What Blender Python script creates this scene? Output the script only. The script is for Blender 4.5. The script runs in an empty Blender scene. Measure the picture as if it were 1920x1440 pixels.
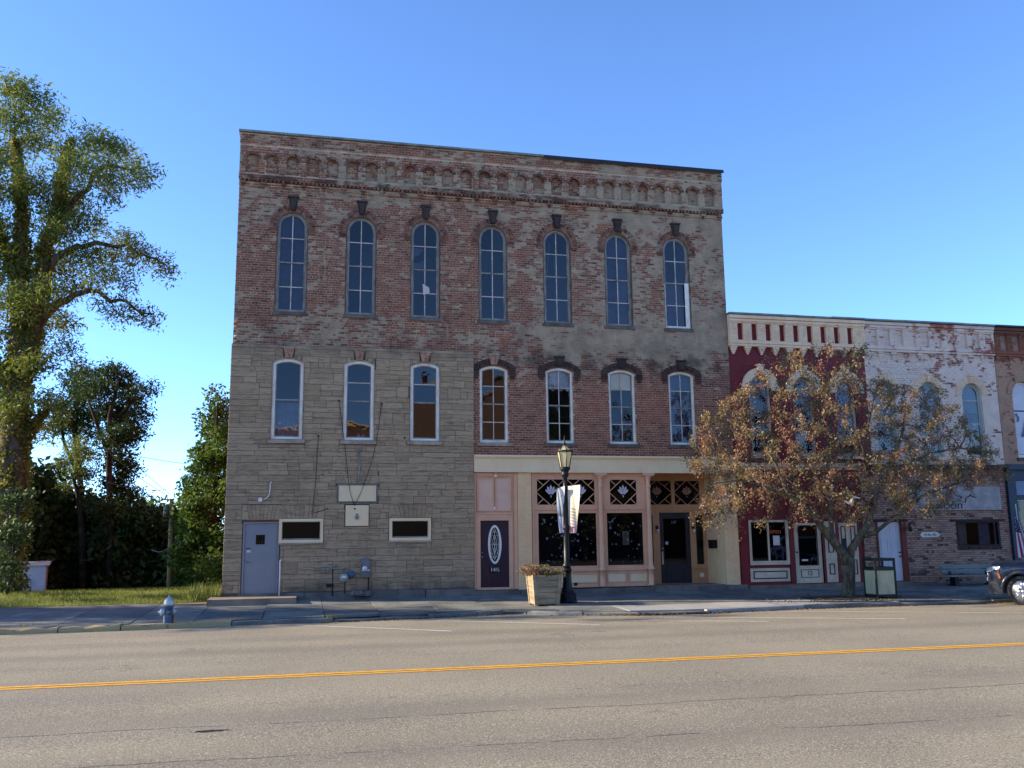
import bpy, bmesh, math, random
import numpy as np
from math import sin, cos, pi, radians, sqrt, atan2, asin
from mathutils import Vector, Matrix
from mathutils.geometry import delaunay_2d_cdt
random.seed(7); RS = np.random.RandomState(11)
S = bpy.context.scene
COL = S.collection

# ---------------------------------------------------------------- camera
FPX = 1700.0                       # focal length in pixels of a 1920 px wide picture
YAW, PIT, ROL = [radians(a) for a in (13.0083, 9.5262, 0.6408)]
EYE = 1.62
CX, CY = -29.0 * sin(YAW), -29.0 * cos(YAW)
def ray(u, w):
    a = (u - 960) / FPX; b = (720 - w) / FPX
    x = a * cos(ROL) + b * sin(ROL); uu = -a * sin(ROL) + b * cos(ROL)
    y = cos(PIT) - uu * sin(PIT); z = sin(PIT) + uu * cos(PIT)
    return Vector((x * cos(YAW) + y * sin(YAW), -x * sin(YAW) + y * cos(YAW), z))
def F(u, w, Y=0.0):                # pixel -> point on the upright plane y = Y
    d = ray(u, w); t = (Y - CY) / d.y
    return Vector((CX + t * d.x, Y, EYE + t * d.z))
def pxm(Y):                        # metres per photo pixel at depth Y
    return (Y - CY) / FPX * 1.02
cd = bpy.data.cameras.new('camera'); cam = bpy.data.objects.new('camera', cd); COL.objects.link(cam)
cd.sensor_width = 36; cd.lens = FPX / 1920 * 36; cd.clip_end = 3000; cd.clip_start = 0.1
f0 = ray(960, 720); R0 = ray(960 + FPX, 720) - f0; U0 = ray(960, 720 - FPX) - f0
mw = Matrix((R0, U0, -f0)).transposed().to_4x4(); mw.translation = (CX, CY, EYE)
cam.matrix_world = mw
S.camera = cam

# ---------------------------------------------------------------- light
SUN_EL = radians(21); SUN_AZ = radians(-75.8)     # azimuth clockwise from +Y: low sun from the left, a little behind the row
sdir = Vector((sin(SUN_AZ) * cos(SUN_EL), cos(SUN_AZ) * cos(SUN_EL), sin(SUN_EL)))
W = bpy.data.worlds.new("World"); S.world = W; W.use_nodes = True
wn = W.node_tree; wn.nodes.clear()
sky = wn.nodes.new('ShaderNodeTexSky'); sky.sky_type = 'NISHITA'; sky.sun_disc = False
sky.sun_elevation = SUN_EL; sky.sun_rotation = SUN_AZ
sky.air_density = 0.65; sky.dust_density = 0.05; sky.ozone_density = 5.2; sky.altitude = 1200
bg = wn.nodes.new('ShaderNodeBackground'); bg.inputs[1].default_value = 0.15
wo = wn.nodes.new('ShaderNodeOutputWorld')
wn.links.new(sky.outputs[0], bg.inputs[0]); wn.links.new(bg.outputs[0], wo.inputs[0])
sl = bpy.data.lights.new('sun', 'SUN'); so = bpy.data.objects.new('sun', sl); COL.objects.link(so)
sl.energy = 3.9; sl.angle = radians(0.5); sl.color = (1.0, 0.86, 0.65)
so.rotation_euler = sdir.to_track_quat('Z', 'Y').to_euler()
S.view_settings.view_transform = 'Standard'; S.view_settings.look = 'None'
S.view_settings.gamma = 1; S.view_settings.use_curve_mapping = False
S.view_settings.exposure = 1.66
S.cycles.transparent_max_bounces = 24; S.cycles.max_bounces = 8

# ---------------------------------------------------------------- object helpers
def tag(o, label=None, cat=None, group=None, kind=None):
    for k, v in (('label', label), ('category', cat), ('group', group), ('kind', kind)):
        if v: o[k] = v
    return o
def empty(name, loc, label, cat, group=None, rz=0):
    o = bpy.data.objects.new(name, None); COL.objects.link(o)
    o.location = loc; o.rotation_euler = (0, 0, rz); o.empty_display_size = 0.2
    return tag(o, label, cat, group)
def link(name, me, parent=None, loc=(0, 0, 0), local=False):
    o = bpy.data.objects.new(name, me); COL.objects.link(o); o.location = loc
    if parent is not None:
        o.parent = parent
        if not local:
            acc = Vector((0, 0, 0)); p = parent
            while p is not None:
                acc += Vector(p.matrix_parent_inverse.translation) + Vector(p.location); p = p.parent
            o.matrix_parent_inverse = Matrix.Translation(-acc)
    return o
def mesh_np(name, verts, faces_flat, loop_tot, mat, attr=None, smooth=False):
    me = bpy.data.meshes.new(name)
    nv, nf = len(verts), len(loop_tot)
    me.vertices.add(nv); me.vertices.foreach_set('co', np.asarray(verts, dtype=np.float32).ravel())
    me.loops.add(len(faces_flat)); me.loops.foreach_set('vertex_index', np.asarray(faces_flat, dtype=np.int32))
    me.polygons.add(nf)
    lt = np.asarray(loop_tot, dtype=np.int32); ls = np.concatenate([[0], np.cumsum(lt)[:-1]]).astype(np.int32)
    me.polygons.foreach_set('loop_start', ls); me.polygons.foreach_set('loop_total', lt)
    if smooth: me.polygons.foreach_set('use_smooth', np.ones(nf, dtype=bool))
    if attr is not None:
        a = me.attributes.new('rnd', 'FLOAT', 'FACE'); a.data.foreach_set('value', np.asarray(attr, dtype=np.float32))
    me.update(calc_edges=True)
    for m in (mat if isinstance(mat, (list, tuple)) else [mat]): me.materials.append(m)
    return me
class MB:
    def __init__(s): s.v = []; s.f = []; s.r = []; s.m = []; s.sm = []
    def add(s, vs, fs, r=None, mi=0, sm=False):
        b = len(s.v); s.v += [tuple(v) for v in vs]
        if r is None: r = random.random()
        for f in fs: s.f.append([b + i for i in f]); s.r.append(r); s.m.append(mi); s.sm.append(sm)
        return s
    def box(s, x0, x1, y0, y1, z0, z1, r=None, mi=0, back=True, jit=0):
        vs = [(x0, y0, z0), (x1, y0, z0), (x1, y0, z1), (x0, y0, z1), (x0, y1, z0), (x1, y1, z0), (x1, y1, z1), (x0, y1, z1)]
        if jit: vs = [(x + random.uniform(-jit, jit), y + random.uniform(-jit, jit), z + random.uniform(-jit, jit)) for x, y, z in vs]
        fs = [(0, 1, 2, 3), (1, 5, 6, 2), (4, 0, 3, 7), (3, 2, 6, 7), (4, 5, 1, 0)]
        if back: fs.append((5, 4, 7, 6))
        return s.add(vs, fs, r, mi)
    def cbox(s, c, d, r=None, mi=0, M=None):
        x, y, z = c; a, b, e = d[0] / 2, d[1] / 2, d[2] / 2
        vs = [(-a, -b, -e), (a, -b, -e), (a, -b, e), (-a, -b, e), (-a, b, -e), (a, b, -e), (a, b, e), (-a, b, e)]
        if M is not None: vs = [M @ Vector(v) for v in vs]
        vs = [(v[0] + x, v[1] + y, v[2] + z) for v in vs]
        return s.add(vs, [(0, 1, 2, 3), (1, 5, 6, 2), (4, 0, 3, 7), (3, 2, 6, 7), (4, 5, 1, 0), (5, 4, 7, 6)], r, mi)
    def prism(s, pts, y0, y1, r=None, mi=0):       # pts (x,z) anticlockwise seen from -y
        n = len(pts)
        vs = [(x, y0, z) for x, z in pts] + [(x, y1, z) for x, z in pts]
        fs = [tuple(range(n)), tuple(range(2 * n - 1, n - 1, -1))] + [(i, n + i, n + (i + 1) % n, (i + 1) % n) for i in range(n)]
        return s.add(vs, fs, r, mi)
    def quad(s, a, b, c, d, r=None, mi=0): return s.add([a, b, c, d], [(0, 1, 2, 3)], r, mi)
    def tube(s, pts, rad, n=8, r=None, mi=0, caps=True, sm=True):
        pts = [Vector(p) for p in pts]; k = len(pts)
        if not isinstance(rad, (list, tuple)): rad = [rad] * k
        vs = []; up = None
        for i, p in enumerate(pts):
            t = (pts[min(i + 1, k - 1)] - pts[max(i - 1, 0)])
            t = t.normalized() if t.length > 1e-9 else Vector((0, 0, 1))
            if up is None:
                up = t.orthogonal().normalized()
            up = (up - t * up.dot(t)); up = up.normalized() if up.length > 1e-6 else t.orthogonal().normalized()
            w = t.cross(up)
            for j in range(n):
                a = 2 * pi * j / n; vs.append(p + (up * cos(a) + w * sin(a)) * rad[i])
        fs = [(i * n + j, i * n + (j + 1) % n, (i + 1) * n + (j + 1) % n, (i + 1) * n + j) for i in range(k - 1) for j in range(n)]
        if r is None: r = random.random()
        s.add(vs, fs, r, mi, sm)
        if caps:
            b = len(s.v) - len(vs)
            s.f.append([b + j for j in range(n)][::-1]); s.f.append([b + (k - 1) * n + j for j in range(n)])
            s.r += [r, r]; s.m += [mi, mi]; s.sm += [False, False]
        return s
    def lathe(s, c, prof, n=16, r=None, mi=0, sm=True, axis='z', squash=(1, 1)):   # prof [(radius, height)]
        vs = []; k = len(prof)
        for rr, h in prof:
            for j in range(n):
                a = 2 * pi * (j + .5) / n; p = (rr * cos(a) * squash[0], rr * sin(a) * squash[1], h)
                if axis == 'x': p = (p[2], p[0], p[1])
                if axis == 'y': p = (p[0], p[2], p[1])
                vs.append((c[0] + p[0], c[1] + p[1], c[2] + p[2]))
        fs = [(i * n + j, i * n + (j + 1) % n, (i + 1) * n + (j + 1) % n, (i + 1) * n + j) for i in range(k - 1) for j in range(n)]
        fs += [tuple(range(n))[::-1], tuple((k - 1) * n + j for j in range(n))]
        if axis == 'y': fs = [f[::-1] for f in fs]
        return s.add(vs, fs, r, mi, sm)
    def panel(s, outer, holes, y0, y1, r=0.5, mi=0):    # wall sheet in the xz plane with holes, front at y0, thickness to y1
        loops = [outer] + holes
        pts = [p for L in loops for p in L]; ed = []; o_ = 0
        for L in loops: ed += [(o_ + i, o_ + (i + 1) % len(L)) for i in range(len(L))]; o_ += len(L)
        res = delaunay_2d_cdt([Vector(p) for p in pts], ed, [], 0, 1e-6)
        def ins(L, x, z):
            c = False; j = len(L) - 1
            for i in range(len(L)):
                (a, b_), (p, q) = L[i], L[j]
                if (b_ > z) != (q > z) and x < (p - a) * (z - b_) / (q - b_) + a: c = not c
                j = i
            return c
        b = len(s.v); nv_ = len(res[0]); s.v += [(p.x, y0, p.y) for p in res[0]]
        for t in res[2]:
            P_ = [res[0][i] for i in t]; cx_ = sum(p.x for p in P_) / 3; cz_ = sum(p.y for p in P_) / 3
            if not ins(outer, cx_, cz_) or any(ins(h, cx_, cz_) for h in holes): continue
            cr = (P_[1] - P_[0]).cross(P_[2] - P_[0])
            if abs(cr) < 1e-12: continue
            s.f.append([b + i for i in (t if cr > 0 else t[::-1])]); s.r.append(r); s.m.append(mi); s.sm.append(False)
        b = len(s.v); s.v += [(x, y0, z) for x, z in pts]
        s.v += [(x, y1, z) for x, z in pts]; n = len(pts); off = 0
        for L in loops:
            m_ = len(L)
            for i in range(m_):
                p, q = b + off + i, b + off + (i + 1) % m_
                s.f.append([p, p + n, q + n, q]); s.r.append(r); s.m.append(mi); s.sm.append(False)
            off += m_
        return s
    def build(s, name, mat, parent=None, loc=(0, 0, 0), local=False, kind=None, label=None, smooth=False):
        me = mesh_np(name, s.v, [i for f in s.f for i in f], [len(f) for f in s.f], mat, s.r)
        me.polygons.foreach_set('use_smooth', [bool(x) or smooth for x in s.sm])
        if isinstance(mat, (list, tuple)): me.polygons.foreach_set('material_index', s.m)
        o = link(name, me, parent, loc, local)
        if kind: o['kind'] = kind
        if label: o['label'] = label
        return o

# ---------------------------------------------------------------- node helpers
TONE = [1.0, 1.0, 1.0]               # warm cast put into the facade colours to offset blue skylight in shade
def srgb(r, g, b):
    f = lambda c: (c / 255 / 12.92) if c / 255 <= .04045 else ((c / 255 + .055) / 1.055) ** 2.4
    return (min(.86, f(r) * TONE[0]), min(.84, f(g) * TONE[1]), min(.82, f(b) * TONE[2]), 1)
class NT:
    def __init__(s, name):
        s.mat = bpy.data.materials.new(name); s.mat.use_nodes = True; s.nt = s.mat.node_tree; s.nt.nodes.clear()
        s.out = s.nt.nodes.new('ShaderNodeOutputMaterial')
        g = s.nt.nodes.new('ShaderNodeNewGeometry'); s.pos = g.outputs['Position']
        s.sep = s.node('ShaderNodeSeparateXYZ', {0: s.pos}); s.X, s.Y, s.Z = [V(s, s.sep.outputs[i]) for i in range(3)]
    def node(s, t, ins={}, **props):
        n = s.nt.nodes.new(t)
        for k, v in props.items(): setattr(n, k, v)
        for k, v in ins.items(): s.set(n.inputs[k], v)
        return n
    def set(s, sock, v):
        if isinstance(v, V): v = v.s
        if isinstance(v, bpy.types.NodeSocket): s.nt.links.new(v, sock)
        else: sock.default_value = v
    def math(s, op, a, b=0.0, c=0.0, clamp=False):
        return V(s, s.node('ShaderNodeMath', {0: a, 1: b, 2: c}, operation=op, use_clamp=clamp).outputs[0])
    def vec(s, stretch, src=None):
        return s.node('ShaderNodeVectorMath', {0: src or s.pos, 1: stretch}, operation='MULTIPLY').outputs[0]
    def noise(s, scale, detail=4, rough=.55, vec=None, dist=0.0, color=False):
        n = s.node('ShaderNodeTexNoise', {'Vector': vec or s.pos, 'Scale': scale, 'Detail': detail, 'Roughness': rough, 'Distortion': dist})
        return n.outputs['Color'] if color else V(s, n.outputs[0])
    def vor(s, scale, feature='F1', vec=None, rnd=1.0):
        n = s.node('ShaderNodeTexVoronoi', {'Vector': vec or s.pos, 'Scale': scale, 'Randomness': rnd}, feature=feature)
        return V(s, n.outputs['Distance'])
    def step(s, v, a, b, lo=0.0, hi=1.0):
        return V(s, s.node('ShaderNodeMapRange', {0: v, 1: a, 2: b, 3: lo, 4: hi}, interpolation_type='SMOOTHSTEP', clamp=True).outputs[0])
    def mix(s, f, a, b, blend='MIX'):
        n = s.node('ShaderNodeMix', {}, data_type='RGBA', blend_type=blend, clamp_factor=True)
        s.set(n.inputs[0], f); s.set(n.inputs[6], a); s.set(n.inputs[7], b); return n.outputs[2]
    def rnd(s):
        a = s.node('ShaderNodeAttribute', {}, attribute_name='rnd'); o = s.node('ShaderNodeObjectInfo')
        return s.math('FRACT', V(s, a.outputs['Fac']) + V(s, o.outputs['Random']) * 7.31)
    def hash(s, v, k): return s.math('FRACT', s.math('MULTIPLY', v, k))
    def bump(s, h, strength=.3, dist=.02):
        return s.node('ShaderNodeBump', {'Height': h, 'Strength': strength, 'Distance': dist}).outputs[0]
    def bsdf(s, color, rough=.8, normal=None, metal=0.0, spec=.5, **kw):
        ins = {'Base Color': color, 'Roughness': rough, 'Metallic': metal, 'Specular IOR Level': spec}
        if normal is not None: ins['Normal'] = normal
        ins.update(kw); n = s.node('ShaderNodeBsdfPrincipled', ins)
        return n.outputs[0]
    def fin(s, sh):
        s.nt.links.new(sh, s.out.inputs[0]); return s.mat
class V:
    def __init__(s, n, sock): s.n = n; s.s = sock
    def __add__(s, o): return s.n.math('ADD', s, o)
    __radd__ = __add__
    def __sub__(s, o): return s.n.math('SUBTRACT', s, o)
    def __rsub__(s, o): return s.n.math('SUBTRACT', o, s)
    def __mul__(s, o): return s.n.math('MULTIPLY', s, o)
    __rmul__ = __mul__
    def abs(s): return s.n.math('ABSOLUTE', s)
    def max(s, o): return s.n.math('MAXIMUM', s, o)
    def min(s, o): return s.n.math('MINIMUM', s, o)
    def clamp(s): return s.n.math('ADD', s, 0, clamp=True)

def pbr(name, c1, c2=None, scale=3.0, rough=.75, bump=.15, bscale=40, metal=0, stretch=(1, 1, 1), rv=.25, lo=.35, hi=.65, spec=.4, dirt=0.0, dirtcol=(60, 55, 48)):
    n = NT(name); v = n.vec(stretch)
    m = n.step(n.noise(scale, 6, .6, v), lo, hi)
    c = n.mix(m, srgb(*c1), srgb(*(c2 or c1)))
    r = n.rnd()
    c = n.mix(1.0, c, n.node('ShaderNodeCombineColor', {0: r * rv + (1 - rv / 2), 1: r * rv + (1 - rv / 2), 2: r * rv + (1 - rv / 2)}).outputs[0], 'MULTIPLY')
    if dirt:
        d = n.step(n.noise(scale * 2.3, 8, .7, n.vec((1, 1, .35))), .5, .75) * dirt
        c = n.mix(d, c, srgb(*dirtcol))
    nr = n.bump(n.noise(bscale, 5, .6, v), bump, .01) if bump else None
    return n.fin(n.bsdf(c, rough, nr, metal, spec))

TONE[:] = [1.24, .98, .84]
# ---------------------------------------------------------------- materials
def gauss(n, v, c, w):                # soft bump of half width w round c
    return n.step((v - c).abs(), w, 0.0)
def main_bias(n):
    b = n.step(n.X, -2, 6.5) * .135 * n.step(n.Z, 6.9, 8.4) - .018
    b = b + gauss(n, n.Z, 8.0, .9) * .085 + gauss(n, n.Z, 12.5, .7) * .05 + gauss(n, n.Z, 13.2, .5) * .09
    b = b - n.step(n.Z, 6.9, 5.8) * .13 - gauss(n, n.X, -3.9, 2.2) * .04 * n.step(n.Z, 9, 9.6)
    return b
def brick_pair(name, tones, paint, mortar, bias, soot=None, paint2=None):
    """brick and mortar materials that share one worn-paint mask; bias(n) gives the share of paint left, place by place"""
    out = []
    for kind in ('brick', 'mortar'):
        n = NT(name + '_' + kind); r = n.rnd()
        h = n.hash(r, 37.7)
        if kind == 'brick':
            c = n.mix(n.step(r, .15, .5), srgb(*tones[0]), srgb(*tones[1]))
            c = n.mix(n.step(h, .78, .98), c, srgb(*tones[2]))
            c = n.mix(n.step(n.noise(.45, 3), .52, .72) * .6, c, srgb(*tones[3]))
            c = n.mix(n.step(n.noise(60, 3), .45, .8) * .35, c, srgb(70, 55, 50))
        else:
            c = n.mix(n.step(n.noise(4, 5), .4, .65), srgb(*mortar), srgb(*[int(x * .78) for x in mortar]))
        m1 = n.noise(1.3, 9, .66, n.vec((1, 1, 1.15)), .3); m2 = n.noise(.33, 3, .5)
        jit = (n.hash(r, 11.3) - .5) * (.20 if kind == 'brick' else 0.0)
        edge = m1 + (m2 - .5) * .55 + jit + bias(n) + (.035 if kind == 'mortar' else 0)
        mask = n.step(edge, .505, .605)
        pc = n.mix(n.step(n.noise(2.1, 6, .65), .35, .7), srgb(*paint), srgb(*(paint2 or [int(x * .82) for x in paint])))
        c = n.mix(mask * ((.70 if bias is main_bias else .88) if kind == 'brick' else .9), c, pc)
        if bias is main_bias:
            dr = n.step(n.noise(2.2, 5, .65, n.vec((3.2, 1, .45))), .53, .63) * gauss(n, n.X, -5.95, .55) * gauss(n, n.Z, 10.1, 1.5)
            dr = dr.max(n.step(n.noise(1.9, 5, .65, n.vec((3.6, 1, .4))), .56, .66) * gauss(n, n.Z, 8.0, .7) * .7)
            c = n.mix(dr * .7, c, srgb(176, 168, 152))
        if soot is not None:
            c = n.mix(soot(n) * .8, c, srgb(46, 40, 36))
        nr = n.bump(n.noise(90, 4, .7), .35, .006)
        out.append(n.fin(n.bsdf(c, .9, nr, 0, .25)))
    return out
def main_soot(n):
    s = gauss(n, n.Z, 12.84, .17) * n.step(n.noise(2.2, 5), .38, .62)
    s = s.max(n.step(n.X, 6.9, 7.7) * n.step(n.noise(1.4, 5), .35, .7) * .5)
    s = s.max(gauss(n, n.Z, 7.35, .75) * n.step(n.X, -1.5, -.9) * n.step(n.noise(1.7, 5), .42, .66) * .85)
    s = s.max(n.step(n.Z, 13.9, 14.3) * n.step(n.noise(1.2, 5), .5, .68) * .8)
    s = s.max(n.step(n.Z, 10, 7.8) * n.step(n.noise(1.1, 6), .48, .62) * .3 * n.step(n.Z, 6.9, 7.5))
    return s
M_BRICK, M_MORTAR = brick_pair('weathered_red', [(110, 77, 64), (130, 92, 76), (86, 64, 56), (148, 88, 66)], (172, 166, 146), (190, 170, 150), main_bias, main_soot)
M_ARCHB, M_ARCHM = brick_pair('sooty_arch', [(104, 76, 66), (134, 98, 84), (70, 56, 52), (126, 86, 72)], (150, 146, 130), (186, 166, 148), lambda n: n.step(n.X, -4, 7) * .09 * n.step(n.Z, 8, 9) - .12, lambda n: n.step(n.noise(2.5, 5), .42, .7) * .6)
M_DARKB, M_DARKM = brick_pair('black_hood', [(62, 52, 50), (78, 62, 58), (48, 42, 42), (76, 56, 52)], (120, 110, 100), (120, 104, 96), lambda n: n.X * 0 - .3, None)
M_WBRICK, M_WMORTAR = brick_pair('peeling_white', [(128, 84, 76), (148, 98, 86), (100, 70, 66), (150, 92, 80)], (222, 214, 204), (196, 184, 174), lambda n: n.step(n.Z, 8.1, 7.6) * .02 + .155 - gauss(n, n.Z, 8.0, .2) * .06, None, (206, 198, 192))
M_TBRICK, M_TMORTAR = brick_pair('tan_painted', [(116, 76, 64), (132, 88, 74), (92, 66, 58), (118, 70, 60)], (174, 148, 128), (160, 136, 120), lambda n: n.step(n.Z, 8.2, 7.7) * .34 - .14, lambda n: n.step(n.Z, 8.4, 9.1) * .55, (160, 136, 118))
M_SBRICK, M_SMORTAR = brick_pair('saloon', [(150, 122, 112), (172, 146, 132), (84, 66, 62), (156, 110, 96)], (160, 146, 144), (106, 96, 90), lambda n: n.X * 0 - .08, lambda n: n.step(n.Z, .35, -.1) * .35)
M_RBRICK = pbr('red_paint', (112, 22, 24), (96, 18, 21), 1.2, .6, .3, 60, rv=.12, dirt=.25, dirtcol=(66, 24, 30))
M_CREAMB = pbr('cream_painted_masonry', (224, 202, 174), (210, 188, 160), 2.0, .75, .3, 50, rv=.12, dirt=.45, dirtcol=(120, 112, 98))
M_PIER = pbr('beige_painted_brick', (236, 198, 156), (228, 188, 148), 1.5, .7, .25, 30, rv=.08, dirt=.3, dirtcol=(150, 136, 112))
def stone_mat():
    n = NT('stone_veneer'); r = n.rnd()
    v = n.vec((1.0, 1, 6)); h = n.hash(r, 17.3)
    c = n.mix(n.step(r, .1, .9), srgb(147, 133, 109), srgb(163, 149, 124))
    c = n.mix(n.step(h, .6, .95) * .35, c, srgb(158, 142, 112))
    streak = n.noise(3.2, 7, .68, v, .8)
    c = n.mix(n.step(streak, .48, .66) * .7, c, srgb(98, 90, 80))
    c = n.mix(n.step(streak, .45, .3) * .35, c, srgb(188, 176, 154))
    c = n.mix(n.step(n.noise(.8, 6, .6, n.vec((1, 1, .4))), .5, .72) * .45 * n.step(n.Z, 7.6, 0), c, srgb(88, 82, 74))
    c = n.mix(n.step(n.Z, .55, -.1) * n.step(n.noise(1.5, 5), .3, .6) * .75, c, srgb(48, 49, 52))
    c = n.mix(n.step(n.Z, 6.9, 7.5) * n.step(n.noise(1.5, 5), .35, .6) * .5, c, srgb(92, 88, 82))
    nr = n.bump(n.noise(7, 8, .7, v, .6), .8, .02)
    return n.fin(n.bsdf(c, .88, nr, 0, .3))
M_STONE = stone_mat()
M_JOINT = pbr('dark_joint', (84, 80, 74), (66, 63, 60), 3, .9, .2)
M_FOUND = pbr('foundation_stone', (112, 112, 110), (82, 84, 86), 1.6, .9, .6, 12, dirt=.5, dirtcol=(50, 52, 54))
M_FRAME_G = pbr('weathered_blue_grey_paint', (150, 150, 146), (118, 118, 116), 3, .7, .3, 50, rv=.15, dirt=.4, dirtcol=(96, 92, 90))
M_FRAME_W = pbr('chipped_white_paint', (238, 234, 228), (208, 204, 198), 2.5, .65, .3, 50, rv=.08, dirt=.45, dirtcol=(140, 130, 120))
M_SASH = pbr('sash_grey', (142, 140, 136), (108, 106, 102), 4, .6, .2, rv=.1)
M_MUNT = pbr('muntin_pale', (196, 194, 188), (164, 160, 154), 4, .6, .1, rv=.1)
M_SILL = pbr('stone_sill', (104, 102, 96), (78, 78, 74), 3, .9, .5, 20, dirt=.5)
M_SILLW = pbr('pale_stone_sill', (168, 160, 146), (138, 130, 118), 3, .85, .5, 20, dirt=.4)
M_KEYD = pbr('dark_keystone', (62, 52, 48), (46, 40, 38), 3, .85, .4, 25)
M_KEYT = pbr('tan_keystone', (176, 152, 132), (142, 112, 92), 5, .85, .5, 25, dirt=.4, dirtcol=(96, 66, 52))
M_COPG = pbr('grey_green_coping', (124, 138, 134), (98, 110, 108), 3, .55, .2, dirt=.3)
M_COPB = pbr('black_coping', (30, 32, 36), (22, 24, 28), 3, .5, .2)
M_CREAM = pbr('cream_lintel_paint', (240, 208, 172), (232, 198, 164), 1.2, .6, .15, 30, rv=.04, dirt=.18, dirtcol=(150, 138, 116))
M_PINK = pbr('dusty_pink_paint', (208, 172, 142), (198, 162, 134), 1.5, .6, .12, 30, rv=.06, dirt=.15, dirtcol=(140, 110, 92))
M_PINKL = pbr('pale_pink_panel', (210, 182, 162), (200, 172, 152), 1.2, .6, .12, 25, rv=.04, dirt=.12, dirtcol=(150, 122, 106))
M_TANW = pbr('tan_wood_paint', (182, 148, 112), (168, 134, 100), 1.5, .6, .12, 30, rv=.05)
M_DOORB = pbr('steel_door_blue_grey', (126, 134, 144), (118, 126, 136), .8, .5, .05, 20, rv=.03, dirt=.12, dirtcol=(90, 94, 106))
M_PLUM = pbr('plum_door', (44, 22, 44), (38, 18, 38), 1, .4, .05, rv=.03)
M_BLACKD = pbr('charcoal_door', (40, 40, 46), (30, 30, 36), 1, .5, .1)
M_BLACK = pbr('black_metal', (22, 24, 26), (16, 17, 19), 6, .42, .15, 60, metal=.3, rv=.1)
M_WHITE = pbr('white_plastic', (222, 224, 228), (206, 208, 212), 2, .5, .05, rv=.05, dirt=.12)
M_STEEL = pbr('galvanised', (150, 156, 160), (120, 126, 132), 8, .45, .1, metal=.6)
M_GREENM = pbr('meter_green', (150, 170, 160), (130, 150, 140), 4, .5, .1)
M_GREYM = pbr('meter_grey', (104, 112, 120), (92, 100, 108), 4, .5, .1)
M_LETTER = pbr('ink_black', (24, 26, 34), None, 3, .6, 0, rv=0)
M_PAPER = pbr('paper', (200, 200, 202), (182, 184, 190), 5, .8, .1, rv=.05)
M_FROST = pbr('frosted_film', (136, 144, 160), (112, 120, 140), 20, .7, 0, rv=.2)
M_CURT = pbr('purple_grey_curtain', (112, 98, 120), (92, 82, 104), 3, .9, .1, rv=.1)
M_CURTW = pbr('pale_curtain', (176, 182, 186), (150, 156, 164), 4, .9, .1, rv=.1)
M_BLIND = pbr('cream_blind', (212, 212, 186), (200, 200, 172), 2, .8, .1)
M_PALEG = pbr('pale_green_shade', (164, 186, 184), (150, 170, 172), 2, .6, .05)
M_DARKIN = pbr('dark_interior', (30, 28, 28), (22, 21, 22), 1, .9, 0)
M_REDBROWN = pbr('rust_trim', (112, 52, 34), (96, 42, 30), 3, .7, .2)
M_DBROWN = pbr('dark_brown_trim', (52, 32, 28), (40, 26, 24), 3, .7, .2)
M_NAVY = pbr('navy_trim', (34, 50, 70), (28, 42, 62), 2, .5, .1, rv=.05)
M_LBLUE = pbr('light_blue_panel', (120, 142, 172), (110, 132, 162), 2, .6, .1, rv=.05)
M_OFFW = pbr('off_white_wood', (198, 190, 170), (180, 172, 154), 2, .6, .15, rv=.05, dirt=.25)
M_WDOOR = pbr('white_panel_door', (196, 204, 220), (184, 192, 208), 1, .5, .05, rv=.04, dirt=.1)
M_ORANGE = pbr('orange_print', (196, 92, 50), None, 3, .6, 0, rv=0)
M_CONC = pbr('step_concrete', (128, 122, 110), (98, 94, 88), 1.5, .9, .5, 25, dirt=.5, dirtcol=(70, 68, 66))
M_SIDEWALL = brick_pair('side_brick', [(110, 66, 56), (134, 80, 68), (80, 56, 50), (130, 76, 62)], (150, 146, 132), (150, 136, 126), lambda n: n.X * 0 - .1, None)[0]

def glass(name, k=1.0, ior=1.5, wav=.25, tint=(.9, .93, .95, 1), haze=0.0):
    n = NT(name)
    nr = n.bump(n.noise(1.6, 2, .5), wav, .02)
    fr = V(n, n.node('ShaderNodeFresnel', {'IOR': ior, 'Normal': nr}).outputs[0]) * k
    gl = n.node('ShaderNodeBsdfGlossy', {'Color': (1, 1, 1, 1), 'Roughness': .015, 'Normal': nr}).outputs[0]
    tr = n.node('ShaderNodeBsdfTransparent', {'Color': tint}).outputs[0]
    m = n.node('ShaderNodeMixShader', {0: fr, 1: tr, 2: gl}).outputs[0]
    if haze:
        d = n.node('ShaderNodeBsdfDiffuse', {'Color': srgb(150, 165, 185)}).outputs[0]
        m = n.node('ShaderNodeMixShader', {0: n.step(n.noise(1.5, 5), .3, .8) * haze, 1: m, 2: d}).outputs[0]
    return n.fin(m)
G_UP = glass('old_window_glass', 1.0, 1.60, .13, (.5, .55, .68, 1), 0)
G_CLR = glass('clear_window_glass', 1.0, 1.5, .2, (.93, .95, .97, 1), 0)
G_SHOP = glass('shop_glass', 1.0, 1.42, .05, (.42, .46, .55, 1), 0)
G_DARK = glass('tinted_glass', 1.0, 1.38, .05, (.25, .28, .34, 1))

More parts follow.
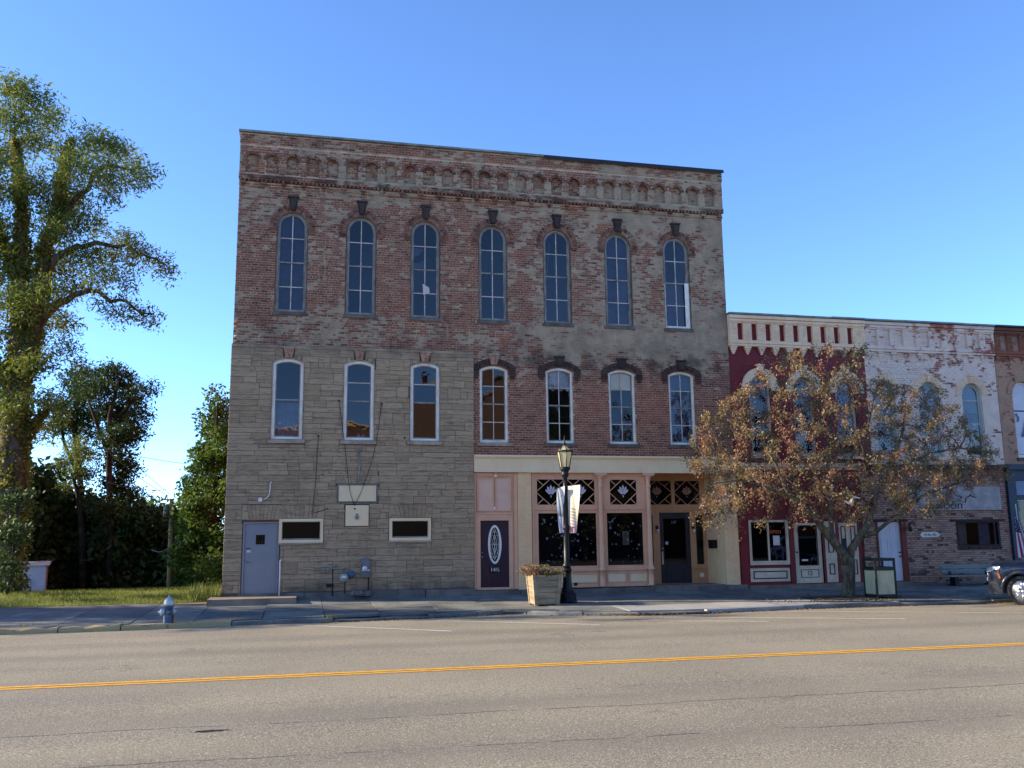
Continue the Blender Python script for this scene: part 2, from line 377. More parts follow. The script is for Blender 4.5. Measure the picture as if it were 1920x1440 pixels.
# ---------------------------------------------------------------- brickwork
COURSE, BL, MJ = .0765, .2150, .0165
def span_cut(a, b, cuts):
    segs = [(a, b)]
    for c, d in cuts:
        new = []
        for p, q in segs:
            if d <= p or c >= q: new.append((p, q)); continue
            if c > p: new.append((p, c))
            if d < q: new.append((d, q))
        segs = new
    return segs
def brick_cells(x0, x1, z0, z1, cuts, course=COURSE, L=BL, header=6):
    """cuts(z) -> intervals of x with no brick; yields (xa, xb, za, zb)"""
    cells = []; k = 0; z = z0
    while z + course <= z1 + .01:
        zm = z + course / 2; hd = (k % header == header - 1); ln = L / 2 if hd else L
        off = (0, .5)[k % 2] * ln
        for a, b in span_cut(x0, x1, cuts(zm)):
            i = math.floor((a - off) / ln); x = i * ln + off
            while x < b:
                xa, xb = max(x, a), min(x + ln, b)
                if xb - xa > .035: cells.append((xa + MJ / 2 * (xa > a), xb - MJ / 2 * (xb < b), z + MJ / 2, z + course - MJ / 2))
                x += ln
        z += course; k += 1
    return cells
def lay(cells, y, depth, mat, parent, singles=0, prefer=None, name='brick', mat2=None):
    """single bricks nearest the eye as parts of their own, the rest joined"""
    full = [c for c in cells if abs((c[1] - c[0]) - (BL - MJ)) < .004]
    chosen = set()
    if singles:
        eye = Vector((CX, CY, EYE))
        full.sort(key=lambda c: (Vector(((c[0] + c[1]) / 2, y, c[2])) - eye).length if prefer is None else prefer(c))
        mb = MB(); hx, hz = (BL - MJ) / 2, (COURSE - MJ) / 2
        mb.box(-hx, hx, 0, depth, -hz, hz, r=0.0, back=False)
        me = mesh_np(name, mb.v, [i for f in mb.f for i in f], [len(f) for f in mb.f], mat, mb.r)
        for c in full[:singles]:
            chosen.add(c)
            o = link(name, me, parent, ((c[0] + c[1]) / 2, y + random.uniform(-.003, .003), (c[2] + c[3]) / 2))
            o.rotation_euler.y = random.uniform(-.004, .004)
    mb = MB()
    for c in cells:
        if c in chosen: continue
        j = random.uniform(-.003, .003)
        mb.box(c[0], c[1], y + j, y + depth, c[2], c[3], back=False)
    if mb.v: mb.build(name + 'work', mat, parent, kind='stuff')
def arc(cx, cz, r, a0, a1, n):        # angles from +x, anticlockwise
    return [(cx + r * cos(a0 + (a1 - a0) * i / n), cz + r * sin(a0 + (a1 - a0) * i / n)) for i in range(n + 1)]
def round_hole(cx, hw, z0, zs, n=14): # round-headed opening, anticlockwise
    return [(cx - hw, z0), (cx + hw, z0)] + arc(cx, zs, hw, 0, pi, n)
def seg_hole(cx, hw, z0, ztop, rise, n=8):
    R = (hw * hw + rise * rise) / (2 * rise); a = asin(hw / R)
    return [(cx - hw, z0), (cx + hw, z0)] + arc(cx, ztop - R, R, pi / 2 - a, pi / 2 + a, n)
def ring(mb, cx, cz, r0, r1, a0, a1, cnt, y0, y1, gap=.012):
    for i in range(cnt):
        da = (a1 - a0) / cnt; s0 = a0 + da * i; s1 = s0 + da
        g0, g1 = gap / 2 / r0, gap / 2 / r1
        pts = [(cx + r0 * cos(s0 + g0), cz + r0 * sin(s0 + g0)), (cx + r1 * cos(s0 + g1), cz + r1 * sin(s0 + g1)),
               (cx + r1 * cos(s1 - g1), cz + r1 * sin(s1 - g1)), (cx + r0 * cos(s1 - g0), cz + r0 * sin(s1 - g0))]
        mb.prism(pts, y0 + random.uniform(-.004, .004), y1)
def keystone(cx, z0, z1, w0, w1, y0, y1, mat, parent, orn=False):
    mb = MB(); h = z1 - z0
    mb.prism([(cx - w0 / 2, z0), (cx + w0 / 2, z0), (cx + w1 / 2, z1 - .05), (cx - w1 / 2, z1 - .05)], y0, y1)
    mb.box(cx - w1 / 2 - .02, cx + w1 / 2 + .02, y0 - .03, y1, z1 - .05, z1)
    mb.prism([(cx - w0 * .3, z0 + .03), (cx + w0 * .3, z0 + .03), (cx + w1 * .32, z1 - .08), (cx - w1 * .32, z1 - .08)], y0 - .025, y0)
    if orn:
        for dx in (-.05, 0, .05): mb.tube([(cx + dx * .6, y0 - .03, z0 + .05), (cx + dx, y0 - .035, z1 - .1)], .013, 5)
    mb.build('keystone', mat, parent)
def frame_strip(mb, outer, inner, y0, y1, closed=True):
    n = len(outer); b = len(mb.v); rr = random.random()
    mb.v += [(x, y0, z) for x, z in outer] + [(x, y0, z) for x, z in inner] + [(x, y1, z) for x, z in inner] + [(x, y1, z) for x, z in outer]
    for i in range(n if closed else n - 1):
        j = (i + 1) % n
        for q in ([b + i, b + j, b + n + j, b + n + i], [b + n + i, b + n + j, b + 2 * n + j, b + 2 * n + i], [b + 3 * n + i, b + 3 * n + j, b + j, b + i]):
            mb.f.append(q); mb.r.append(rr); mb.m.append(0); mb.sm.append(False)
def sill(parent, x0, x1, z0, z1, y0, mat, y1=.1):
    mb = MB(); mb.box(x0, x1, y0, y1, z0, z1, jit=.004); mb.build('window_sill', mat, parent)
def shape(cx, hw, z0, ztop, rise):
    if rise >= hw - 1e-6: return round_hole(cx, hw, z0, ztop - hw, 14)
    return seg_hole(cx, hw, z0, ztop, rise, 14)
def arched_window(parent, cx, z0, ztop, hw, rise, y, cols, bars, mframe, msash, mmunt, mglass, casing=.05, sash=.045, mwid=.022, seed=0, meet=.5, label=None, name='window'):
    """outer casing, sash, muntins and panes; bars = heights (shares) of horizontal bars, the one at meet is the meeting rail"""
    o = shape(cx, hw, z0, ztop, rise); ri = lambda k: (hw - k) if rise >= hw - 1e-6 else rise * ((hw - k) / hw) ** 2
    c1 = shape(cx, hw - casing, z0 + casing, ztop - casing, ri(casing))
    mb = MB(); frame_strip(mb, o, c1, y, y + .10); win = mb.build(name, mframe, parent, label=label)
    c2 = shape(cx, hw - casing - sash, z0 + casing + sash * 1.3, ztop - casing - sash, ri(casing + sash))
    mb = MB(); frame_strip(mb, c1, c2, y + .025, y + .07)
    zb, zt = z0 + casing, ztop - casing; H = zt - zb
    iw = hw - casing
    mb.box(cx - iw, cx + iw, y + .02, y + .07, zb + H * meet - .022, zb + H * meet + .022)
    mb.build('sash', msash, win)
    def top_at(x):
        dx = abs(x - cx); ihw = hw - casing - sash
        if rise >= hw - 1e-6: return ztop - hw + sqrt(max(ihw * ihw - dx * dx, 0))
        i_ = hw - casing - sash; q = ri(casing + sash); R = (i_ * i_ + q * q) / (2 * q); return ztop - casing - sash - R + sqrt(max(R * R - dx * dx, 0))
    if cols > 1 or bars:
        mb = MB()
        for k in range(1, cols):
            x = cx - iw + 2 * iw * k / cols
            mb.box(x - mwid / 2, x + mwid / 2, y + .03, y + .06, zb + .03, zb + H * meet - .022)
            mb.box(x - mwid / 2, x + mwid / 2, y + .03, y + .06, zb + H * meet + .022, top_at(x) + .01)
        for s_ in bars:
            z = zb + H * s_
            mb.box(cx - iw + .02, cx + iw - .02, y + .033, y + .057, z - mwid / 2, z + mwid / 2)
        mb.build('muntin', mmunt, win)
    levels = sorted([0.0, meet] + list(bars)); zs = [zb + H * s_ for s_ in levels] + [ztop]
    rs = random.Random(seed)
    for k in range(cols):
        xa, xb = cx - iw + 2 * iw * k / cols, cx - iw + 2 * iw * (k + 1) / cols
        for j in range(len(zs) - 1):
            za, zc = zs[j], zs[j + 1]; yy = y + .045; last = j == len(zs) - 2
            t = [0] + [rs.uniform(-.009, .009) for _ in range(2)]
            if last:
                n = 8; top = [(xa + (xb - xa) * i / n, top_at(xa + (xb - xa) * i / n) + .012) for i in range(n + 1)]
                pts = [(xa, za), (xb, za)] + top[::-1]
            else: pts = [(xa, za), (xb, za), (xb, zc), (xa, zc)]
            mx, mz = (xa + xb) / 2, (za + min(zc, ztop)) / 2
            mb = MB(); mb.add([(x, yy + t[0] + (x - mx) * t[1] * 2 + (z - mz) * t[2] * 2, z) for x, z in pts], [tuple(range(len(pts)))])
            mb.build('pane', mglass, win)
    return win
def curtain(parent, x0, x1, z0, z1, y, mat, folds=7, amp=.03, name='curtain', sag=0):
    mb = MB(); n = folds * 4; xs = [x0 + (x1 - x0) * i / n for i in range(n + 1)]
    vs = []
    for z, k in ((z0, 1.0), ((z0 + z1) / 2, .8), (z1, .5)):
        for i, x in enumerate(xs):
            vs.append((x, y + amp * k * sin(i * pi / 2 + .6 * sin(i)), z + (sag * sin(i * .9) if z == z0 else 0)))
    m = n + 1
    mb.add(vs, [(r * m + i, r * m + i + 1, (r + 1) * m + i + 1, (r + 1) * m + i) for r in range(2) for i in range(n)], sm=True)
    return mb.build(name, mat, parent, smooth=True)
def rect(x0, x1, z0, z1): return [(x0, z0), (x1, z0), (x1, z1), (x0, z1)]
def rframe(mb, x0, x1, z0, z1, w, y0, y1, wb=None):
    wb = w if wb is None else wb
    mb.box(x0, x0 + w, y0, y1, z0 + wb, z1 - w); mb.box(x1 - w, x1, y0, y1, z0 + wb, z1 - w)
    mb.box(x0, x1, y0, y1, z1 - w, z1); mb.box(x0, x1, y0, y1, z0, z0 + wb); return mb
def plate(name, x0, x1, z0, z1, y, mat, parent, th=.0):
    mb = MB()
    if th: mb.box(x0, x1, y, y + th, z0, z1)
    else: mb.quad((x0, y, z0), (x1, y, z0), (x1, y, z1), (x0, y, z1))
    return mb.build(name, mat, parent)
def text_mesh(name, body, size, mat, parent, x, y, z, extrude=.004, sx=1.0, shear=0, rz=0):
    cu = bpy.data.curves.new(name, 'FONT'); cu.body = body; cu.size = size; cu.extrude = extrude; cu.align_x = 'CENTER'; cu.align_y = 'CENTER'; cu.shear = shear
    tmp = bpy.data.objects.new('tmp', cu); COL.objects.link(tmp)
    dg = bpy.context.evaluated_depsgraph_get(); me = bpy.data.meshes.new_from_object(tmp.evaluated_get(dg))
    bpy.data.objects.remove(tmp); bpy.data.curves.remove(cu)
    M = Matrix.Translation((x, y, z)) @ Matrix.Rotation(rz, 4, 'Z') @ Matrix.Rotation(pi / 2, 4, 'X') @ Matrix.Diagonal((sx, 1, 1, 1))
    me.transform(M); me.materials.clear(); me.materials.append(mat)
    return link(name, me, parent)

# ================================================================ the three-storey brick building
XU = [-7.05, -4.90, -2.84, -0.60, 1.60, 3.76, 5.89]
BX0, BX1, BZ = -8.72, 7.69, 14.30
B = empty('brick_building', (-.5, 0, -.2), 'large three-storey weathered red brick building with arched windows, stone-clad lower left and cream shopfront', 'building')
SMALLW = [(-7.18, -5.90, 1.50, 2.20), (-3.91, -2.64, 1.53, 2.20)]
DOORH = (-8.20, -7.17, 0.02, 2.12)
up_h = [round_hole(x, .49, 8.55, 11.35) for x in XU]
lo_h = [seg_hole(x, .465, 4.56, 7.09, .14) for x in XU]
st_h = [rect(*w) for w in SMALLW] + [rect(*DOORH)]
mb = MB()
mb.panel([(BX0, -.5), (-1.27, -.5), (-1.27, 4.12), (BX1, 4.12), (BX1, 12.96), (BX0, 12.96)], up_h + lo_h + st_h, .008, .32)
mb.build('wall', M_MORTAR, B)
mb = MB(); mb.box(BX0, BX0 + .3, .32, 24, -3, 14.2); mb.build('side_wall', M_SIDEWALL, B)
mb = MB(); mb.box(BX1 - .3, BX1, .32, 24, -3, 14.2); mb.build('side_wall', M_SIDEWALL, B)
mb = MB(); mb.box(BX0 + .3, BX1 - .3, 23.7, 24, -3, 14.2); mb.build('rear_wall', M_SIDEWALL, B)
mb = MB(); mb.box(BX0 + .3, BX1 - .3, .32, 23.7, 13.2, 13.4); mb.build('roof', M_COPB, B)
mb = MB()
for z in (0.0 - .14, 4.16, 7.9): mb.box(BX0 + .3, BX1 - .3, 1.25 if z < 4.2 else .32, 23.7, z - .2, z)
mb.box(-1.6, -1.4, .32, 23.7, 0, 4); mb.build('floor', M_DARKIN, B)
mb = MB(); mb.box(BX0 + .3, BX1 - .3, 6.0, 6.1, 0, 13.2); mb.build('inner_wall', M_DARKIN, B)

ZSP, R1, R2 = 11.35, .60, .70
def cuts_main(z):
    c = []
    for x in XU:
        if 8.46 < z < 8.56: c.append((x - .55, x + .55))
        if 8.56 <= z < ZSP - .03: c.append((x - .49, x + .49))
        elif ZSP - .03 <= z < ZSP + R2 + .01:
            w = sqrt(max((R2 + .01) ** 2 - max(z - ZSP, 0) ** 2, 0)); c.append((x - max(w, .0), x + w))
        if 11.93 <= z < 12.32: c.append((x - .17, x + .17))
    for i, x in enumerate(XU):
        if i < 3: continue
        if 4.46 < z < 4.58: c.append((x - .57, x + .57))
        if 4.56 <= z < 6.95: c.append((x - .465, x + .465))
        elif 6.95 <= z < 7.34: c.append((x - .68 * sqrt(max(0, 1 - ((z - 6.9) / .45) ** 2)) if z > 6.95 else x - .465, x + .68 * sqrt(max(0, 1 - ((z - 6.9) / .45) ** 2))))
        if 7.1 <= z < 7.44: c.append((x - .18, x + .18))
    return c
cells = brick_cells(-1.27, BX1, 4.18, 7.50, cuts_main) + brick_cells(BX0, BX1, 4.18 + COURSE * 43, 12.60, cuts_main)
lay(cells, 0.0, .03, M_BRICK, B, singles=300)
# --- cornice: corbel bands and a blind arcade of 26 round niches
mb = MB(); mb.box(BX0 - .01, BX1 + .01, -.035, .0, 12.60, 12.72, r=.2); mb.build('string_course', M_MORTAR, B)
NP = [-8.35 + .6224 * i for i in range(26)]
nh = [round_hole(x, .195, 13.00, 13.445, 8) for x in NP]
mb = MB(); mb.panel(rect(BX0 - .01, BX1 + .01, 12.96, 13.95), nh, -.100, .0); mb.box(BX0 - .01, BX1 + .01, .01, .3, 12.96, BZ)
mb.build('cornice_wall', M_MORTAR, B)
mb = MB(); mb.box(BX0 - .02, BX1 + .02, -.125, .01, 13.952, BZ); mb.build('parapet', M_MORTAR, B)
def cuts_cor(z):
    c = []
    for x in NP:
        if 13.0 < z < 13.445: c.append((x - .195, x + .195))
        elif 13.445 <= z < 13.445 + .285: w = sqrt(.285 ** 2 - (z - 13.445) ** 2); c.append((x - w, x + w))
    return c
lay(brick_cells(BX0 - .01, BX1 + .01, 12.97, 13.95, cuts_cor), -.108, .02, M_BRICK, B)
lay(brick_cells(BX0 - .02, BX1 + .02, 13.96, BZ - .02, lambda z: []), -.135, .02, M_BRICK, B)
lay([c for x in NP for c in brick_cells(x - .195, x + .195, 13.0, 13.66, lambda z: [])], -.002, .012, M_BRICK, B)
lay(brick_cells(BX0 - .01, BX1 + .01, 12.605, 12.72, lambda z: []), -.042, .02, M_BRICK, B)
mb = MB()
for x in NP: ring(mb, x, 13.445, .200, .283, 0, pi, 9, -.122, -.08, .016)
mb.build('niche_arch', M_ARCHB, B, kind='stuff')
mb = MB()
for x in NP: frame_strip(mb, arc(x, 13.445, .205, -.1, pi + .1, 12), arc(x, 13.445, .186, -.1, pi + .1, 12), -.114, -.02, False)
mb.build('niche_soffit', M_ARCHB, B, kind='stuff')
lay(brick_cells(BX0 - .02, BX1 + .02, 12.79, 12.96, lambda z: []), -.14, .03, M_BRICK, B)
mb = MB(); mb.box(BX0 - .02, BX1 + .02, -.132, 0.0, 12.79, 12.958); mb.build('corbel_band', M_MORTAR, B)
mb = MB(); x = BX0
while x < BX1 - .05: mb.box(x, x + .075, -.12, .0, 12.725, 12.788); x += .13
mb.build('dentil', M_ARCHB, B, kind='stuff')
for i in range(28):            # small corbels below the band
    x = -8.66 + .6224 * i - .02
    if x > BX1 - .1: break
    mb = MB(); mb.box(x, x + .15, -.11, -.036, 12.64, 12.722); mb.box(x + .035, x + .115, -.06, -.036, 12.56, 12.64); mb.build('corbel', M_ARCHB, B)
mb = MB(); xs = [BX0 - .06 + i * 1.42 for i in range(8)]
for i in range(7): mb.box(xs[i], xs[i + 1] - .006, -.22, .4, 14.31 + random.uniform(-.006, .006), 14.375)
mb.build('coping', M_COPG, B, label='grey-green metal roof edge over the left half')
mb = MB(); mb.box(xs[7] - .006, BX1 + .06, -.23, .4, 14.315, 14.365); mb.box(xs[7] - .006, BX1 + .06, -.23, -.215, 14.25, 14.315); mb.build('coping', M_COPB, B, label='black metal roof edge over the right half')
# --- stone veneer
VF = -.055
def vcuts():
    R = [(a - .02, b + .02, c - .02, d + .02) for a, b, c, d in SMALLW] + [(DOORH[0] - .03, DOORH[1] + .03, -.6, DOORH[3] + .06)]
    R += [(x - .56, x + .56, 4.46, 4.58) for x in XU[:3]] + [(x - .47, x + .47, 4.56, 6.97) for x in XU[:3]] + [(x - .40, x + .40, 6.97, 7.05) for x in XU[:3]] + [(x - .25, x + .25, 7.05, 7.10) for x in XU[:3]]
    R += [(x - .17, x + .17, 7.08, 7.44) for x in XU[:3]]
    R += [(-5.50, -4.30, 2.68, 3.24), (-5.26, -4.53, 1.96, 2.61)]
    return R
FANS = [(-8.26, -7.12, 2.18, 2.62), (-7.20, -5.86, 2.22, 2.60), (-3.93, -2.60, 2.22, 2.60), (-5.55, -4.25, 3.26, 3.50)]
def rsub(r, c):
    a0, a1, b0, b1 = r; c0, c1, d0, d1 = c
    if c1 <= a0 or c0 >= a1 or d1 <= b0 or d0 >= b1: return [r]
    out = []
    if c0 > a0: out.append((a0, c0, b0, b1))
    if c1 < a1: out.append((c1, a1, b0, b1))
    m0, m1 = max(a0, c0), min(a1, c1)
    if d0 > b0: out.append((m0, m1, b0, d0))
    if d1 < b1: out.append((m0, m1, d1, b1))
    return out
stones = []; rs = random.Random(5); z = .06; zmax = 7.50
while z < zmax - .05:
    h = min(rs.choice((.15, .2, .23, .3, .36)), zmax - z)
    if zmax - z - h < .08: h = zmax - z
    x = BX0 - .03
    while x < -1.27:
        w = rs.uniform(.3, .95) if h > .17 else rs.uniform(.4, 1.25)
        x1 = min(x + w, -1.27)
        if -1.27 - x1 < .15: x1 = -1.27
        if h > .28 and rs.random() < .62:
            q = rs.choice((.33, .5, .62)) * h; xm = x + (x1 - x) * rs.uniform(.35, .65)
            if rs.random() < .5: stones += [(x, x1, z, z + q), (x, x1, z + q, z + h)]
            else: stones += [(x, xm, z, z + q), (xm, x1, z, z + q), (x, x1, z + q, z + h)]
        elif h > .19 and rs.random() < .3: stones += [(x, x1, z, z + h / 2), (x, x1, z + h / 2, z + h)]
        else: stones.append((x, x1, z, z + h))
        x = x1
    z += h
for c in vcuts() + FANS:
    stones = [q for r in stones for q in rsub(r, c)]
stones = [q for q in stones if q[1] - q[0] > .05 and q[3] - q[2] > .03]
mb = MB()
holes = [rect(*w) for w in SMALLW] + [rect(*DOORH)] + [seg_hole(x, .46, 4.47, 7.085, .14) for x in XU[:3]]
mb.panel(rect(BX0 - .03, -1.27, -.45, 7.50), holes, -.047, .006); mb.build('veneer_backing', M_JOINT, B)
stones.sort(key=lambda q: -(q[1] - q[0]) * (q[3] - q[2]))
rest = MB()
for i, (a, b, c, d) in enumerate(stones):
    g = .0045; mb = MB() if i < 280 else rest; j = rs.uniform(-.007, .004)
    y = VF + j
    vs = [(a + g, y + .006, c + g), (b - g, y + .006, c + g), (b - g, y + .006, d - g), (a + g, y + .006, d - g)]
    e = min(.012, (d - c) * .2)
    fr = [(a + g + e, y, c + g + e), (b - g - e, y, c + g + e), (b - g - e, y, d - g - e), (a + g + e, y, d - g - e)]
    bk = [(p[0], -.04, p[2]) for p in vs]
    mb.add(vs + fr + bk, [(4, 5, 6, 7), (0, 1, 5, 4), (1, 2, 6, 5), (2, 3, 7, 6), (3, 0, 4, 7), (8, 9, 1, 0), (9, 10, 2, 1), (10, 11, 3, 2), (11, 8, 0, 3)])
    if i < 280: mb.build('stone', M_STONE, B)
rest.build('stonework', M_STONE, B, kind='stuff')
for a, b, c, d in FANS:                 # fan of upright wedge stones over the openings
    n = 9 if d - c > .3 else 6; ox = (a + b) / 2; oz = c - 1.3 * (d - c) / .4
    for i in range(n):
        t0, t1 = a + (b - a) * i / n, a + (b - a) * (i + 1) / n
        top = d - .004
        lo_ = lambda t: ox + (t - ox) * (.80 if 0 < round((t - a) / (b - a) * n) < n else 1)
        mb = MB(); mb.prism([(lo_(t0) + .005, c), (lo_(t1) - .005, c), (t1 - .005, top), (t0 + .005, top)], VF + rs.uniform(-.01, 0), -.045)
        mb.build('wedge_stone', M_STONE, B)
# --- foundation and stone course
mb = MB(); x = -8.3
for w in (1.9, 1.5, 2.1, 1.55):
    mb.box(x, x + w - .015, -.13 - random.uniform(0, .03), .0, -.5, .05 + random.uniform(-.03, .02), jit=.012); x += w
mb.build('foundation', M_FOUND, B)
# --- windows
bars4 = (.25, .75)
for i, x in enumerate(XU):
    gm = G_UP
    w = arched_window(B, x, 8.56, 11.82, .465, .465, .085, 2, bars4, M_FRAME_G if i != 6 else M_FRAME_G, M_SASH, M_MUNT, gm, seed=i, mwid=.028)
    if i == 6:
        mb = MB(); mb.box(x + .30, x + .455, .06, .084, 8.6, 10.2); mb.box(x - .45, x + .30, .06, .084, 8.57, 8.66); mb.box(x - .455, x - .42, .06, .084, 8.66, 10.15)
        mb.build('storm_frame', M_FRAME_W, w)
    mb = MB(); frame_strip(mb, round_hole(x, .485, 8.56, ZSP), round_hole(x, .455, 8.59, ZSP), .03, .09); mb.build('casing', M_SILL if i else M_SILL, w)
    sill(B, x - .54, x + .54, 8.465, 8.555, -.035, M_SILL)
    mb = MB()
    ring(mb, x, ZSP, .495, .595, -.12, pi + .12, 27, -.018, .2); ring(mb, x, ZSP, .60, R2, -.12, pi + .12, 33, -.030, .1)
    mb.build('arch_brick', M_ARCHB, B, kind='stuff')
    mb = MB(); frame_strip(mb, arc(x, ZSP, R2 + .004, -.12, pi + .12, 30), arc(x, ZSP, .492, -.12, pi + .12, 30), -.010, .15, False); mb.build('arch_mortar', M_ARCHM, B)
    for sgn in (-1, 1):
        mb = MB(); xa = x + sgn * .595; mb.box(xa - .11, xa + .11, -.045, .0, 11.19, 11.25); mb.box(xa - .08, xa + .08, -.035, .0, 11.12, 11.188)
        mb.build('hood_stop', M_ARCHB, B)
    keystone(x, 11.855, 12.32, .17, .31, -.09, .03, M_KEYD, B)
curtain(B, XU[0] - .42, XU[0] + .42, 8.6, 11.75, .26, M_CURT, 9)
curtain(B, XU[5] - .42, XU[5] + .42, 8.6, 11.75, .26, M_CURT, 9)
curtain(B, XU[6] - .42, XU[6] + .42, 8.6, 10.2, .26, M_CURT, 7)
mb = MB()       # shredded scrap hanging in the third window, a fallen sheet above it
for k in range(6):
    xx = XU[2] - .07 + k * .035; mb.quad((xx, .105, 9.72 - .02 * k), (xx + .028, .10, 9.71 - .02 * k), (xx + .05, .105, 9.36 + .015 * k), (xx + .02, .11, 9.34 + .015 * k))
mb.build('torn_paper', M_PAPER, B)
mb = MB(); mb.prism([(XU[2] - .38, 10.25), (XU[2] - .03, 10.25), (XU[2] - .03, 10.52), (XU[2] - .2, 10.42), (XU[2] - .38, 10.44)], .16, .165); mb.prism([(XU[2] - .38, 10.62), (XU[2] - .2, 10.68), (XU[2] - .03, 10.9), (XU[2] - .38, 10.93)], .16, .165)
mb.build('sheet', M_FROST, B)
mb = MB(); mb.tube([(XU[4] - .36, .2, 9.9), (XU[4] - .2, .2, 11.4)], .012, 5); mb.tube([(XU[4] - .05, .2, 10.9), (XU[4] - .02, .2, 10.2)], .01, 5); mb.build('fallen_rod', M_MUNT, B)
for i, x in enumerate(XU):
    if i < 3:
        w = arched_window(B, x, 4.58, 7.08, .455, .13, -.02 if i < 3 else .08, 1, () if i == 0 else (.74,), M_FRAME_W, M_SASH, M_MUNT, G_UP, casing=.085, sash=.03, seed=20 + i, meet=.49, mwid=.03)
        mb = MB(); frame_strip(mb, seg_hole(x, .475, 4.58, 7.115, .15, 10), seg_hole(x, .458, 4.6, 7.085, .14, 10), -.075, .0); mb.build('arch_lip', M_SILLW, w)
        sill(B, x - .55, x + .55, 4.47, 4.575, -.11, M_SILLW, .1)
        keystone(x, 7.10, 7.44, .19, .31, -.12, -.03, M_KEYT, B, True)
    else:
        w = arched_window(B, x, 4.58, 7.07, .46, .13, .07, 2, (.25, .75), M_FRAME_W, M_SASH, M_MUNT, G_CLR if i in (4, 5) else G_UP, casing=.075, sash=.03, seed=30 + i, mwid=.028)
        sill(B, x - .56, x + .56, 4.465, 4.575, -.05, M_SILLW if i == 3 else M_SILL)
        R = (.465 ** 2 + .14 ** 2) / .28; a = asin(.465 / R)
        mb = MB(); ring(mb, x, 7.09 - R, R + .003, R + .10, pi / 2 - a * 1.12, pi / 2 + a * 1.12, 17, -.03, .2)
        mb.build('arch_brick', M_DARKB, B, kind='stuff')
        mb = MB(); ring(mb, x, 7.09 - R, R + .105, R + .215, pi / 2 - a * 1.22, pi / 2 + a * 1.22, 19, -.055, .1)
        for sgn in (-1, 1):
            for k in range(4): mb.box(x + sgn * .61 - .11, x + sgn * .61 + .11, -.05, .0, 6.97 - .0765 * k + .006, 7.035 - .0765 * k)
            mb.box(x + sgn * .61 - .07, x + sgn * .61 + .07, -.06, .0, 6.64, 6.72)
        mb.build('hood_brick', M_DARKB, B, kind='stuff')
        mb = MB(); frame_strip(mb, arc(x, 7.09 - R, R + .217, pi / 2 - a * 1.22, pi / 2 + a * 1.22, 14), arc(x, 7.09 - R, R + .003, pi / 2 - a * 1.22, pi / 2 + a * 1.22, 14), -.02, .1, False); mb.build('hood_mortar', M_DARKM, B)
        keystone(x, 7.10, 7.45, .19, .32, -.10, .03, M_KEYT if i == 3 else M_KEYD, B, i == 3)
curtain(B, XU[4] - .38, XU[4] + .38, 6.35, 7.0, .19, M_CURTW, 5, .04, sag=.03)
mb = MB(); mb.quad((XU[5] - .38, .15, 6.38), (XU[5] + .38, .15, 6.40), (XU[5] + .38, .15, 7.02), (XU[5] - .38, .15, 7.02)); mb.build('window_blind', M_BLIND, B)
curtain(B, XU[6] - .38, XU[6] + .38, 4.7, 6.9, .28, M_CURT, 6)
curtain(B, XU[0] - .36, XU[0] + .36, 4.65, 5.75, .22, M_CURTW, 6)
for dx in (.02, .16):
    o = MB().lathe((XU[1] + dx, .14, 4.70), [(.0, 0), (.045, .01), (.055, .06), (.03, .1), (0, .11)], 8).build('vase', M_WHITE, B)
# --- small ground-floor windows, steel door
for x0, x1, z0, z1 in SMALLW:
    mb = MB(); rframe(mb, x0 - .005, x1 + .005, z0 - .005, z1 + .005, .085, -.085, .06); w = mb.build('window', M_CREAM, B)
    mb = MB(); mb.box(x0 + .08, x1 - .08, -.02, .04, z0 + .08, z0 + .105); rframe(mb, x0 + .08, x1 - .08, z0 + .105, z1 - .08, .018, -.02, .03); mb.build('sash', M_SASH, w)
    plate('pane', x0 + .09, x1 - .09, z0 + .1, z1 - .09, .0, G_DARK, w)
    mb = MB(); mb.box(x0 - .03, x1 + .03, -.10, -.03, z0 - .05, z0 - .008); mb.build('window_sill', M_SILLW, B)
x0, x1, z0, z1 = DOORH
mb = MB(); mb.box(x0, x0 + .045, -.065, .1, z0 + .01, z1 - .05); mb.box(x1 - .045, x1, -.065, .1, z0 + .01, z1 - .05); mb.box(x0, x1, -.065, .1, z1 - .05, z1); fr = mb.build('door_frame', M_DOORB, B)
mb = MB(); mb.box(x0 - .01, x1 + .02, -.08, -.03, z1 + .002, z1 + .045); mb.build('rusty_lintel', M_REDBROWN, B)
mb = MB(); dw = (-7.86, -7.56, 1.44, 1.76)
mb.panel(rect(x0 + .05, x1 - .05, z0 + .015, z1 - .055), [rect(dw[0] + .02, dw[1] - .02, dw[2] + .02, dw[3] - .02)], -.03, .015)
door = mb.build('door', M_DOORB, B, label='blue-grey steel door with a small square window')
mb = MB(); rframe(mb, dw[0] - .01, dw[1] + .01, dw[2] - .01, dw[3] + .01, .03, -.042, -.02); mb.build('window_trim', M_DOORB, door)
plate('pane', dw[0], dw[1], dw[2], dw[3], -.01, G_DARK, door)
mb = MB()
for k in range(4): mb.tube([(dw[0] + .05 + .07 * k, .1, dw[2]), (dw[0] + .05 + .07 * k, .1, dw[2] + .14)], .014, 5)
mb.build('window_guard', M_OFFW, door)
mb = MB(); mb.tube([(x0 + .12, -.035, .96), (x0 + .12, -.085, .96), (x0 + .24, -.085, .95)], [.02, .016, .012], 7); mb.lathe((x0 + .12, -.03, .96), [(.033, 0), (.033, -.012)], 10, axis='y'); mb.build('handle', M_STEEL, door)
mb = MB(); mb.box(x0 + .10, x0 + .22, -.05, -.03, 1.335, 1.355); mb.build('deadbolt', M_BLACK, door)
plate('notice', x0 + .11, x0 + .22, 1.23, 1.30, -.036, M_PAPER, door, .003)
for z in (.35, 1.75): MB().box(x1 - .075, x1 - .05, -.045, -.03, z, z + .1).build('hinge', M_STEEL, door)

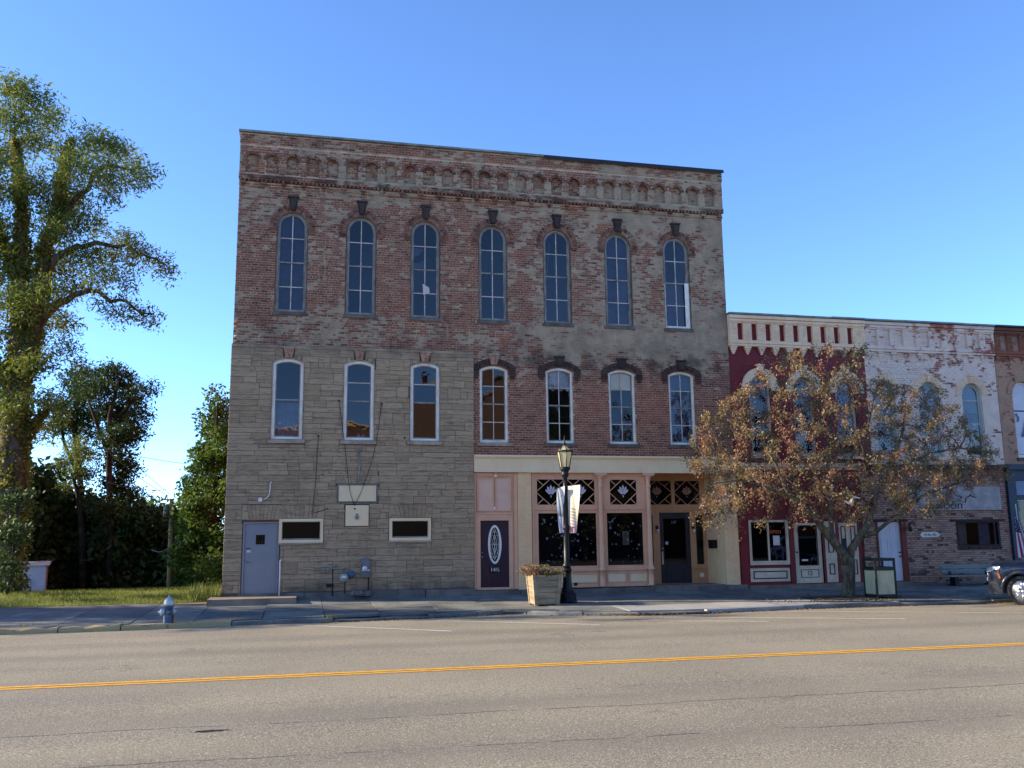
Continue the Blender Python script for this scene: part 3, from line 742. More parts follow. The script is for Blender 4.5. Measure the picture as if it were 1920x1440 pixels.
# ================================================================ cream and pink shopfront (part of the brick building)
ZL = 4.17
mb = MB(); mb.box(-1.27, BX1, -.10, .02, 3.64, 4.10); mb.build('lintel', M_CREAM, B)
mb = MB(); mb.box(-1.28, BX1 + .01, -.17, .02, 4.102, 4.17); mb.box(-1.28, BX1 + .01, -.13, -.10, 4.06, 4.10); mb.box(-1.27, BX1, -.12, -.1, 3.62, 3.67); mb.build('lintel_moulding', M_CREAM, B)
mb = MB(); mb.box(-1.27, BX1, .02, 1.2, 3.86, 4.1); mb.build('soffit', M_TANW, B)
# door bay
def raised(mb, x0, x1, z0, z1, y, w=.04, d=.02): rframe(mb, x0, x1, z0, z1, w, y - d, y)
mb = MB(); mb.panel(rect(-1.27, .14, -.02, 3.62), [rect(-1.055, -.14, .05, 2.11)], .06, .16)
mb.build('door_surround', M_PINK, B)
mb = MB(); mb.box(-1.2, -1.06, .03, .058, .03, 2.3); mb.box(-.135, -.02, .03, .058, .03, 2.3); mb.box(-1.058, -.137, .03, .058, 2.115, 2.3); mb.box(-1.2, -.02, .01, .058, 2.302, 2.36)
mb.box(-1.265, -1.21, .0, .055, 0, 3.6); mb.box(.03, .135, .0, .055, 0, 3.6); mb.box(-1.2, .02, .02, .055, 3.5, 3.6); mb.build('door_trim', M_PINK, B)
for xa, xb in ((-1.16, -.62), (-.58, -.06)):
    mb = MB(); mb.box(xa, xb, .045, .058, 2.4, 3.46); p = mb.build('upper_panel', M_PINKL, B)
    mb = MB(); raised(mb, xa, xb, 2.4, 3.46, .045, .035, .025); mb.build('panel_moulding', M_PINK, p)
mb = MB(); ov = [( -.597 + .15 * cos(t), 1.37 + .54 * sin(t)) for t in [2 * pi * i / 32 for i in range(32)]]
mb.panel(rect(-1.05, -.145, .055, 2.10), [ov], .09, .13); pd = mb.build('door', M_PLUM, B, label='dark plum front door with an oval leaded window')
mb = MB(); o1 = [(-.597 + .215 * cos(t), 1.37 + .60 * sin(t)) for t in [2 * pi * i / 40 for i in range(40)]]; o2 = [(-.597 + .15 * cos(t), 1.37 + .535 * sin(t)) for t in [2 * pi * i / 40 for i in range(40)]]
frame_strip(mb, o1, o2, .06, .10); mb.build('oval_frame', M_WHITE, pd)
mb = MB(); mb.add([(x, .11, z) for x, z in o2], [tuple(range(40))]); mb.build('pane', G_SHOP, pd)
mb = MB()
for k in (.8, .45): mb.tube([(-.597 + .15 * k * cos(t), .10, 1.37 + .535 * k * sin(t)) for t in [2 * pi * i / 28 for i in range(29)]], .007, 4, caps=False)
for k in range(5): mb.tube([(-.597, .10, .9 + k * .2), (-.56, .10, 1.0 + k * .2), (-.597, .10, 1.1 + k * .2), (-.634, .10, 1.0 + k * .2), (-.597, .10, .9 + k * .2)], .007, 4, caps=False)
mb.tube([(-.597, .1, .84), (-.597, .1, 1.9)], .006, 4)
for z in (1.1, 1.37, 1.64): mb.tube([(-.74, .1, z), (-.45, .1, z)], .006, 4)
mb.build('leading', M_FRAME_W, pd)
for z, r in ((1.12, .022), (.99, .032)): MB().lathe((-1.0, .09, z), [(r * .5, 0), (r * .6, -.03), (r, -.045), (r * .8, -.07), (0, -.075)], 10, axis='y').build('door_knob', M_STEEL, pd)
mb = MB(); mb.box(-.76, -.42, .065, .09, .50, .68); ms = mb.build('mail_slot', M_BLACK, pd)
text_mesh('house_number', '14½', .17, M_WHITE, pd, -.59, .06, .59, .003)
mb = MB(); raised(mb, -.95, -.66, .15, .42, .09, .02, .012); raised(mb, -.54, -.25, .15, .42, .09, .02, .012); mb.build('panel_moulding', M_PLUM, pd)
mb = MB(); mb.lathe((-.57, -.02, 3.50), [(.02, .12), (.03, .06), (.07, .0), (.075, -.03), (.0, -.035)], 10); mb.build('soffit_lamp', M_CREAM, B)
mb = MB(); mb.lathe((-.60, .02, 2.47), [(0, -.05), (.025, -.04), (.03, .02), (.018, .06), (0, .065)], 8); mb.build('bare_bulb', M_WHITE, B)
# masonry pier
mb = MB(); mb.box(.145, .59, -.02, .3, -.4, 3.62); mb.build('pier', M_PIER, B)
pc = brick_cells(.15, .585, .02, 3.6, lambda z: []); lay(pc, -.03, .02, M_PIER, B)
# bay frames: two show windows and the cast columns
YB = .05
mb = MB(); mb.panel(rect(.60, 4.56, -.02, 3.635), [rect(.76, 2.76, 2.57, 3.44), rect(.80, 2.78, .64, 2.35), rect(3.22, 4.20, 2.57, 3.44), rect(3.10, 4.37, .64, 2.35)], YB, YB + .1)
mb.build('shopfront_frame', M_PINK, B)
mb = MB()
for x0, x1 in ((.62, 2.78), (3.0, 4.42)):
    mb.box(x0, x1, YB - .05, YB, 2.44, 2.48); mb.box(x0, x1, YB - .07, YB, .50, .56); mb.box(x0, x1, YB - .03, YB, .47, .498); mb.box(x0, x1, YB - .03, YB, .0, .1)
mb.box(.62, .68, YB - .04, YB, .57, 3.6); mb.box(1.70, 1.76, YB - .03, YB, .1, .46)
mb.build('rail', M_PINK, B)
for x0, x1 in ((.72, 1.66), (1.84, 2.74), (3.1, 3.70), (3.84, 4.42)):
    mb = MB(); mb.box(x0, x1, YB - .012, YB - .001, .14, .40); p = mb.build('base_panel', M_CREAM, B)
    mb = MB(); raised(mb, x0 - .02, x1 + .02, .12, .42, YB - .012, .03, .02); mb.build('panel_moulding', M_PINK, p)
def fan_light(x0, x1, z0, z1, y, panels, mfr, motifcol):
    mb = MB(); rframe(mb, x0, x1, z0, z1, .03, y - .03, y + .03); t = mb.build('transom', mfr, B)
    plate('pane', x0 + .02, x1 - .02, z0 + .02, z1 - .02, y + .01, G_SHOP, t)
    H = z1 - z0; mb = MB(); pw = (x1 - x0) / panels
    def bar(a, b, w=.015):
        mb.tube([(a[0], y - .012, a[1]), (b[0], y - .012, b[1])], w, 4, caps=False)
    zc = (z0 + z1) / 2
    for k in range(panels):
        a, b = x0 + pw * k, x0 + pw * (k + 1); c = (a + b) / 2
        for p, q in (((a, zc), (c, z1)), ((c, z1), (b, zc)), ((b, zc), (c, z0)), ((c, z0), (a, zc))): bar(p, q)
        for sx, sz in ((a, z1), (b, z1), (b, z0), (a, z0)):
            e = ((sx + c) / 2 + (0), (zc + sz) / 2); bar((sx, sz), ((a * .5 + b * .5 + sx) / 2, (zc + sz) / 2))
    mb.build('lattice', mfr, t)
    for k in range(panels):
        c = x0 + pw * (k + .5); mb = MB()
        for j in range(5):
            an = radians(-40 + 20 * j); L = (.20, .25, .28, .25, .20)[j]; wd = .072
            bx, bz = c, zc - .12
            d = Vector((sin(an), cos(an))); p_ = Vector((d.y, -d.x))
            b0 = Vector((bx, bz)) + d * .06
            pts = [b0 + p_ * .010, b0 + d * (L * .8) + p_ * wd * .5, b0 + d * L * 1.08, b0 + d * (L * .8) - p_ * wd * .5, b0 - p_ * .010]
            mb.add([(v.x, y - .002, v.y) for v in pts], [tuple(range(5))])
        mb.add([(c - .025, y - .002, zc - .11), (c, y - .002, zc - .19), (c + .025, y - .002, zc - .11)], [(0, 1, 2)])
        mb.build('fan_motif', motifcol, t)
M_MOTW = pbr('etched_motif', (186, 186, 206), None, 4, .6, 0, rv=.1); M_MOTR = pbr('etched_motif_red', (142, 106, 100), None, 4, .6, 0, rv=.1)
fan_light(.76, 2.76, 2.57, 3.44, YB + .02, 2, M_PINK, M_MOTW)
fan_light(3.22, 4.20, 2.57, 3.44, YB + .02, 1, M_PINK, M_MOTW)
fme = MB()
for k in range(3):
    a = pi * k / 3; fme.quad((-cos(a) - .16 * sin(a), 0, -sin(a) + .16 * cos(a)), (-cos(a) + .16 * sin(a), 0, -sin(a) - .16 * cos(a)), (cos(a) + .16 * sin(a), 0, sin(a) - .16 * cos(a)), (cos(a) - .16 * sin(a), 0, sin(a) + .16 * cos(a)))
fme.add([(.42 * cos(pi * i / 6), 0, .42 * sin(pi * i / 6)) for i in range(12)], [tuple(range(12))])
fmesh = mesh_np('snowflake', fme.v, [i for f in fme.f for i in f], [len(f) for f in fme.f], M_FROST, fme.r)
for x0, x1 in ((.80, 2.78), (3.10, 4.37)):
    mb = MB(); rframe(mb, x0, x1, .64, 2.35, .02, YB - .01, YB + .04); w = mb.build('show_window', M_PINK, B)
    plate('pane', x0 + .01, x1 - .01, .65, 2.34, YB + .03, G_SHOP, w)
    n = int(26 * (x1 - x0)); rs = random.Random(int(x0 * 10))
    for k in range(n):
        o = link('snowflake', fmesh, w, (rs.uniform(x0 + .08, x1 - .08), YB + .025, 2.25 - 1.5 * rs.random() ** .9)); s_ = rs.choice((.014, .016, .02, .022, .03, .042)); o.scale = (s_, s_, s_); o.rotation_euler.y = rs.random()
    if x0 > 3:
        mb = MB(); mb.box(3.66, 3.88, YB + .05, YB + .055, 1.30, 1.74); nt_ = mb.build('window_notice', M_BLIND, w)
        mb = MB()
        for k in range(6): mb.quad((3.70, YB + .048, 1.36 + .06 * k), (3.70 + random.uniform(.06, .14), YB + .048, 1.36 + .06 * k), (3.70 + .1, YB + .048, 1.375 + .06 * k), (3.70, YB + .048, 1.375 + .06 * k))
        mb.build('print', M_LETTER, w)
mb = MB(); mb.box(.7, 4.5, .9, .95, .0, 2.9); mb.build('display_backdrop', M_DARKIN, B)
for cx in (2.90, 4.55):
    mb = MB(); mb.lathe((cx, -.03, 0), [(.10, 0.0), (.10, .06), (.085, .07), (.085, .50), (.125, .51), (.125, .55), (.09, .57), (.10, .60), (.078, .64), (.066, 3.1), (.066, 3.14), (.09, 3.16), (.09, 3.2), (.07, 3.22), (.07, 3.42), (.10, 3.46), (.12, 3.5), (.12, 3.52)], 14)
    c = mb.build('cast_column', M_PINK, B)
    mb = MB(); mb.box(cx - .16, cx + .16, -.16, .08, 3.522, 3.56); mb.box(cx - .21, cx + .21, -.13, .08, 3.562, 3.615); mb.build('capital', M_PINK, c)
# recessed entry
YE = 1.1
mb = MB(); mb.box(4.56, 4.62, .05, YE, -.02, 3.86, r=.3); mb.build('entry_side', M_TANW, B)
mb = MB(); mb.panel(rect(4.62, 7.08, -.02, 3.86), [rect(4.76, 5.86, 2.60, 3.47), rect(5.92, 6.90, 2.60, 3.47), rect(4.76, 5.13, .60, 2.28), rect(5.36, 6.47, -.01, 2.36), rect(6.66, 6.97, .58, 2.27)], YE, YE + .1); mb.build('entry_frame', M_TANW, B)
for q_ in ((4.63, 7.07, YE - .04, YE, 2.44, 2.49), (6.5, 7.07, YE - .05, YE, .46, .51), (4.63, 5.34, YE - .05, YE, .46, .51)): MB().box(*q_).build('rail', M_TANW, B)
fan_light(4.76, 5.86, 2.60, 3.47, YE + .02, 1, M_TANW, M_MOTR); fan_light(5.92, 6.90, 2.60, 3.47, YE + .02, 1, M_TANW, M_MOTR)
for x0, x1 in ((4.76, 5.13), (6.66, 6.97)):
    mb = MB(); rframe(mb, x0, x1, .59, 2.28, .02, YE - .01, YE + .05); w = mb.build('sidelight', M_TANW, B); plate('pane', x0, x1, .6, 2.27, YE + .03, G_SHOP, w)
mb = MB(); mb.box(6.70, 6.95, YE - .02, YE - .001, .08, .40); p = mb.build('base_panel', M_TANW, B); mb = MB(); mb.box(6.75, 6.90, YE - .03, YE - .021, .18, .31); mb.build('panel_moulding', M_CREAM, p)
mb = MB(); mb.panel(rect(5.38, 6.45, 0.0, 2.35), [rect(5.50, 6.30, .66, 2.15)], YE + .01, YE + .06); sd = mb.build('shop_door', M_BLACKD, B, label='charcoal shop door with a full-length pane and lettering')
plate('pane', 5.49, 6.31, .65, 2.16, YE + .035, G_SHOP, sd)
mb = MB(); raised(mb, 5.55, 6.25, .10, .50, YE + .01, .03, .02); mb.box(5.58, 6.22, YE - .01, YE + .01, .28, .31); mb.build('panel_moulding', M_BLACKD, sd)
text_mesh('shop_number', '147', .15, M_FROST, sd, 5.88, YE + .03, 2.02, .001)
mb = MB(); mb.box(5.40, 5.45, YE - .02, YE + .01, .62, 1.05); mb.lathe((5.43, YE, 1.15), [(.03, 0), (.03, -.05), (0, -.06)], 8, axis='y'); mb.build('door_pull', M_OFFW, sd)
plate('open_times_card', 5.56, 5.66, 1.28, 1.38, YE + .03, M_PAPER, sd, .002)
for xx in (5.25, 6.57):
    mb = MB(); mb.box(xx - .04, xx + .04, YE - .06, YE, 1.80, 1.92); l = mb.build('entry_lamp', M_BLACK, B); MB().lathe((xx + .02, YE - .06, 1.72), [(0, -.06), (.04, -.04), (.045, .05), (.03, .08)], 8).build('lamp_glass', M_FRAME_W, l)
mb = MB(); mb.add([(7.08, YE, -.1), (7.19, .02, -.1), (7.19, .02, 3.86), (7.08, YE, 3.86), (7.4, YE, -.1), (7.4, YE, 3.86)], [(0, 1, 2, 3), (4, 0, 3, 5)]); mb.build('return_wall', M_PIER, B)
mb = MB()
for c in brick_cells(0, 1.05, .0, 3.6, lambda z: []):
    a, b = c[0] / 1.08, c[1] / 1.08
    P = lambda t, d=0: (7.19 - .11 * t - d, .02 + 1.08 * t)
    (xa, ya), (xb, yb) = P(a, .006), P(b, .006)
    mb.quad((xb, yb, c[2]), (xa, ya, c[2]), (xa, ya, c[3]), (xb, yb, c[3]))
mb.build('return_brickwork', M_PIER, B, kind='stuff')
mb = MB(); mb.box(7.20, BX1, -.03, .3, -.06, 3.62); mb.build('pier', M_PIER, B)
lay(brick_cells(7.205, BX1 - .005, -.05, 3.6, lambda z: []), -.04, .02, M_PIER, B)
mb = MB(); mb.box(4.58, 7.19, .0, YE + .06, -.3, -.02); mb.build('entry_floor', M_CONC, B)
x = -1.27; mb = MB()
for w in (1.45, .62, 2.15, 1.65, 1.2, 1.55):
    mb.box(x, x + w - .012, -.16 - random.uniform(0, .03), .04, -.45, -.03 + random.uniform(-.02, .0), jit=.008); x += w
mb.box(7.35, 7.9, -.14, .02, -.45, -.045, jit=.008); mb.build('threshold_stone', M_FOUND, B)

# ================================================================ red two-storey building
def shell(parent, x0, x1, h, mside, depth=22):
    mb = MB(); mb.box(x0, x1, depth - .3, depth, -3, h); mb.box(x1 - .15, x1 - .01, .35, depth - .3, -3, h - .1); mb.build('rear_wall', mside, parent)
    mb = MB(); mb.box(x0 + .02, x1 - .15, .35, depth - .3, h - .9, h - .7); mb.build('roof', M_COPB, parent)
    mb = MB(); mb.box(x0 + .02, x1 - .15, .35, depth - .3, 3.7, 4.0); mb.box(x0 + .02, x1 - .15, 3.2, 3.3, 0, h - .9); mb.build('floor', M_DARKIN, parent)
def arch_cuts(xs, z0, zs, hw, ro, sl=True):
    def f(z):
        c = []
        for x in xs:
            if z0 - .1 < z < z0 and sl: c.append((x - hw - .1, x + hw + .1))
            elif z0 <= z < zs: c.append((x - hw, x + hw))
            elif zs <= z < zs + ro: w = sqrt(ro * ro - (z - zs) ** 2); c.append((x - w, x + w))
        return c
    return f
RX0, RX1 = 7.70, 12.97
RB = empty('red_building', (10.3, 0, -.2), 'two-storey shop building painted dark red with a cream slotted cornice behind the crabapple', 'building')
RW = [8.80, 10.46, 12.11]
mb = MB(); mb.panel(rect(RX0, RX1, 2.1, 9.1), [round_hole(x, .41, 4.25, 6.60) for x in RW], .008, .35); mb.build('wall', M_RBRICK, RB)
lay(brick_cells(RX0, RX1, 4.0, 8.1, arch_cuts(RW, 4.25, 6.6, .41, .66)), 0, .02, M_RBRICK, RB)
shell(RB, RX0, RX1, 9.1, M_SIDEWALL)
def slot_cornice(P, x0, x1, s0, pitch, n, w, mface, mslot, corbel_w=.24, relief=.11):
    hs = [rect(s0 + pitch * i, s0 + pitch * i + w, 8.24, 8.84) for i in range(n)]
    mb = MB(); mb.panel(rect(x0, x1, 8.02, 9.12), hs, -relief, .0)
    mb.box(x0, x1, -relief - .05, -relief + .001, 8.90, 8.98, r=.4); mb.box(x0, x1, -relief - .08, -relief, 9.0, 9.11, r=.6); mb.box(x0, x1, -relief - .04, -relief, 8.12, 8.20, r=.5); mb.box(x0, x1, -relief - .02, -relief, 8.03, 8.09, r=.45)
    mb.build('cornice', mface, P)
    def cc(z):
        return [(s0 + pitch * i - .01, s0 + pitch * i + w + .01) for i in range(n)] if 8.24 - .04 < z < 8.84 + .04 else []
    lay(brick_cells(x0, x1, 8.21, 8.9, cc), -relief - .012, .02, mface, P)
    for i in range(n + 1):
        xa, xb = s0 + pitch * (i - 1) + w, s0 + pitch * i
        if xb > x1 + .05: break
        xa = max(xa, x0); xb = min(xb, x1); m = (xa + xb) / 2; hw_ = (xb - xa) / 2
        mb = MB(); mb.box(m - hw_ - .015, m + hw_ + .015, -relief - .04, -relief, 8.86, 8.895); mb.build('capital_block', mface, P)
        mb = MB(); k = min(corbel_w / 2, hw_)
        for j, (f_, zz) in enumerate(((1, 7.95), (.8, 7.88), (.55, 7.81), (.35, 7.75))): mb.box(m - k * f_, m + k * f_, -relief * (1 - .2 * j), .0, zz, zz + .068)
        mb.build('corbel', mface, P)
slot_cornice(RB, RX0, RX1, 8.02, .5335, 9, .215, M_CREAMB, M_RBRICK)
def coping(P, x0, x1, z, mat, n=4):
    mb = MB()
    for i in range(n):
        a, b = x0 + (x1 - x0) * i / n, x0 + (x1 - x0) * (i + 1) / n; d = random.uniform(-.012, .012)
        mb.box(a, b - .008, -.24, .4, z + d, z + .06 + d)
    mb.build('coping', mat, P)
coping(RB, RX0 - .02, RX1, 9.13, M_COPG)
for i, x in enumerate(RW):
    arched_window(RB, x, 4.27, 6.99, .40, .40, .10, 1, (.25,), M_OFFW, M_SASH, M_MUNT, G_UP, casing=.06, sash=.04, seed=50 + i)
    mb = MB(); frame_strip(mb, arc(x, 6.6, .68, 0, pi, 20), arc(x, 6.6, .42, 0, pi, 20), -.09, .05, False); mb.build('arch_hood', M_CREAMB, RB)
    mb = MB(); frame_strip(mb, arc(x, 6.6, .50, 0, pi, 20), arc(x, 6.6, .40, 0, pi, 20), -.03, .09, False); mb.build('arch_reveal', M_CREAMB, RB)
    keystone(x, 7.0, 7.40, .17, .26, -.13, -.05, M_CREAMB, RB)
    for xa in (x - .70, x + .41): MB().box(xa, xa + .29, -.08, .0, 6.48, 6.58).build('impost', M_CREAMB, RB)
    sill(RB, x - .5, x + .5, 4.15, 4.25, -.08, M_CREAMB)
curtain(RB, RW[2] - .36, RW[2] + .36, 4.4, 6.9, .3, M_CURT, 6)
# red shopfront
mb = MB(); mb.panel(rect(RX0, 12.36, -.1, 4.0), [rect(8.10, 9.50, .60, 2.04), rect(9.74, 10.80, -.06, 1.98), rect(11.45, 12.20, -.06, 1.96)], -.02, .16); mb.build('shopfront', M_RBRICK, RB)
mb = MB(); mb.box(RX0 - .0, 12.36, -.20, -.02, 3.86, 3.98); mb.box(RX0, 12.36, -.12, -.02, 3.76, 3.858); mb.build('shop_cornice', M_CREAMB, RB)
mb = MB(); mb.box(7.74, 7.78, -.05, -.02, 0, 3.7)
for k in range(11): mb.box(7.9 + .41 * k, 7.92 + .41 * k, -.035, -.02, 2.2, 3.72)
mb.box(RX0, 12.36, -.06, -.02, 2.06, 2.14); mb.box(9.53, 9.72, -.07, -.02, 0, 2.05); mb.build('shopfront_batten', M_RBRICK, RB)
mb = MB(); rframe(mb, 8.08, 9.52, .58, 2.06, .07, -.06, .05, .13); mb.box(8.77, 8.81, -.05, .04, .71, 1.99); w = mb.build('show_window', M_OFFW, RB)
plate('pane', 8.14, 8.78, .70, 2.0, .02, G_SHOP, w); plate('pane', 8.80, 9.46, .70, 2.0, .022, G_SHOP, w)
text_mesh('open_lettering', 'OPEN', .17, M_ORANGE, w, 9.07, .01, 1.66, .001)
plate('window_notice', 8.98, 9.22, 1.22, 1.54, .012, M_PAPER, w, .003)
mb = MB()       # black and white cow standing in the window
def blob(mb, pts, y): mb.prism(pts, y, y + .03)
blob(mb, [(8.86, 1.02), (8.98, .92), (9.06, .98), (9.06, .74), (9.13, .74), (9.15, .86), (9.28, .84), (9.30, .74), (9.37, .74), (9.38, .98), (9.44, 1.02), (9.43, 1.16), (9.34, 1.18), (9.30, 1.34), (9.40, 1.46), (9.24, 1.48), (9.20, 1.40), (9.24, 1.20), (9.0, 1.18), (8.90, 1.14)], .06)
cow = mb.build('cow_cutout', M_CURTW, w)
mb = MB(); blob(mb, [(9.12, .88), (9.26, .88), (9.31, .98), (9.28, 1.08), (9.14, 1.07), (9.08, .98)], .05); blob(mb, [(9.25, 1.24), (9.29, 1.26), (9.27, 1.38), (9.24, 1.36)], .05); blob(mb, [(8.93, 1.0), (9.0, .96), (9.02, 1.08), (8.96, 1.1)], .05); mb.build('cow_patch', M_LETTER, w)
mb = MB(); mb.box(8.06, 9.50, -.045, -.021, .03, .47); p = mb.build('base_panel', M_OFFW, RB); mb = MB(); rframe(mb, 8.16, 9.40, .12, .38, .035, -.055, -.045); mb.build('panel_moulding', M_DBROWN, p)
mb = MB(); mb.panel(rect(9.76, 10.78, -.05, 1.96), [rect(9.93, 10.62, .55, 1.86)], .02, .08); d = mb.build('door', M_OFFW, RB, label='off-white shop door numbered 12')
plate('pane', 9.92, 10.63, .54, 1.87, .05, G_SHOP, d)
mb = MB(); rframe(mb, 9.91, 10.64, .53, 1.88, .025, .01, .03); mb.build('glazing_bead', M_DBROWN, d)
mb = MB(); rframe(mb, 9.95, 10.62, .13, .40, .02, .008, .02); mb.build('panel_moulding', M_NAVY, d)
text_mesh('house_number', '12', .20, M_LETTER, d, 10.28, .015, .265, .003)
plate('paper', 10.02, 10.25, .68, .74, .035, M_PAPER, d, .003)
MB().lathe((9.83, .02, .98), [(.02, 0), (.03, -.04), (0, -.05)], 8, axis='y').build('door_knob', M_BLACK, d)
mb = MB(); mb.box(10.80, 10.88, -.04, .1, -.06, 2.0); mb.box(11.32, 11.44, -.04, .1, -.06, 2.0); mb.build('post', M_RBRICK, RB)
mb = MB(); mb.box(10.89, 11.31, -.035, -.018, -.04, 2.0); p = mb.build('side_panel', M_OFFW, RB)
mb = MB(); rframe(mb, 11.0, 11.2, .22, .58, .03, -.05, -.035); rframe(mb, 11.0, 11.2, .95, 1.8, .03, -.05, -.035); mb.build('panel_moulding', M_DBROWN, p)
for xa, xb in ((11.46, 11.82), (11.83, 12.19)):
    mb = MB(); mb.box(xa, xb, .01, .06, -.05, 1.95); d = mb.build('double_door_leaf', M_OFFW, RB)
    mb = MB(); rframe(mb, xa + .08, xb - .09, 1.0, 1.84, .03, -.005, .01); rframe(mb, xa + .08, xb - .09, .2, .7, .03, -.005, .01); mb.build('panel_moulding', M_DBROWN, d)
    if xa < 11.5: plate('dark_pane', xa + .11, xb - .12, 1.03, 1.42, .0, M_LETTER, d)
x = 7.95; mb = MB()
for w_ in (1.75, 1.5, 1.4, 1.25): mb.box(x, x + w_ - .01, -.48, -.02, -.45, -.065 + random.uniform(-.012, .008), jit=.006); x += w_
mb.build('entrance_step', M_CONC, RB)

# ================================================================ peeling white saloon building
WX0, WX1 = 12.97, 18.42
WB = empty('white_building', (15.7, 0, -.2), 'two-storey brick building with peeling white paint upstairs and a brown brick saloon front below', 'building')
WW = [13.69, 15.50, 17.30]
mb = MB(); mb.panel(rect(WX0, WX1, 3.6, 9.12), [round_hole(x, .42, 4.25, 6.55) for x in WW], .008, .35); mb.build('wall', M_WMORTAR, WB)
lay(brick_cells(WX0, WX1, 4.0, 8.02, arch_cuts(WW, 4.25, 6.55, .42, .67)), 0, .03, M_WBRICK, WB, singles=260)
shell(WB, WX0, WX1, 9.12, M_SIDEWALL)
slot_cornice(WB, WX0, WX1, 13.20, .538, 10, .30, M_WBRICK, M_WMORTAR, .2, .07)
lay([c for i in range(10) for c in brick_cells(13.2 + .538 * i, 13.5 + .538 * i, 8.24, 8.84, lambda z: [])], -.001, .01, M_WBRICK, WB)
coping(WB, WX0, WX1, 9.13, M_COPG)
for i, x in enumerate(WW):
    w = arched_window(WB, x, 4.27, 6.96, .41, .41, .10, 1, (.25, .78), M_PALEG, M_PALEG, M_MUNT, G_UP, casing=.05, sash=.035, seed=60 + i, meet=.45)
    mb = MB(); ring(mb, x, 6.55, .425, .66, 0, pi, 21, -.04, .12); mb.build('arch_brick', M_CREAMB, WB, kind='stuff')
    keystone(x, 6.97, 7.27, .13, .19, -.08, .0, M_CREAMB, WB)
    sill(WB, x - .52, x + .52, 4.15, 4.25, -.08, M_CREAMB)
    mb = MB(); mb.quad((x - .37, .2, 5.5 if i < 2 else 5.9), (x + .37, .2, 5.5 if i < 2 else 5.9), (x + .37, .2, 6.9), (x - .37, .2, 6.9)); mb.build('window_shade', M_PALEG, WB)
curtain(WB, WW[2] - .36, WW[2] + .36, 4.4, 6.0, .25, M_CURT, 6)
# saloon front
SF = -.07; dr = (12.93, 13.82, -.04, 1.97); sw = (16.10, 17.84, 1.09, 1.96)
mb = MB(); mb.panel(rect(12.37, 18.29, -.45, 3.80), [rect(*dr), rect(*sw)], SF + .008, .3); mb.build('saloon_wall', M_SMORTAR, WB)
lay(brick_cells(12.37, 18.29, -.42, 3.80, lambda z: ([(dr[0] - .02, dr[1] + .2)] if z < 2.06 else []) + ([(sw[0] - .04, sw[1] + .04)] if .98 < z < 2.04 else [])), SF, .03, M_SBRICK, WB, singles=280)
mb = MB(); mb.box(12.37, 18.3, -.32, .05, 3.84, 3.96); mb.box(12.37, 18.3, -.22, .05, 3.80, 3.838); mb.build('shop_cornice', M_DBROWN, WB)
mb = MB(); mb.box(12.80, 14.10, -.12, .05, 1.98, 2.06); mb.build('door_lintel', M_DBROWN, WB)
mb = MB(); mb.box(13.83, 14.02, -.11, .05, -.08, 1.975); mb.box(12.86, 12.925, -.10, .05, -.08, 1.975); mb.build('door_trim', M_REDBROWN, WB)
mb = MB(); mb.box(12.94, 13.81, -.03, .03, -.04, 1.96); d = mb.build('door', M_WDOOR, WB, label='white six-panel side door')
mb = MB()
for za, zb in ((.12, .75), (.88, 1.42), (1.52, 1.84)):
    for xa in (13.04, 13.42): rframe(mb, xa, xa + .28, za, zb, .03, -.042, -.03)
mb.build('panel_moulding', M_WDOOR, d)
for z in (.78, .92): MB().lathe((13.74, -.03, z), [(.02, 0), (.03, -.05), (0, -.06)], 8, axis='y').build('door_knob', M_BLACK, d)
mb = MB(); rframe(mb, sw[0], sw[1], sw[2], sw[3], .05, -.09, .03); mb.box(sw[1] - .2, sw[1] - .15, -.07, .03, sw[2], sw[3]); w = mb.build('window', M_DBROWN, WB); plate('pane', sw[0] + .04, sw[1] - .04, sw[2] + .04, sw[3] - .04, .0, G_SHOP, w)
mb = MB(); mb.box(sw[0] - .2, sw[1] + .25, -.13, .0, 1.97, 2.03); mb.build('window_lintel', M_DBROWN, WB)
curtain(WB, 16.2, 16.62, 1.15, 1.95, .12, M_BLIND, 4, .02); curtain(WB, 17.15, 17.6, 1.15, 1.95, .14, M_CURTW, 4, .02)
mb = MB()
for k in range(18): mb.box(16.06 + k * .102, 16.15 + k * .102, -.10, -.06, .99, 1.075)
mb.build('sill_brick', M_DARKB, WB, kind='stuff')
mb = MB(); mb.box(12.4, 14.6, -.42, -.08, -.45, -.12); mb.box(12.8, 15.0, -.62, -.42, -.45, -.22, jit=.005); mb.build('entrance_step', M_CONC, WB)
sg = MB(); sg.box(14.27, 18.0, -.12, -.08, 2.36, 3.18); SG = sg.build('saloon_sign', pbr('faded_sign_white', (162, 164, 166), (140, 143, 148), 3, .7, .1, dirt=.3)); tag(SG, 'long white signboard reading Saloon, half hidden by crabapple branches', 'sign')
text_mesh('lettering', 'Saloon', .40, M_LETTER, SG, 15.72, -.125, 2.53, .003, 1.25)
mb = MB(); mb.tube([(16.5, -.122, 2.62), (16.55, -.122, 2.80), (16.75, -.122, 2.88), (16.95, -.122, 2.80)], .02, 4); mb.build('flourish', M_LETTER, SG)
mb = MB(); mb.prism([(14.58, 1.50), (14.66, 1.42), (15.28, 1.42), (15.38, 1.50), (15.28, 1.60), (14.66, 1.60)], -.10, -.08); PH = mb.build('phone_number_sign', M_FRAME_W); tag(PH, 'small white six-sided plaque with a telephone number on the saloon brick', 'sign')
text_mesh('lettering', '419-961-7502', .115, M_LETTER, PH, 14.97, -.104, 1.505, .002, .78)
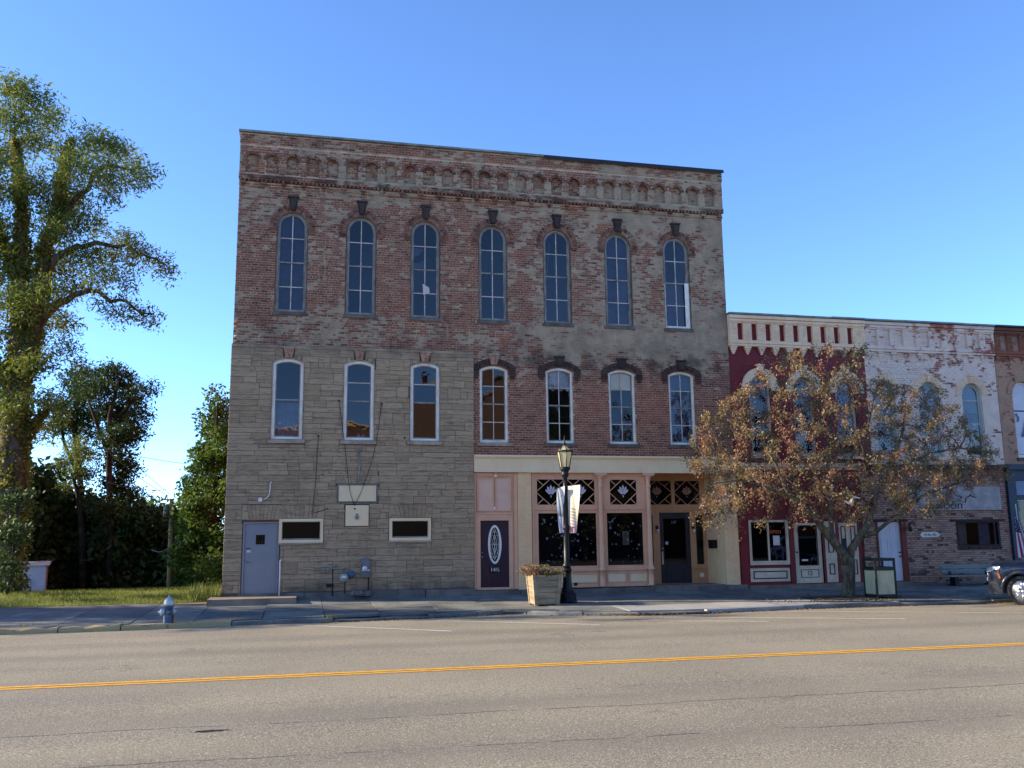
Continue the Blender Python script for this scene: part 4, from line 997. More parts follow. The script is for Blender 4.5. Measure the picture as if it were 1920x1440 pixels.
mb = MB(); mb.tube([(14.12, -.08, 1.86), (14.12, -.2, 1.88), (14.12, -.22, 1.80)], .012, 5); mb.lathe((14.12, -.22, 1.70), [(.02, .1), (.05, .06), (.06, 0), (.05, -.06), (0, -.07)], 8); tag(mb.build('wall_lamp', M_BLACK), 'small black wall lamp right of the white saloon door', 'lamp')

# ================================================================ tan building at the right edge
TX0, TX1 = 18.44, 24.6
TB = empty('tan_building', (21.5, 0, -.2), 'tan and dark red brick building with a navy shopfront at the right edge', 'building')
TW = [19.52, 21.35, 23.2]
mb = MB(); mb.panel(rect(TX0, TX1, 3.6, 9.10), [round_hole(x, .47, 4.25, 6.62) for x in TW], .008, .35); mb.build('wall', M_TMORTAR, TB)
lay(brick_cells(TX0, TX1, 4.0, 8.02, arch_cuts(TW, 4.25, 6.62, .47, .70)), 0, .03, M_TBRICK, TB)
shell(TB, TX0, TX1, 9.1, M_SIDEWALL)
slot_cornice(TB, TX0, TX1, 18.70, .545, 11, .30, M_TBRICK, M_TMORTAR, .2, .07)
coping(TB, TX0, TX1, 9.12, M_COPB)
for i, x in enumerate(TW):
    w = arched_window(TB, x, 4.27, 7.08, .46, .46, .09, 1, (), M_FRAME_W, M_FRAME_W, M_MUNT, G_UP, seed=70 + i, meet=.62)
    mb = MB(); mb.quad((x - .43, .11, 4.4), (x + .43, .11, 4.4), (x + .43, .11, 6.6), (x - .43, .11, 6.6)); mb.add([(a, .11, b) for a, b in arc(x, 6.6, .43, 0, pi, 10)], [tuple(range(11))]); mb.build('window_board', M_WDOOR, TB)
    mb = MB(); ring(mb, x, 6.62, .48, .69, 0, pi, 21, -.04, .12); mb.build('arch_brick', M_TBRICK, TB, kind='stuff')
    sill(TB, x - .55, x + .55, 4.15, 4.25, -.08, M_SILL)
mb = MB(); mb.tube([(19.2, .08, 5.9), (19.3, .08, 5.75), (19.25, .08, 5.6)], .03, 5); mb.tube([(19.4, .08, 5.05), (19.6, .08, 5.6), (19.8, .08, 5.9)], .05, 5); mb.build('painted_swirl', M_LBLUE, TB)
mb = MB(); mb.panel(rect(18.30, TX1, -.3, 4.0), [rect(18.72, 20.9, .62, 2.72), rect(21.2, 22.2, -.05, 2.7), rect(22.5, 24.3, .62, 2.72), rect(18.72, 24.3, 2.88, 3.42)], -.10, .1); mb.build('shopfront', M_NAVY, TB)
mb = MB(); mb.box(18.73, 24.29, -.06, .02, 2.89, 3.41); mb.build('fascia_panel', M_LBLUE, TB)
mb = MB(); mb.box(18.3, TX1, -.25, -.1, 3.8, 4.0); mb.box(18.32, 18.66, -.16, -.1, -.3, 3.79); mb.build('pilaster', M_NAVY, TB)
for xa, xb in ((18.72, 20.9), (22.5, 24.3)):
    mb = MB(); rframe(mb, xa, xb, .62, 2.72, .05, -.06, .04); w = mb.build('show_window', M_OFFW, TB); plate('pane', xa + .04, xb - .04, .66, 2.68, .0, G_SHOP, w)
    curtain(TB, xa + .1, xb - .1, .7, 2.66, .3, M_TANW, 12)
mb = MB(); mb.box(21.2, 22.2, -.02, .04, -.05, 2.7); mb.build('door', M_NAVY, TB)
mb = MB(); mb.box(18.55, 18.85, -.19, -.17, .95, 1.42); mb.build('window_poster', M_PAPER, TB); plate('poster_heading', 18.60, 18.72, 1.22, 1.36, -.194, pbr('green_print', (40, 120, 80), None, 3, .7, 0, rv=0), TB)

TONE[:] = [1, 1, 1]
# ================================================================ ground, road, pavement
def asphalt():
    n = NT('asphalt')
    sp = n.vor(34, 'F1'); g = n.noise(60, 3, .75); big = n.noise(.35, 5, .55); lane = n.noise(.9, 5, .6, n.vec((.12, 1, 1)))
    c = n.mix(n.step(big, .35, .68), srgb(139, 129, 108), srgb(124, 115, 98))
    c = n.mix(n.step(lane, .48, .7) * .35, c, srgb(104, 101, 96))
    c = n.mix(n.step(g, .5, .64) * .7, c, srgb(190, 178, 152)); c = n.mix(n.step(g, .47, .36) * .7, c, srgb(66, 64, 62))
    c = n.mix(n.step(n.noise(38, 2, .6), .56, .68) * .5, c, srgb(78, 76, 74))
    c = n.mix(n.step(n.noise(30, 2, .6, n.vec((1, 1, 1.7))), .62, .7) * .6, c, srgb(196, 188, 174))
    ty = (gauss(n, n.Y, -9.6, .9) + gauss(n, n.Y, -11.6, .8) + gauss(n, n.Y, -17.6, .9) + gauss(n, n.Y, -19.6, .9)) * n.step(n.noise(.5, 5, .6, n.vec((.15, 1, 1))), .3, .6)
    c = n.mix(ty * .32, c, srgb(92, 88, 82))
    oil = n.step(n.noise(.8, 6, .6), .64, .72) * gauss(n, n.Y, -10.6, 1.2) + n.step(n.noise(.9, 6, .6), .66, .74) * gauss(n, n.Y, -18.6, 1.4)
    c = n.mix(oil * .5, c, srgb(70, 67, 63))
    # long seams along the road and short wandering cracks
    wob = (n.noise(.55, 6, .65) - .5) * 1.1 + (n.noise(6, 4, .7) - .5) * .09
    def line(y0, slope, w, gap):
        d = (n.Y - y0 - n.X * slope + wob * .35).abs()
        return n.step(d, w, w * .25) * n.step(n.noise(1.7, 5, .6), gap, gap + .12)
    s = line(-18.15, -.012, .022, .3).max(line(-19.7, -.03, .02, .40)).max(line(-17.0, -.01, .012, .5)).max(line(-16.0, -.02, .012, .52)).max(line(-10.2, -.01, .012, .5)).max(line(-13.1, .0, .012, .5))
    v1 = n.vor(.8, 'DISTANCE_TO_EDGE', n.node('ShaderNodeVectorMath', {0: n.pos, 1: n.noise(1.3, 4, .6, color=True)}, operation='ADD').outputs[0])
    s = s.max(n.step(v1, .012, .003) * n.step(n.noise(.5, 3), .66, .72) * .6)
    c = n.mix(s * .75, c, srgb(44, 42, 41))
    hole = n.step(((n.X + 7.36) * (n.X + 7.36) * 1.0 + (n.Y + 18.28) * (n.Y + 18.28) * 14) + (n.noise(14, 4) - .5) * .16, .05, .02)
    c = n.mix(hole, c, srgb(24, 24, 26))
    gut = n.step(n.Y, -6.6, -5.4) * n.step(n.noise(1.4, 5), .3, .65); c = n.mix(gut * .35, c, srgb(150, 142, 126))
    h = n.noise(70, 4, .7) * .6 + n.noise(220, 2) * .4 - s * .8 - hole
    return n.fin(n.bsdf(c, .9, n.bump(h, .55, .012), 0, .2))
def concrete(name, a, b, dark, yellow=False):
    n = NT(name); r = n.rnd()
    c = n.mix(n.step(r, 0, 1), srgb(*a), srgb(*b))
    c = n.mix(n.step(n.noise(.9, 7, .65), .42, .66) * .6, c, srgb(*dark))
    c = n.mix(n.step(n.noise(7, 5, .7), .52, .7) * .4, c, srgb(*[int(x * .8) for x in dark]))
    if yellow:
        m = n.step(n.noise(5, 6, .7) + n.step(n.X, -6.6, -7.6) * .25 - .02, .56, .62)
        c = n.mix(m * .7, c, srgb(190, 164, 112))
    return n.fin(n.bsdf(c, .9, n.bump(n.noise(30, 6, .7), .5, .01), 0, .25))
M_ASPH = asphalt()
M_SLAB = concrete('pavement_concrete', (128, 126, 118), (104, 103, 99), (66, 67, 68))
M_SLABN = concrete('new_concrete', (158, 156, 150), (150, 148, 142), (124, 122, 118))
M_KERB = concrete('kerb_stone', (136, 132, 122), (116, 114, 108), (72, 70, 68))
M_KERBY = concrete('kerb_yellow_worn', (150, 138, 110), (134, 124, 102), (96, 90, 80), True)
M_YEL = pbr('road_yellow', (222, 162, 40), (196, 142, 50), 9, .75, .3, 60, rv=.05, dirt=.4, dirtcol=(130, 112, 76))
M_RWH = pbr('road_white', (214, 210, 198), (178, 174, 162), 14, .8, .3, 60, rv=.05, dirt=.35, dirtcol=(130, 126, 118))
M_EARTH = pbr('earth', (74, 66, 46), (52, 50, 34), 2, .95, .5, 14)
M_LAWN = pbr('lawn_ground', (104, 116, 44), (84, 98, 38), 1.2, .95, .5, 20, dirt=.3, dirtcol=(96, 92, 48))
M_MULCH = pbr('leaf_litter', (88, 74, 58), (60, 54, 46), 5, .95, .8, 18)

def ground_z(x, y):
    if y < 2.2: return -.55
    t = min(1, (y - 2.2) / 26); return -.55 - 2.6 * t * t * (3 - 2 * t)
xs = sorted(set(list(np.linspace(-600, 600, 13)) + list(np.linspace(-70, 70, 36)))); ys = sorted(set(list(np.linspace(-600, 900, 13)) + list(np.linspace(-2, 60, 40)) + [-60, -30, -2]))
gv = [(x, y, ground_z(x, y) - (0.0)) for y in ys for x in xs]; nx = len(xs)
gf = [(j * nx + i, j * nx + i + 1, (j + 1) * nx + i + 1, (j + 1) * nx + i) for j in range(len(ys) - 1) for i in range(nx - 1)]
g = link('ground', mesh_np('ground', gv, [i for f in gf for i in f], [4] * len(gf), M_EARTH, None, True)); g['kind'] = 'structure'
# road: crowned sheet
def road_z(y):
    t = max(-1, min(1, (y + 14.8) / 9.6)); return -.25 - .17 * t * t
ys = np.linspace(-24.6, -3.4, 44); rv = [(x, y, road_z(y)) for y in ys for x in (-300, -60, -20, 0, 20, 60, 300)]
rf = [(j * 7 + i, j * 7 + i + 1, j * 7 + i + 8, j * 7 + i + 7) for j in range(43) for i in range(6)]
road = link('road', mesh_np('road', rv, [i for f in rf for i in f], [4] * len(rf), M_ASPH, None, True)); road['kind'] = 'structure'
def mark(name, a, b, w, mat, n=30, wob=.0):
    mb = MB(); a, b = Vector(a), Vector(b); d = (b - a); p = Vector((-d.y, d.x)).normalized() * w / 2
    P = [a + d * i / n for i in range(n + 1)]
    vs = []
    for q in P:
        for s_ in (-1, 1): e = q + p * s_ * random.uniform(1 - wob, 1 + wob); vs.append((e.x, e.y, road_z(e.y) + .005))
    mb.add(vs, [(2 * i, 2 * i + 2, 2 * i + 3, 2 * i + 1) for i in range(n)]); o = mb.build(name, mat); o['kind'] = 'structure'; return o
mark('centre_line', (-60, -14.87), (80, -15.17), .12, M_YEL, 400, .12); mark('centre_line', (-60, -14.70), (80, -15.0), .12, M_YEL, 400, .12)
mark('parking_line', (-6.6, -5.5), (-3.45, -9.1), .10, M_RWH, 30, .2); mark('parking_line', (-3.25, -5.5), (-.1, -8.75), .10, M_RWH, 30, .2)
mark('parking_line', (1.9, -6.9), (6.6, -10.0), .10, M_RWH, 30, .2); mark('parking_line', (5.6, -6.2), (10.2, -9.6), .10, M_RWH, 30, .2); mark('parking_line', (1.2, -8.0), (3.6, -9.4), .10, M_RWH, 30, .2)
mark('parking_line', (13.6, -6.2), (16.6, -9.6), .10, M_RWH, 30, .2)
# kerb
KP = [(-60, -5.6), (-13, -5.6), (-10.8, -5.5), (-8.0, -5.02), (-6.2, -4.9), (-1.9, -4.3), (-1.1, -4.15), (.2, -5.0), (1.9, -5.92), (3.5, -6.02), (5.5, -5.75), (7.2, -5.52), (60, -5.5)]
def kerb_y(x):
    for (a, p), (b, q) in zip(KP, KP[1:]):
        if a <= x <= b: return p + (q - p) * (x - a) / (b - a)
def walk_z(x, y):
    k = kerb_y(x); return -.17 - .13 * (y / k if y < 0 else 0)
kerb = MB(); kerb.box(-60, 60, -4.0, -3.9, -.9, -.5); KB = empty('kerb', (0, -5.2, -.4), None, None); KB['kind'] = 'structure'
x = -26.0; ends = [-26.0]
rs = random.Random(3)
while x < 26:
    L = rs.choice((.85, 1.3, 1.9, 2.4)) if x < -5.5 else (rs.choice((.9, 1.3, 2.6, 3.1)) if x < 1 else 3.0)
    x += L; ends.append(x)
KW = .17
for a, b in zip(ends, ends[1:]):
    gp = .004 if 1 <= a < 6 else .012; mb = MB(); xa, xb = a + gp, b - gp; new = 1.0 <= a < 6.0; yel = b < -6.3
    dz = 0 if new else rs.uniform(-.03, .015); n_ = 5; drop = .05 if (-7.2 < a < -5.6) else 0
    ring_ = []
    for i in range(n_ + 1):
        xx = xa + (xb - xa) * i / n_; ky = kerb_y(xx); jj = (lambda m: 0 if new else rs.uniform(-m, m) * (1.9 if yel else 1.2))
        zt = -.30 + dz + jj(.012) - drop; e = .03 + jj(.012)
        ring_.append([(xx, ky + jj(.008), -.75), (xx, ky + jj(.012), zt - e), (xx, ky + e * .9, zt + jj(.006)), (xx, ky + KW, zt + jj(.006)), (xx, ky + KW, -.75)])
    vs = [v for r_ in ring_ for v in r_]; fs = [(i * 5 + j, (i + 1) * 5 + j, (i + 1) * 5 + j + 1, i * 5 + j + 1) for i in range(n_) for j in range(4)] + [(0, 1, 2, 3, 4), tuple(n_ * 5 + j for j in (4, 3, 2, 1, 0))]
    mb.add(vs, fs); mb.build('kerb_stone', M_KERBY if yel else (M_SLABN if new else M_KERB), KB)
# far kerb
mb = MB(); mb.box(-120, 120, -24.9, -24.6, -.9, -.30); k2 = mb.build('far_kerb', M_KERB); k2['kind'] = 'structure'
mb = MB(); mb.box(-120, 120, -44, -24.92, -.9, -.28); k2 = mb.build('far_pavement', M_SLAB); k2['kind'] = 'structure'
# pavement slabs
SW = empty('pavement', (0, -2.5, -.25), None, None); SW['kind'] = 'structure'
bed = MB()
bx = [-60] + list(np.linspace(-20, 26, 60)) + [60]
bed.add([(x, yy, (walk_z(x, yy) if kerb_y(x) else -.3) - .045) for x in bx for yy in (kerb_y(x) + KW, 0.3)], [(2 * i, 2 * i + 2, 2 * i + 3, 2 * i + 1) for i in range(len(bx) - 1)])
bed.build('paving_bed', M_EARTH, SW)
rs = random.Random(21); x = -24.0
while x < 26:
    w = rs.uniform(1.35, 1.75) if x < 8 else 2.2
    w = min(w, 26 - x) if 26 - x > .3 else 26 - x
    rows = 3 if x < -1 else 4; yt = lambda xx: kerb_y(xx) + KW + .006
    for j in range(rows):
        new = 1.0 <= x < 6.2 and j == 0
        t0, t1 = j / rows, (j + 1) / rows; back = -.02 if x > -8.9 else -.10
        c = [(x, t0), (x + w, t0), (x + w, t1), (x, t1)]; tl = [rs.uniform(-.008, .008) for _ in range(4)]; tz = rs.uniform(-.008, .008)
        if -12 < x < 1 : tl = [q * 1.9 for q in tl]
        tl = [0] * 4 if new else tl; tz = 0 if new else tz
        g = .004 if new else .008; pts = []
        for (px_, t), q in zip(c, tl):
            px_ += g if px_ == x else -g; ya = yt(px_); yy = ya + (back - ya) * t; yy += g if t == t0 else -g
            pts.append((px_, yy, walk_z(px_, yy) + q + tz))
        low = [(p[0], p[1], p[2] - .07) for p in pts]
        mb = MB(); mb.add(pts + low, [(0, 1, 2, 3), (4, 5, 1, 0), (5, 6, 2, 1), (6, 7, 3, 2), (7, 4, 0, 3)])
        mb.build('paving_slab', M_SLABN if new else M_SLAB, SW)
    x += w
# landing in front of the steel door
mb = MB(); mb.box(-9.05, -6.62, -1.25, -.06, -.6, -.03, jit=.01); ST = mb.build('doorstep', M_CONC); tag(ST, 'low concrete landing in front of the blue-grey steel door', 'step')
mb = MB(); mb.box(-10.2, -9.08, -.7, -.1, -.5, -.16, jit=.02); tag(mb.build('concrete_block', M_CONC), 'broken low concrete slab edge left of the steel door landing', 'slab')
# lawn
def lawn_z(x, y): 
    t = max(0, min(1, y / 3.5)); k = max(0, (y - 4.5)) / 20; return -.20 + .17 * t * (2 - t) - 2.6 * min(1, k) ** 1.4
xs = list(np.linspace(-60, -8.8, 50)); ys = list(np.linspace(-.12, 22, 30))
lv = [(x, y, lawn_z(x, y) + .02 * sin(x * 1.3) * cos(y * 1.1)) for y in ys for x in xs]; nx = len(xs)
lf = [(j * nx + i, j * nx + i + 1, (j + 1) * nx + i + 1, (j + 1) * nx + i) for j in range(len(ys) - 1) for i in range(nx - 1)]
lw = link('lawn', mesh_np('lawn', lv, [i for f in lf for i in f], [4] * len(lf), M_LAWN, None, True)); lw['kind'] = 'structure'
def leaf_shader(name, cols, trans=.35, rough=.6, place=0.35):
    n = NT(name); r = n.rnd(); r = (r * (1 - place) + n.step(n.noise(1.1, 3), .36, .64) * place); cr = n.node('ShaderNodeValToRGB', {0: r}); el = cr.color_ramp.elements
    while len(el) < len(cols): el.new(.5)
    for i, c in enumerate(cols): el[i].position = i / max(1, len(cols) - 1); el[i].color = srgb(*c)
    c = cr.outputs[0]; c = n.mix(n.step(n.noise(.7, 4), .4, .65) * .35, c, n.mix(1.0, c, (.55, .6, .5, 1), 'MULTIPLY'))
    d = n.bsdf(c, rough, None, 0, .25)
    t = n.node('ShaderNodeBsdfTranslucent', {'Color': n.mix(.5, c, n.mix(1.0, c, (1.3, 1.25, .7, 1), 'MULTIPLY'))}).outputs[0]
    return n.fin(n.node('ShaderNodeMixShader', {0: trans, 1: d, 2: t}).outputs[0])
def blades(name, mat, pts, h0, h1, w, lean=.35):
    P = np.asarray(pts); n = len(P); a = RS.rand(n) * 2 * pi; h = h0 + (h1 - h0) * RS.rand(n); dx, dy = np.cos(a) * w, np.sin(a) * w
    la = RS.rand(n) * 2 * pi; lx, ly = np.cos(la) * h * lean * RS.rand(n), np.sin(la) * h * lean * RS.rand(n)
    V3 = np.stack([P + np.c_[-dx, -dy, np.zeros(n) - .01], P + np.c_[dx, dy, np.zeros(n) - .01], P + np.c_[lx, ly, h]], 1).reshape(-1, 3)
    me = mesh_np(name, V3, np.arange(3 * n), [3] * n, mat, RS.rand(n)); o = link(name, me); o['kind'] = 'stuff'; return o
M_GRASS = leaf_shader('grass_blade', [(112, 122, 48), (140, 146, 66), (92, 104, 40), (158, 154, 84)], .3)
n = 52000; gx = -8.9 - 22 * RS.rand(n) ** 1.2; gy = -.12 + 6.5 * RS.rand(n) ** 1.5
blades('grass', M_GRASS, np.c_[gx, gy, [lawn_z(a, b) for a, b in zip(gx, gy)]], .05, .13, .008)
pp = [(-8.8 - .9 * random.random() ** 1.5, .0 + 1.2 * random.random(), -.2) for _ in range(700)]
o = blades('weeds', leaf_shader('weed_leaf', [(84, 102, 44), (120, 128, 60), (60, 82, 36)], .3), pp, .2, .65, .016, .8)
# small weeds in the gutter and along the walls
pp = []
for x0, y0, k in ((-5.75, -4.85, 30), (-2.6, -3.1, 22), (-2.65, -4.0, 16), (-4.2, -.25, 18), (-10.5, -5.2, 26), (-12.6, -5.0, 20), (9.6, -5.2, 20), (-7.9, -4.7, 14)):
    pp += [(x0 + random.gauss(0, .12), y0 + random.gauss(0, .05), walk_z(x0, y0) - .02) for _ in range(k)]
blades('gutter_weeds', M_GRASS, pp, .04, .16, .008, .8)
# mulch patch and fallen leaves under the crabapple
mb = MB()
for i in range(26):
    a = 2 * pi * i / 26; r_ = .9 + .25 * random.random(); mb.v.append((9.3 + r_ * 1.5 * cos(a), -3.9 + r_ * .8 * sin(a), walk_z(9.3, -3.9) + .022)); 
mb.f.append(list(range(26))); mb.r.append(.5); mb.m.append(0); mb.sm.append(False)
m_ = mb.build('tree_pit', M_MULCH); m_['kind'] = 'structure'

# ================================================================ trees
def bark(name, a, b, sc=6):
    n = NT(name); v = n.vec((1, 1, .25)); h = n.noise(sc, 7, .7, v)
    c = n.mix(n.step(h, .38, .62), srgb(*a), srgb(*b)); c = n.mix(n.step(n.noise(2, 4), .5, .7) * .3, c, srgb(110, 112, 84))
    return n.fin(n.bsdf(c, .92, n.bump(h, .9, .03), 0, .2))
M_BARK = bark('bark_grey_brown', (62, 54, 46), (104, 92, 76))
M_BARKL = bark('bark_crabapple', (62, 55, 46), (108, 98, 80), 9)
M_BARKD = bark('bark_dark', (40, 36, 32), (66, 58, 50))
def leaves(name, mat, C, size, parent, asp=.45, up=.35, var=.4, droop=0.0, kind=None):
    C = np.asarray(C, dtype=float); n = len(C)
    nrm = RS.randn(n, 3); nrm[:, 2] = np.abs(nrm[:, 2]) + up; nrm /= np.linalg.norm(nrm, axis=1)[:, None]
    d = RS.randn(n, 3); d[:, 2] -= droop; d -= nrm * (d * nrm).sum(1)[:, None]; d /= np.linalg.norm(d, axis=1)[:, None] + 1e-9
    w = np.cross(nrm, d); s = size * (1 - var + 2 * var * RS.rand(n))[:, None]
    V4 = np.stack([C - d * s * .5, C + w * s * asp * .5 + d * s * .05, C + d * s * .5 - nrm * s * .08, C - w * s * asp * .5 + d * s * .05], 1).reshape(-1, 3)
    me = mesh_np(name, V4, np.arange(4 * n), [4] * n, mat, RS.rand(n))
    o = link(name, me, parent)
    if kind: o['kind'] = kind
    return o
class Skeleton:
    def __init__(s, limbs):        # limbs: lists of (x, y, z, radius)
        s.paths = []; s.nodes = []; s.rad = []
        for L in limbs:
            s.paths.append(L)
            for (a, b) in zip(L, L[1:]):
                for t in (0, .33, .66): s.nodes.append([a[i] + (b[i] - a[i]) * t for i in range(3)]); s.rad.append(a[3] + (b[3] - a[3]) * t)
            s.nodes.append(list(L[-1][:3])); s.rad.append(L[-1][3])
    def grow(s, tips, r0=.02, r1=.006, sag=.0, jit=.08, minz=None, attach=0.75):
        N = np.array(s.nodes); tips = np.asarray(tips); d0 = np.array([((N - t) ** 2).sum(1).min() for t in tips])
        nodes = list(map(list, s.nodes)); rad = list(s.rad); A = np.zeros((len(nodes) + 3 * len(tips), 3)); A[:len(nodes)] = nodes; k = len(nodes)
        s.twigs = []
        for i in np.argsort(d0):
            t = tips[i]; dd = ((A[:k] - t) ** 2).sum(1); j = int(dd.argmin()); p = A[j].copy(); L = sqrt(dd[j])
            if L < .02: continue
            m1 = p + (t - p) * .35 + RS.randn(3) * jit * L; m2 = p + (t - p) * .7 + RS.randn(3) * jit * L; m1[2] += sag * L; m2[2] += sag * L * .8
            ra = min(rad[j] * .8, r0 + .02 * L); s.paths.append([(*p, max(ra, r1)), (*m1, max(ra * .8, r1)), (*m2, max(ra * .6, r1)), (*t, r1)])
            for q, rr in ((m1, ra * .8), (m2, ra * .6), (t, r1)): A[k] = q; rad.append(max(rr, r1)); k += 1
            s.twigs.append((p, m1, m2, t))
        return s
    def mesh(s, name, mat, parent, big=.06):
        a, b = MB(), MB()
        for L in s.paths:
            r = L[0][3]; (a if r > big else b).tube([q[:3] for q in L], [q[3] for q in L], 9 if r > .12 else (6 if r > .04 else 4), caps=r > .05)
        if a.v: a.build('trunk', mat, parent, smooth=True)
        if b.v: b.build('branches', mat, parent, kind='stuff')
def blobs_tips(blobs, Y, per=9, dj=1.2, flat=.8):
    """blobs (u, v, r) in photo pixels at depth Y -> leaf clump centres filling round volumes"""
    out = []
    for b in blobs:
        u, v, r = b[:3]; yo = b[3] if len(b) > 3 else random.gauss(0, dj)
        c = F(u, v, Y + yo); R = r * pxm(Y + yo) 
        for _ in range(max(2, int(per * (r / 25) ** 1.3))):
            q = RS.randn(3); q /= np.linalg.norm(q); q *= R * RS.rand() ** .4; q[2] *= flat
            out.append((c.x + q[0], c.y + q[1], c.z + q[2]))
    return np.array(out)
def limb_px(pts, Y):               # pts (u, v, radius_px[, dy])
    return [(*F(p[0], p[1], Y + (p[3] if len(p) > 3 else 0)), p[2] * pxm(Y)) for p in pts]
def clumps(tips, per, spread, flat=.7, hang=0.0):
    T = np.repeat(np.asarray(tips), per, 0); n = len(T); q = RS.randn(n, 3); q /= np.linalg.norm(q, axis=1)[:, None]; q *= (spread * RS.rand(n) ** .45)[:, None]; q[:, 2] = q[:, 2] * flat - hang * RS.rand(n) * spread
    return T + q
def tree(name, label, group, base, limbs, tips, mat_l, mat_b, per, spread, lsize, asp=.4, hang=.3, grow=True, r0=.02, cat='tree', big=.06, up=.35, trunk=True):
    t = empty(name, base, label, cat, group)
    if trunk:
        sk = Skeleton(limbs)
        if grow: sk.grow(tips, r0, .008)
        sk.mesh(name, mat_b, t, big)
    leaves('crown', mat_l, clumps(tips, per, spread, .7, hang), lsize, t, asp, up, droop=.6)
    return t
L_LOC = leaf_shader('leaf_locust', [(66, 84, 42), (90, 106, 52), (114, 126, 62), (136, 140, 68), (78, 94, 46)], .35)
L_VINE = leaf_shader('leaf_vine', [(112, 120, 50), (146, 132, 60), (128, 106, 50), (152, 150, 70), (92, 108, 46), (120, 128, 58), (104, 116, 48)], .35)
L_DARK = leaf_shader('leaf_dark', [(42, 58, 32), (56, 74, 38), (66, 84, 42), (46, 66, 36)], .25)  # shade of the background trees is put into this dark leaf colour
L_MAPLE = leaf_shader('leaf_maple', [(54, 76, 32), (74, 98, 38), (94, 116, 46), (44, 62, 28)], .35)
L_PALE = leaf_shader('leaf_pale', [(112, 120, 66), (134, 138, 80), (96, 106, 56)], .35)
# --- tall vine-clad tree at the left edge
YT = 6.0
bl = [(20,150,30),(55,172,34),(30,215,40),(92,212,34),(138,238,32),(75,260,38),(10,270,35),(170,248,24),(205,262,24),(150,290,36),(185,310,33),(228,275,20),(245,300,22),(265,315,15),(281,311,9),(215,330,20),(200,362,16),(250,335,10),(120,330,35),(60,330,34),(20,350,38),(100,380,36),(145,372,26),(50,400,38),(10,420,34),(120,420,34),(160,412,26),(192,418,18),(222,435,18),(250,450,17),(275,466,16),(297,484,14),(314,500,9),(245,482,16),(205,470,22),(160,470,28),(110,470,36),(60,480,38),(15,490,36),(218,508,15),(242,524,11),(182,515,22),(140,530,26),(90,540,33),(40,550,36),(5,560,30),(190,562,12),(216,577,10),(240,570,10),(262,580,9),(286,589,6),(110,588,26),(70,610,30),(25,620,30),(118,640,18),(92,670,24),(50,680,26),(10,690,26),(132,600,9),(62,740,22),(90,718,18),(12,760,24),(100,762,16),(78,802,20),(-30,200,40),(-40,300,50),(-50,400,50),(-50,500,50),(-40,600,40),(-60,350,50),(-90,450,50),(-80,250,45),(-40,700,35)]
limbs = [limb_px([(2, 1135, 30), (10, 1040, 27), (19, 930, 24), (24, 820, 22), (32, 720, 20), (40, 620, 16), (38, 500, 12), (42, 400, 8), (30, 260, 4)], YT),
         limb_px([(34, 700, 20), (62, 620, 15), (78, 520, 12), (104, 430, 9), (112, 340, 6), (135, 262, 3)], YT),
         limb_px([(62, 625, 11), (110, 568, 8), (165, 545, 5.5), (225, 562, 3.5, -.5), (285, 588, 1.5, -.8)], YT),
         limb_px([(76, 525, 9), (130, 470, 7), (180, 455, 5), (240, 458, 3.5, .5), (312, 498, 1.5, .8)], YT),
         limb_px([(104, 430, 8), (150, 365, 6), (200, 310, 4, -.6), (276, 313, 1.5, -1)], YT),
         limb_px([(38, 520, 10), (-10, 430, 7), (-50, 330, 4)], YT), limb_px([(30, 740, 12), (-20, 650, 8), (-60, 520, 5)], YT),
         limb_px([(26, 860, 12), (60, 800, 7), (85, 770, 4)], YT)]
rs = random.Random(12); bl = [b for b in bl if rs.random() > .03]
tp = blobs_tips(bl, YT, 7, 1.3)
def wob(L, k=.09):
    o = [L[0]]
    for a, b in zip(L, L[1:]):
        for t in (.33, .66, 1): o.append(tuple(a[i] + (b[i] - a[i]) * t + (RS.randn() * k if t < 1 else 0) for i in range(3)) + ((a[3] + (b[3] - a[3]) * t) * .86,))
    return o
limbs = [limbs[0]] + [wob(L) for L in limbs[1:]]
T1 = tree('tall_tree', 'tall vine-clad tree at the left edge, its crown high above everything', None, tuple(F(4, 1135, YT)), limbs, tp, L_LOC, M_BARK, 100, .58, .17, .28, .7)
vt = []
for L in limbs[:2] + limbs[5:8]:
    for a, b in zip(L, L[1:]):
        m = int(130 * (Vector(a[:3]) - Vector(b[:3])).length)
        for _ in range(m):
            t = RS.rand(); an = RS.rand() * 2 * pi; r_ = (a[3] + (b[3] - a[3]) * t) * (1.0 + .28 * RS.rand()); vt.append((a[0] + (b[0] - a[0]) * t + r_ * cos(an), a[1] + (b[1] - a[1]) * t + r_ * sin(an), a[2] + (b[2] - a[2]) * t))
leaves('vine', L_VINE, clumps(vt, 5, .17, 1, .3), .13, T1, .7, .1, kind='stuff')
# --- bushes at its foot
def bush(label, bl, Y, mat, per, sp, ls, cat='bush', group=None, limbs=None, tipn=9, name='bush', mb_=M_BARKD, asp=.5):
    u = sum(b[0] for b in bl) / len(bl); vb = max(b[1] + b[2] for b in bl)
    c = F(u, vb, Y); tips = blobs_tips(bl, Y, tipn, .8)
    if limbs is None: limbs = [[(c.x, Y, c.z - .3, .07), (c.x + .1, Y, c.z + .4, .05), (*tips[0], .03)]]
    return tree(name, label, group, (c.x, Y, c.z), limbs, tips, mat, mb_, per, sp, ls, asp, .3, cat=cat)
bush('leafy vine-covered bush at the foot of the tall left tree', [(28, 935, 26), (14, 1000, 26), (8, 1060, 20), (4, 1100, 16), (26, 985, 12), (-20, 1050, 35)], 3.2, L_DARK, 50, .5, .15)
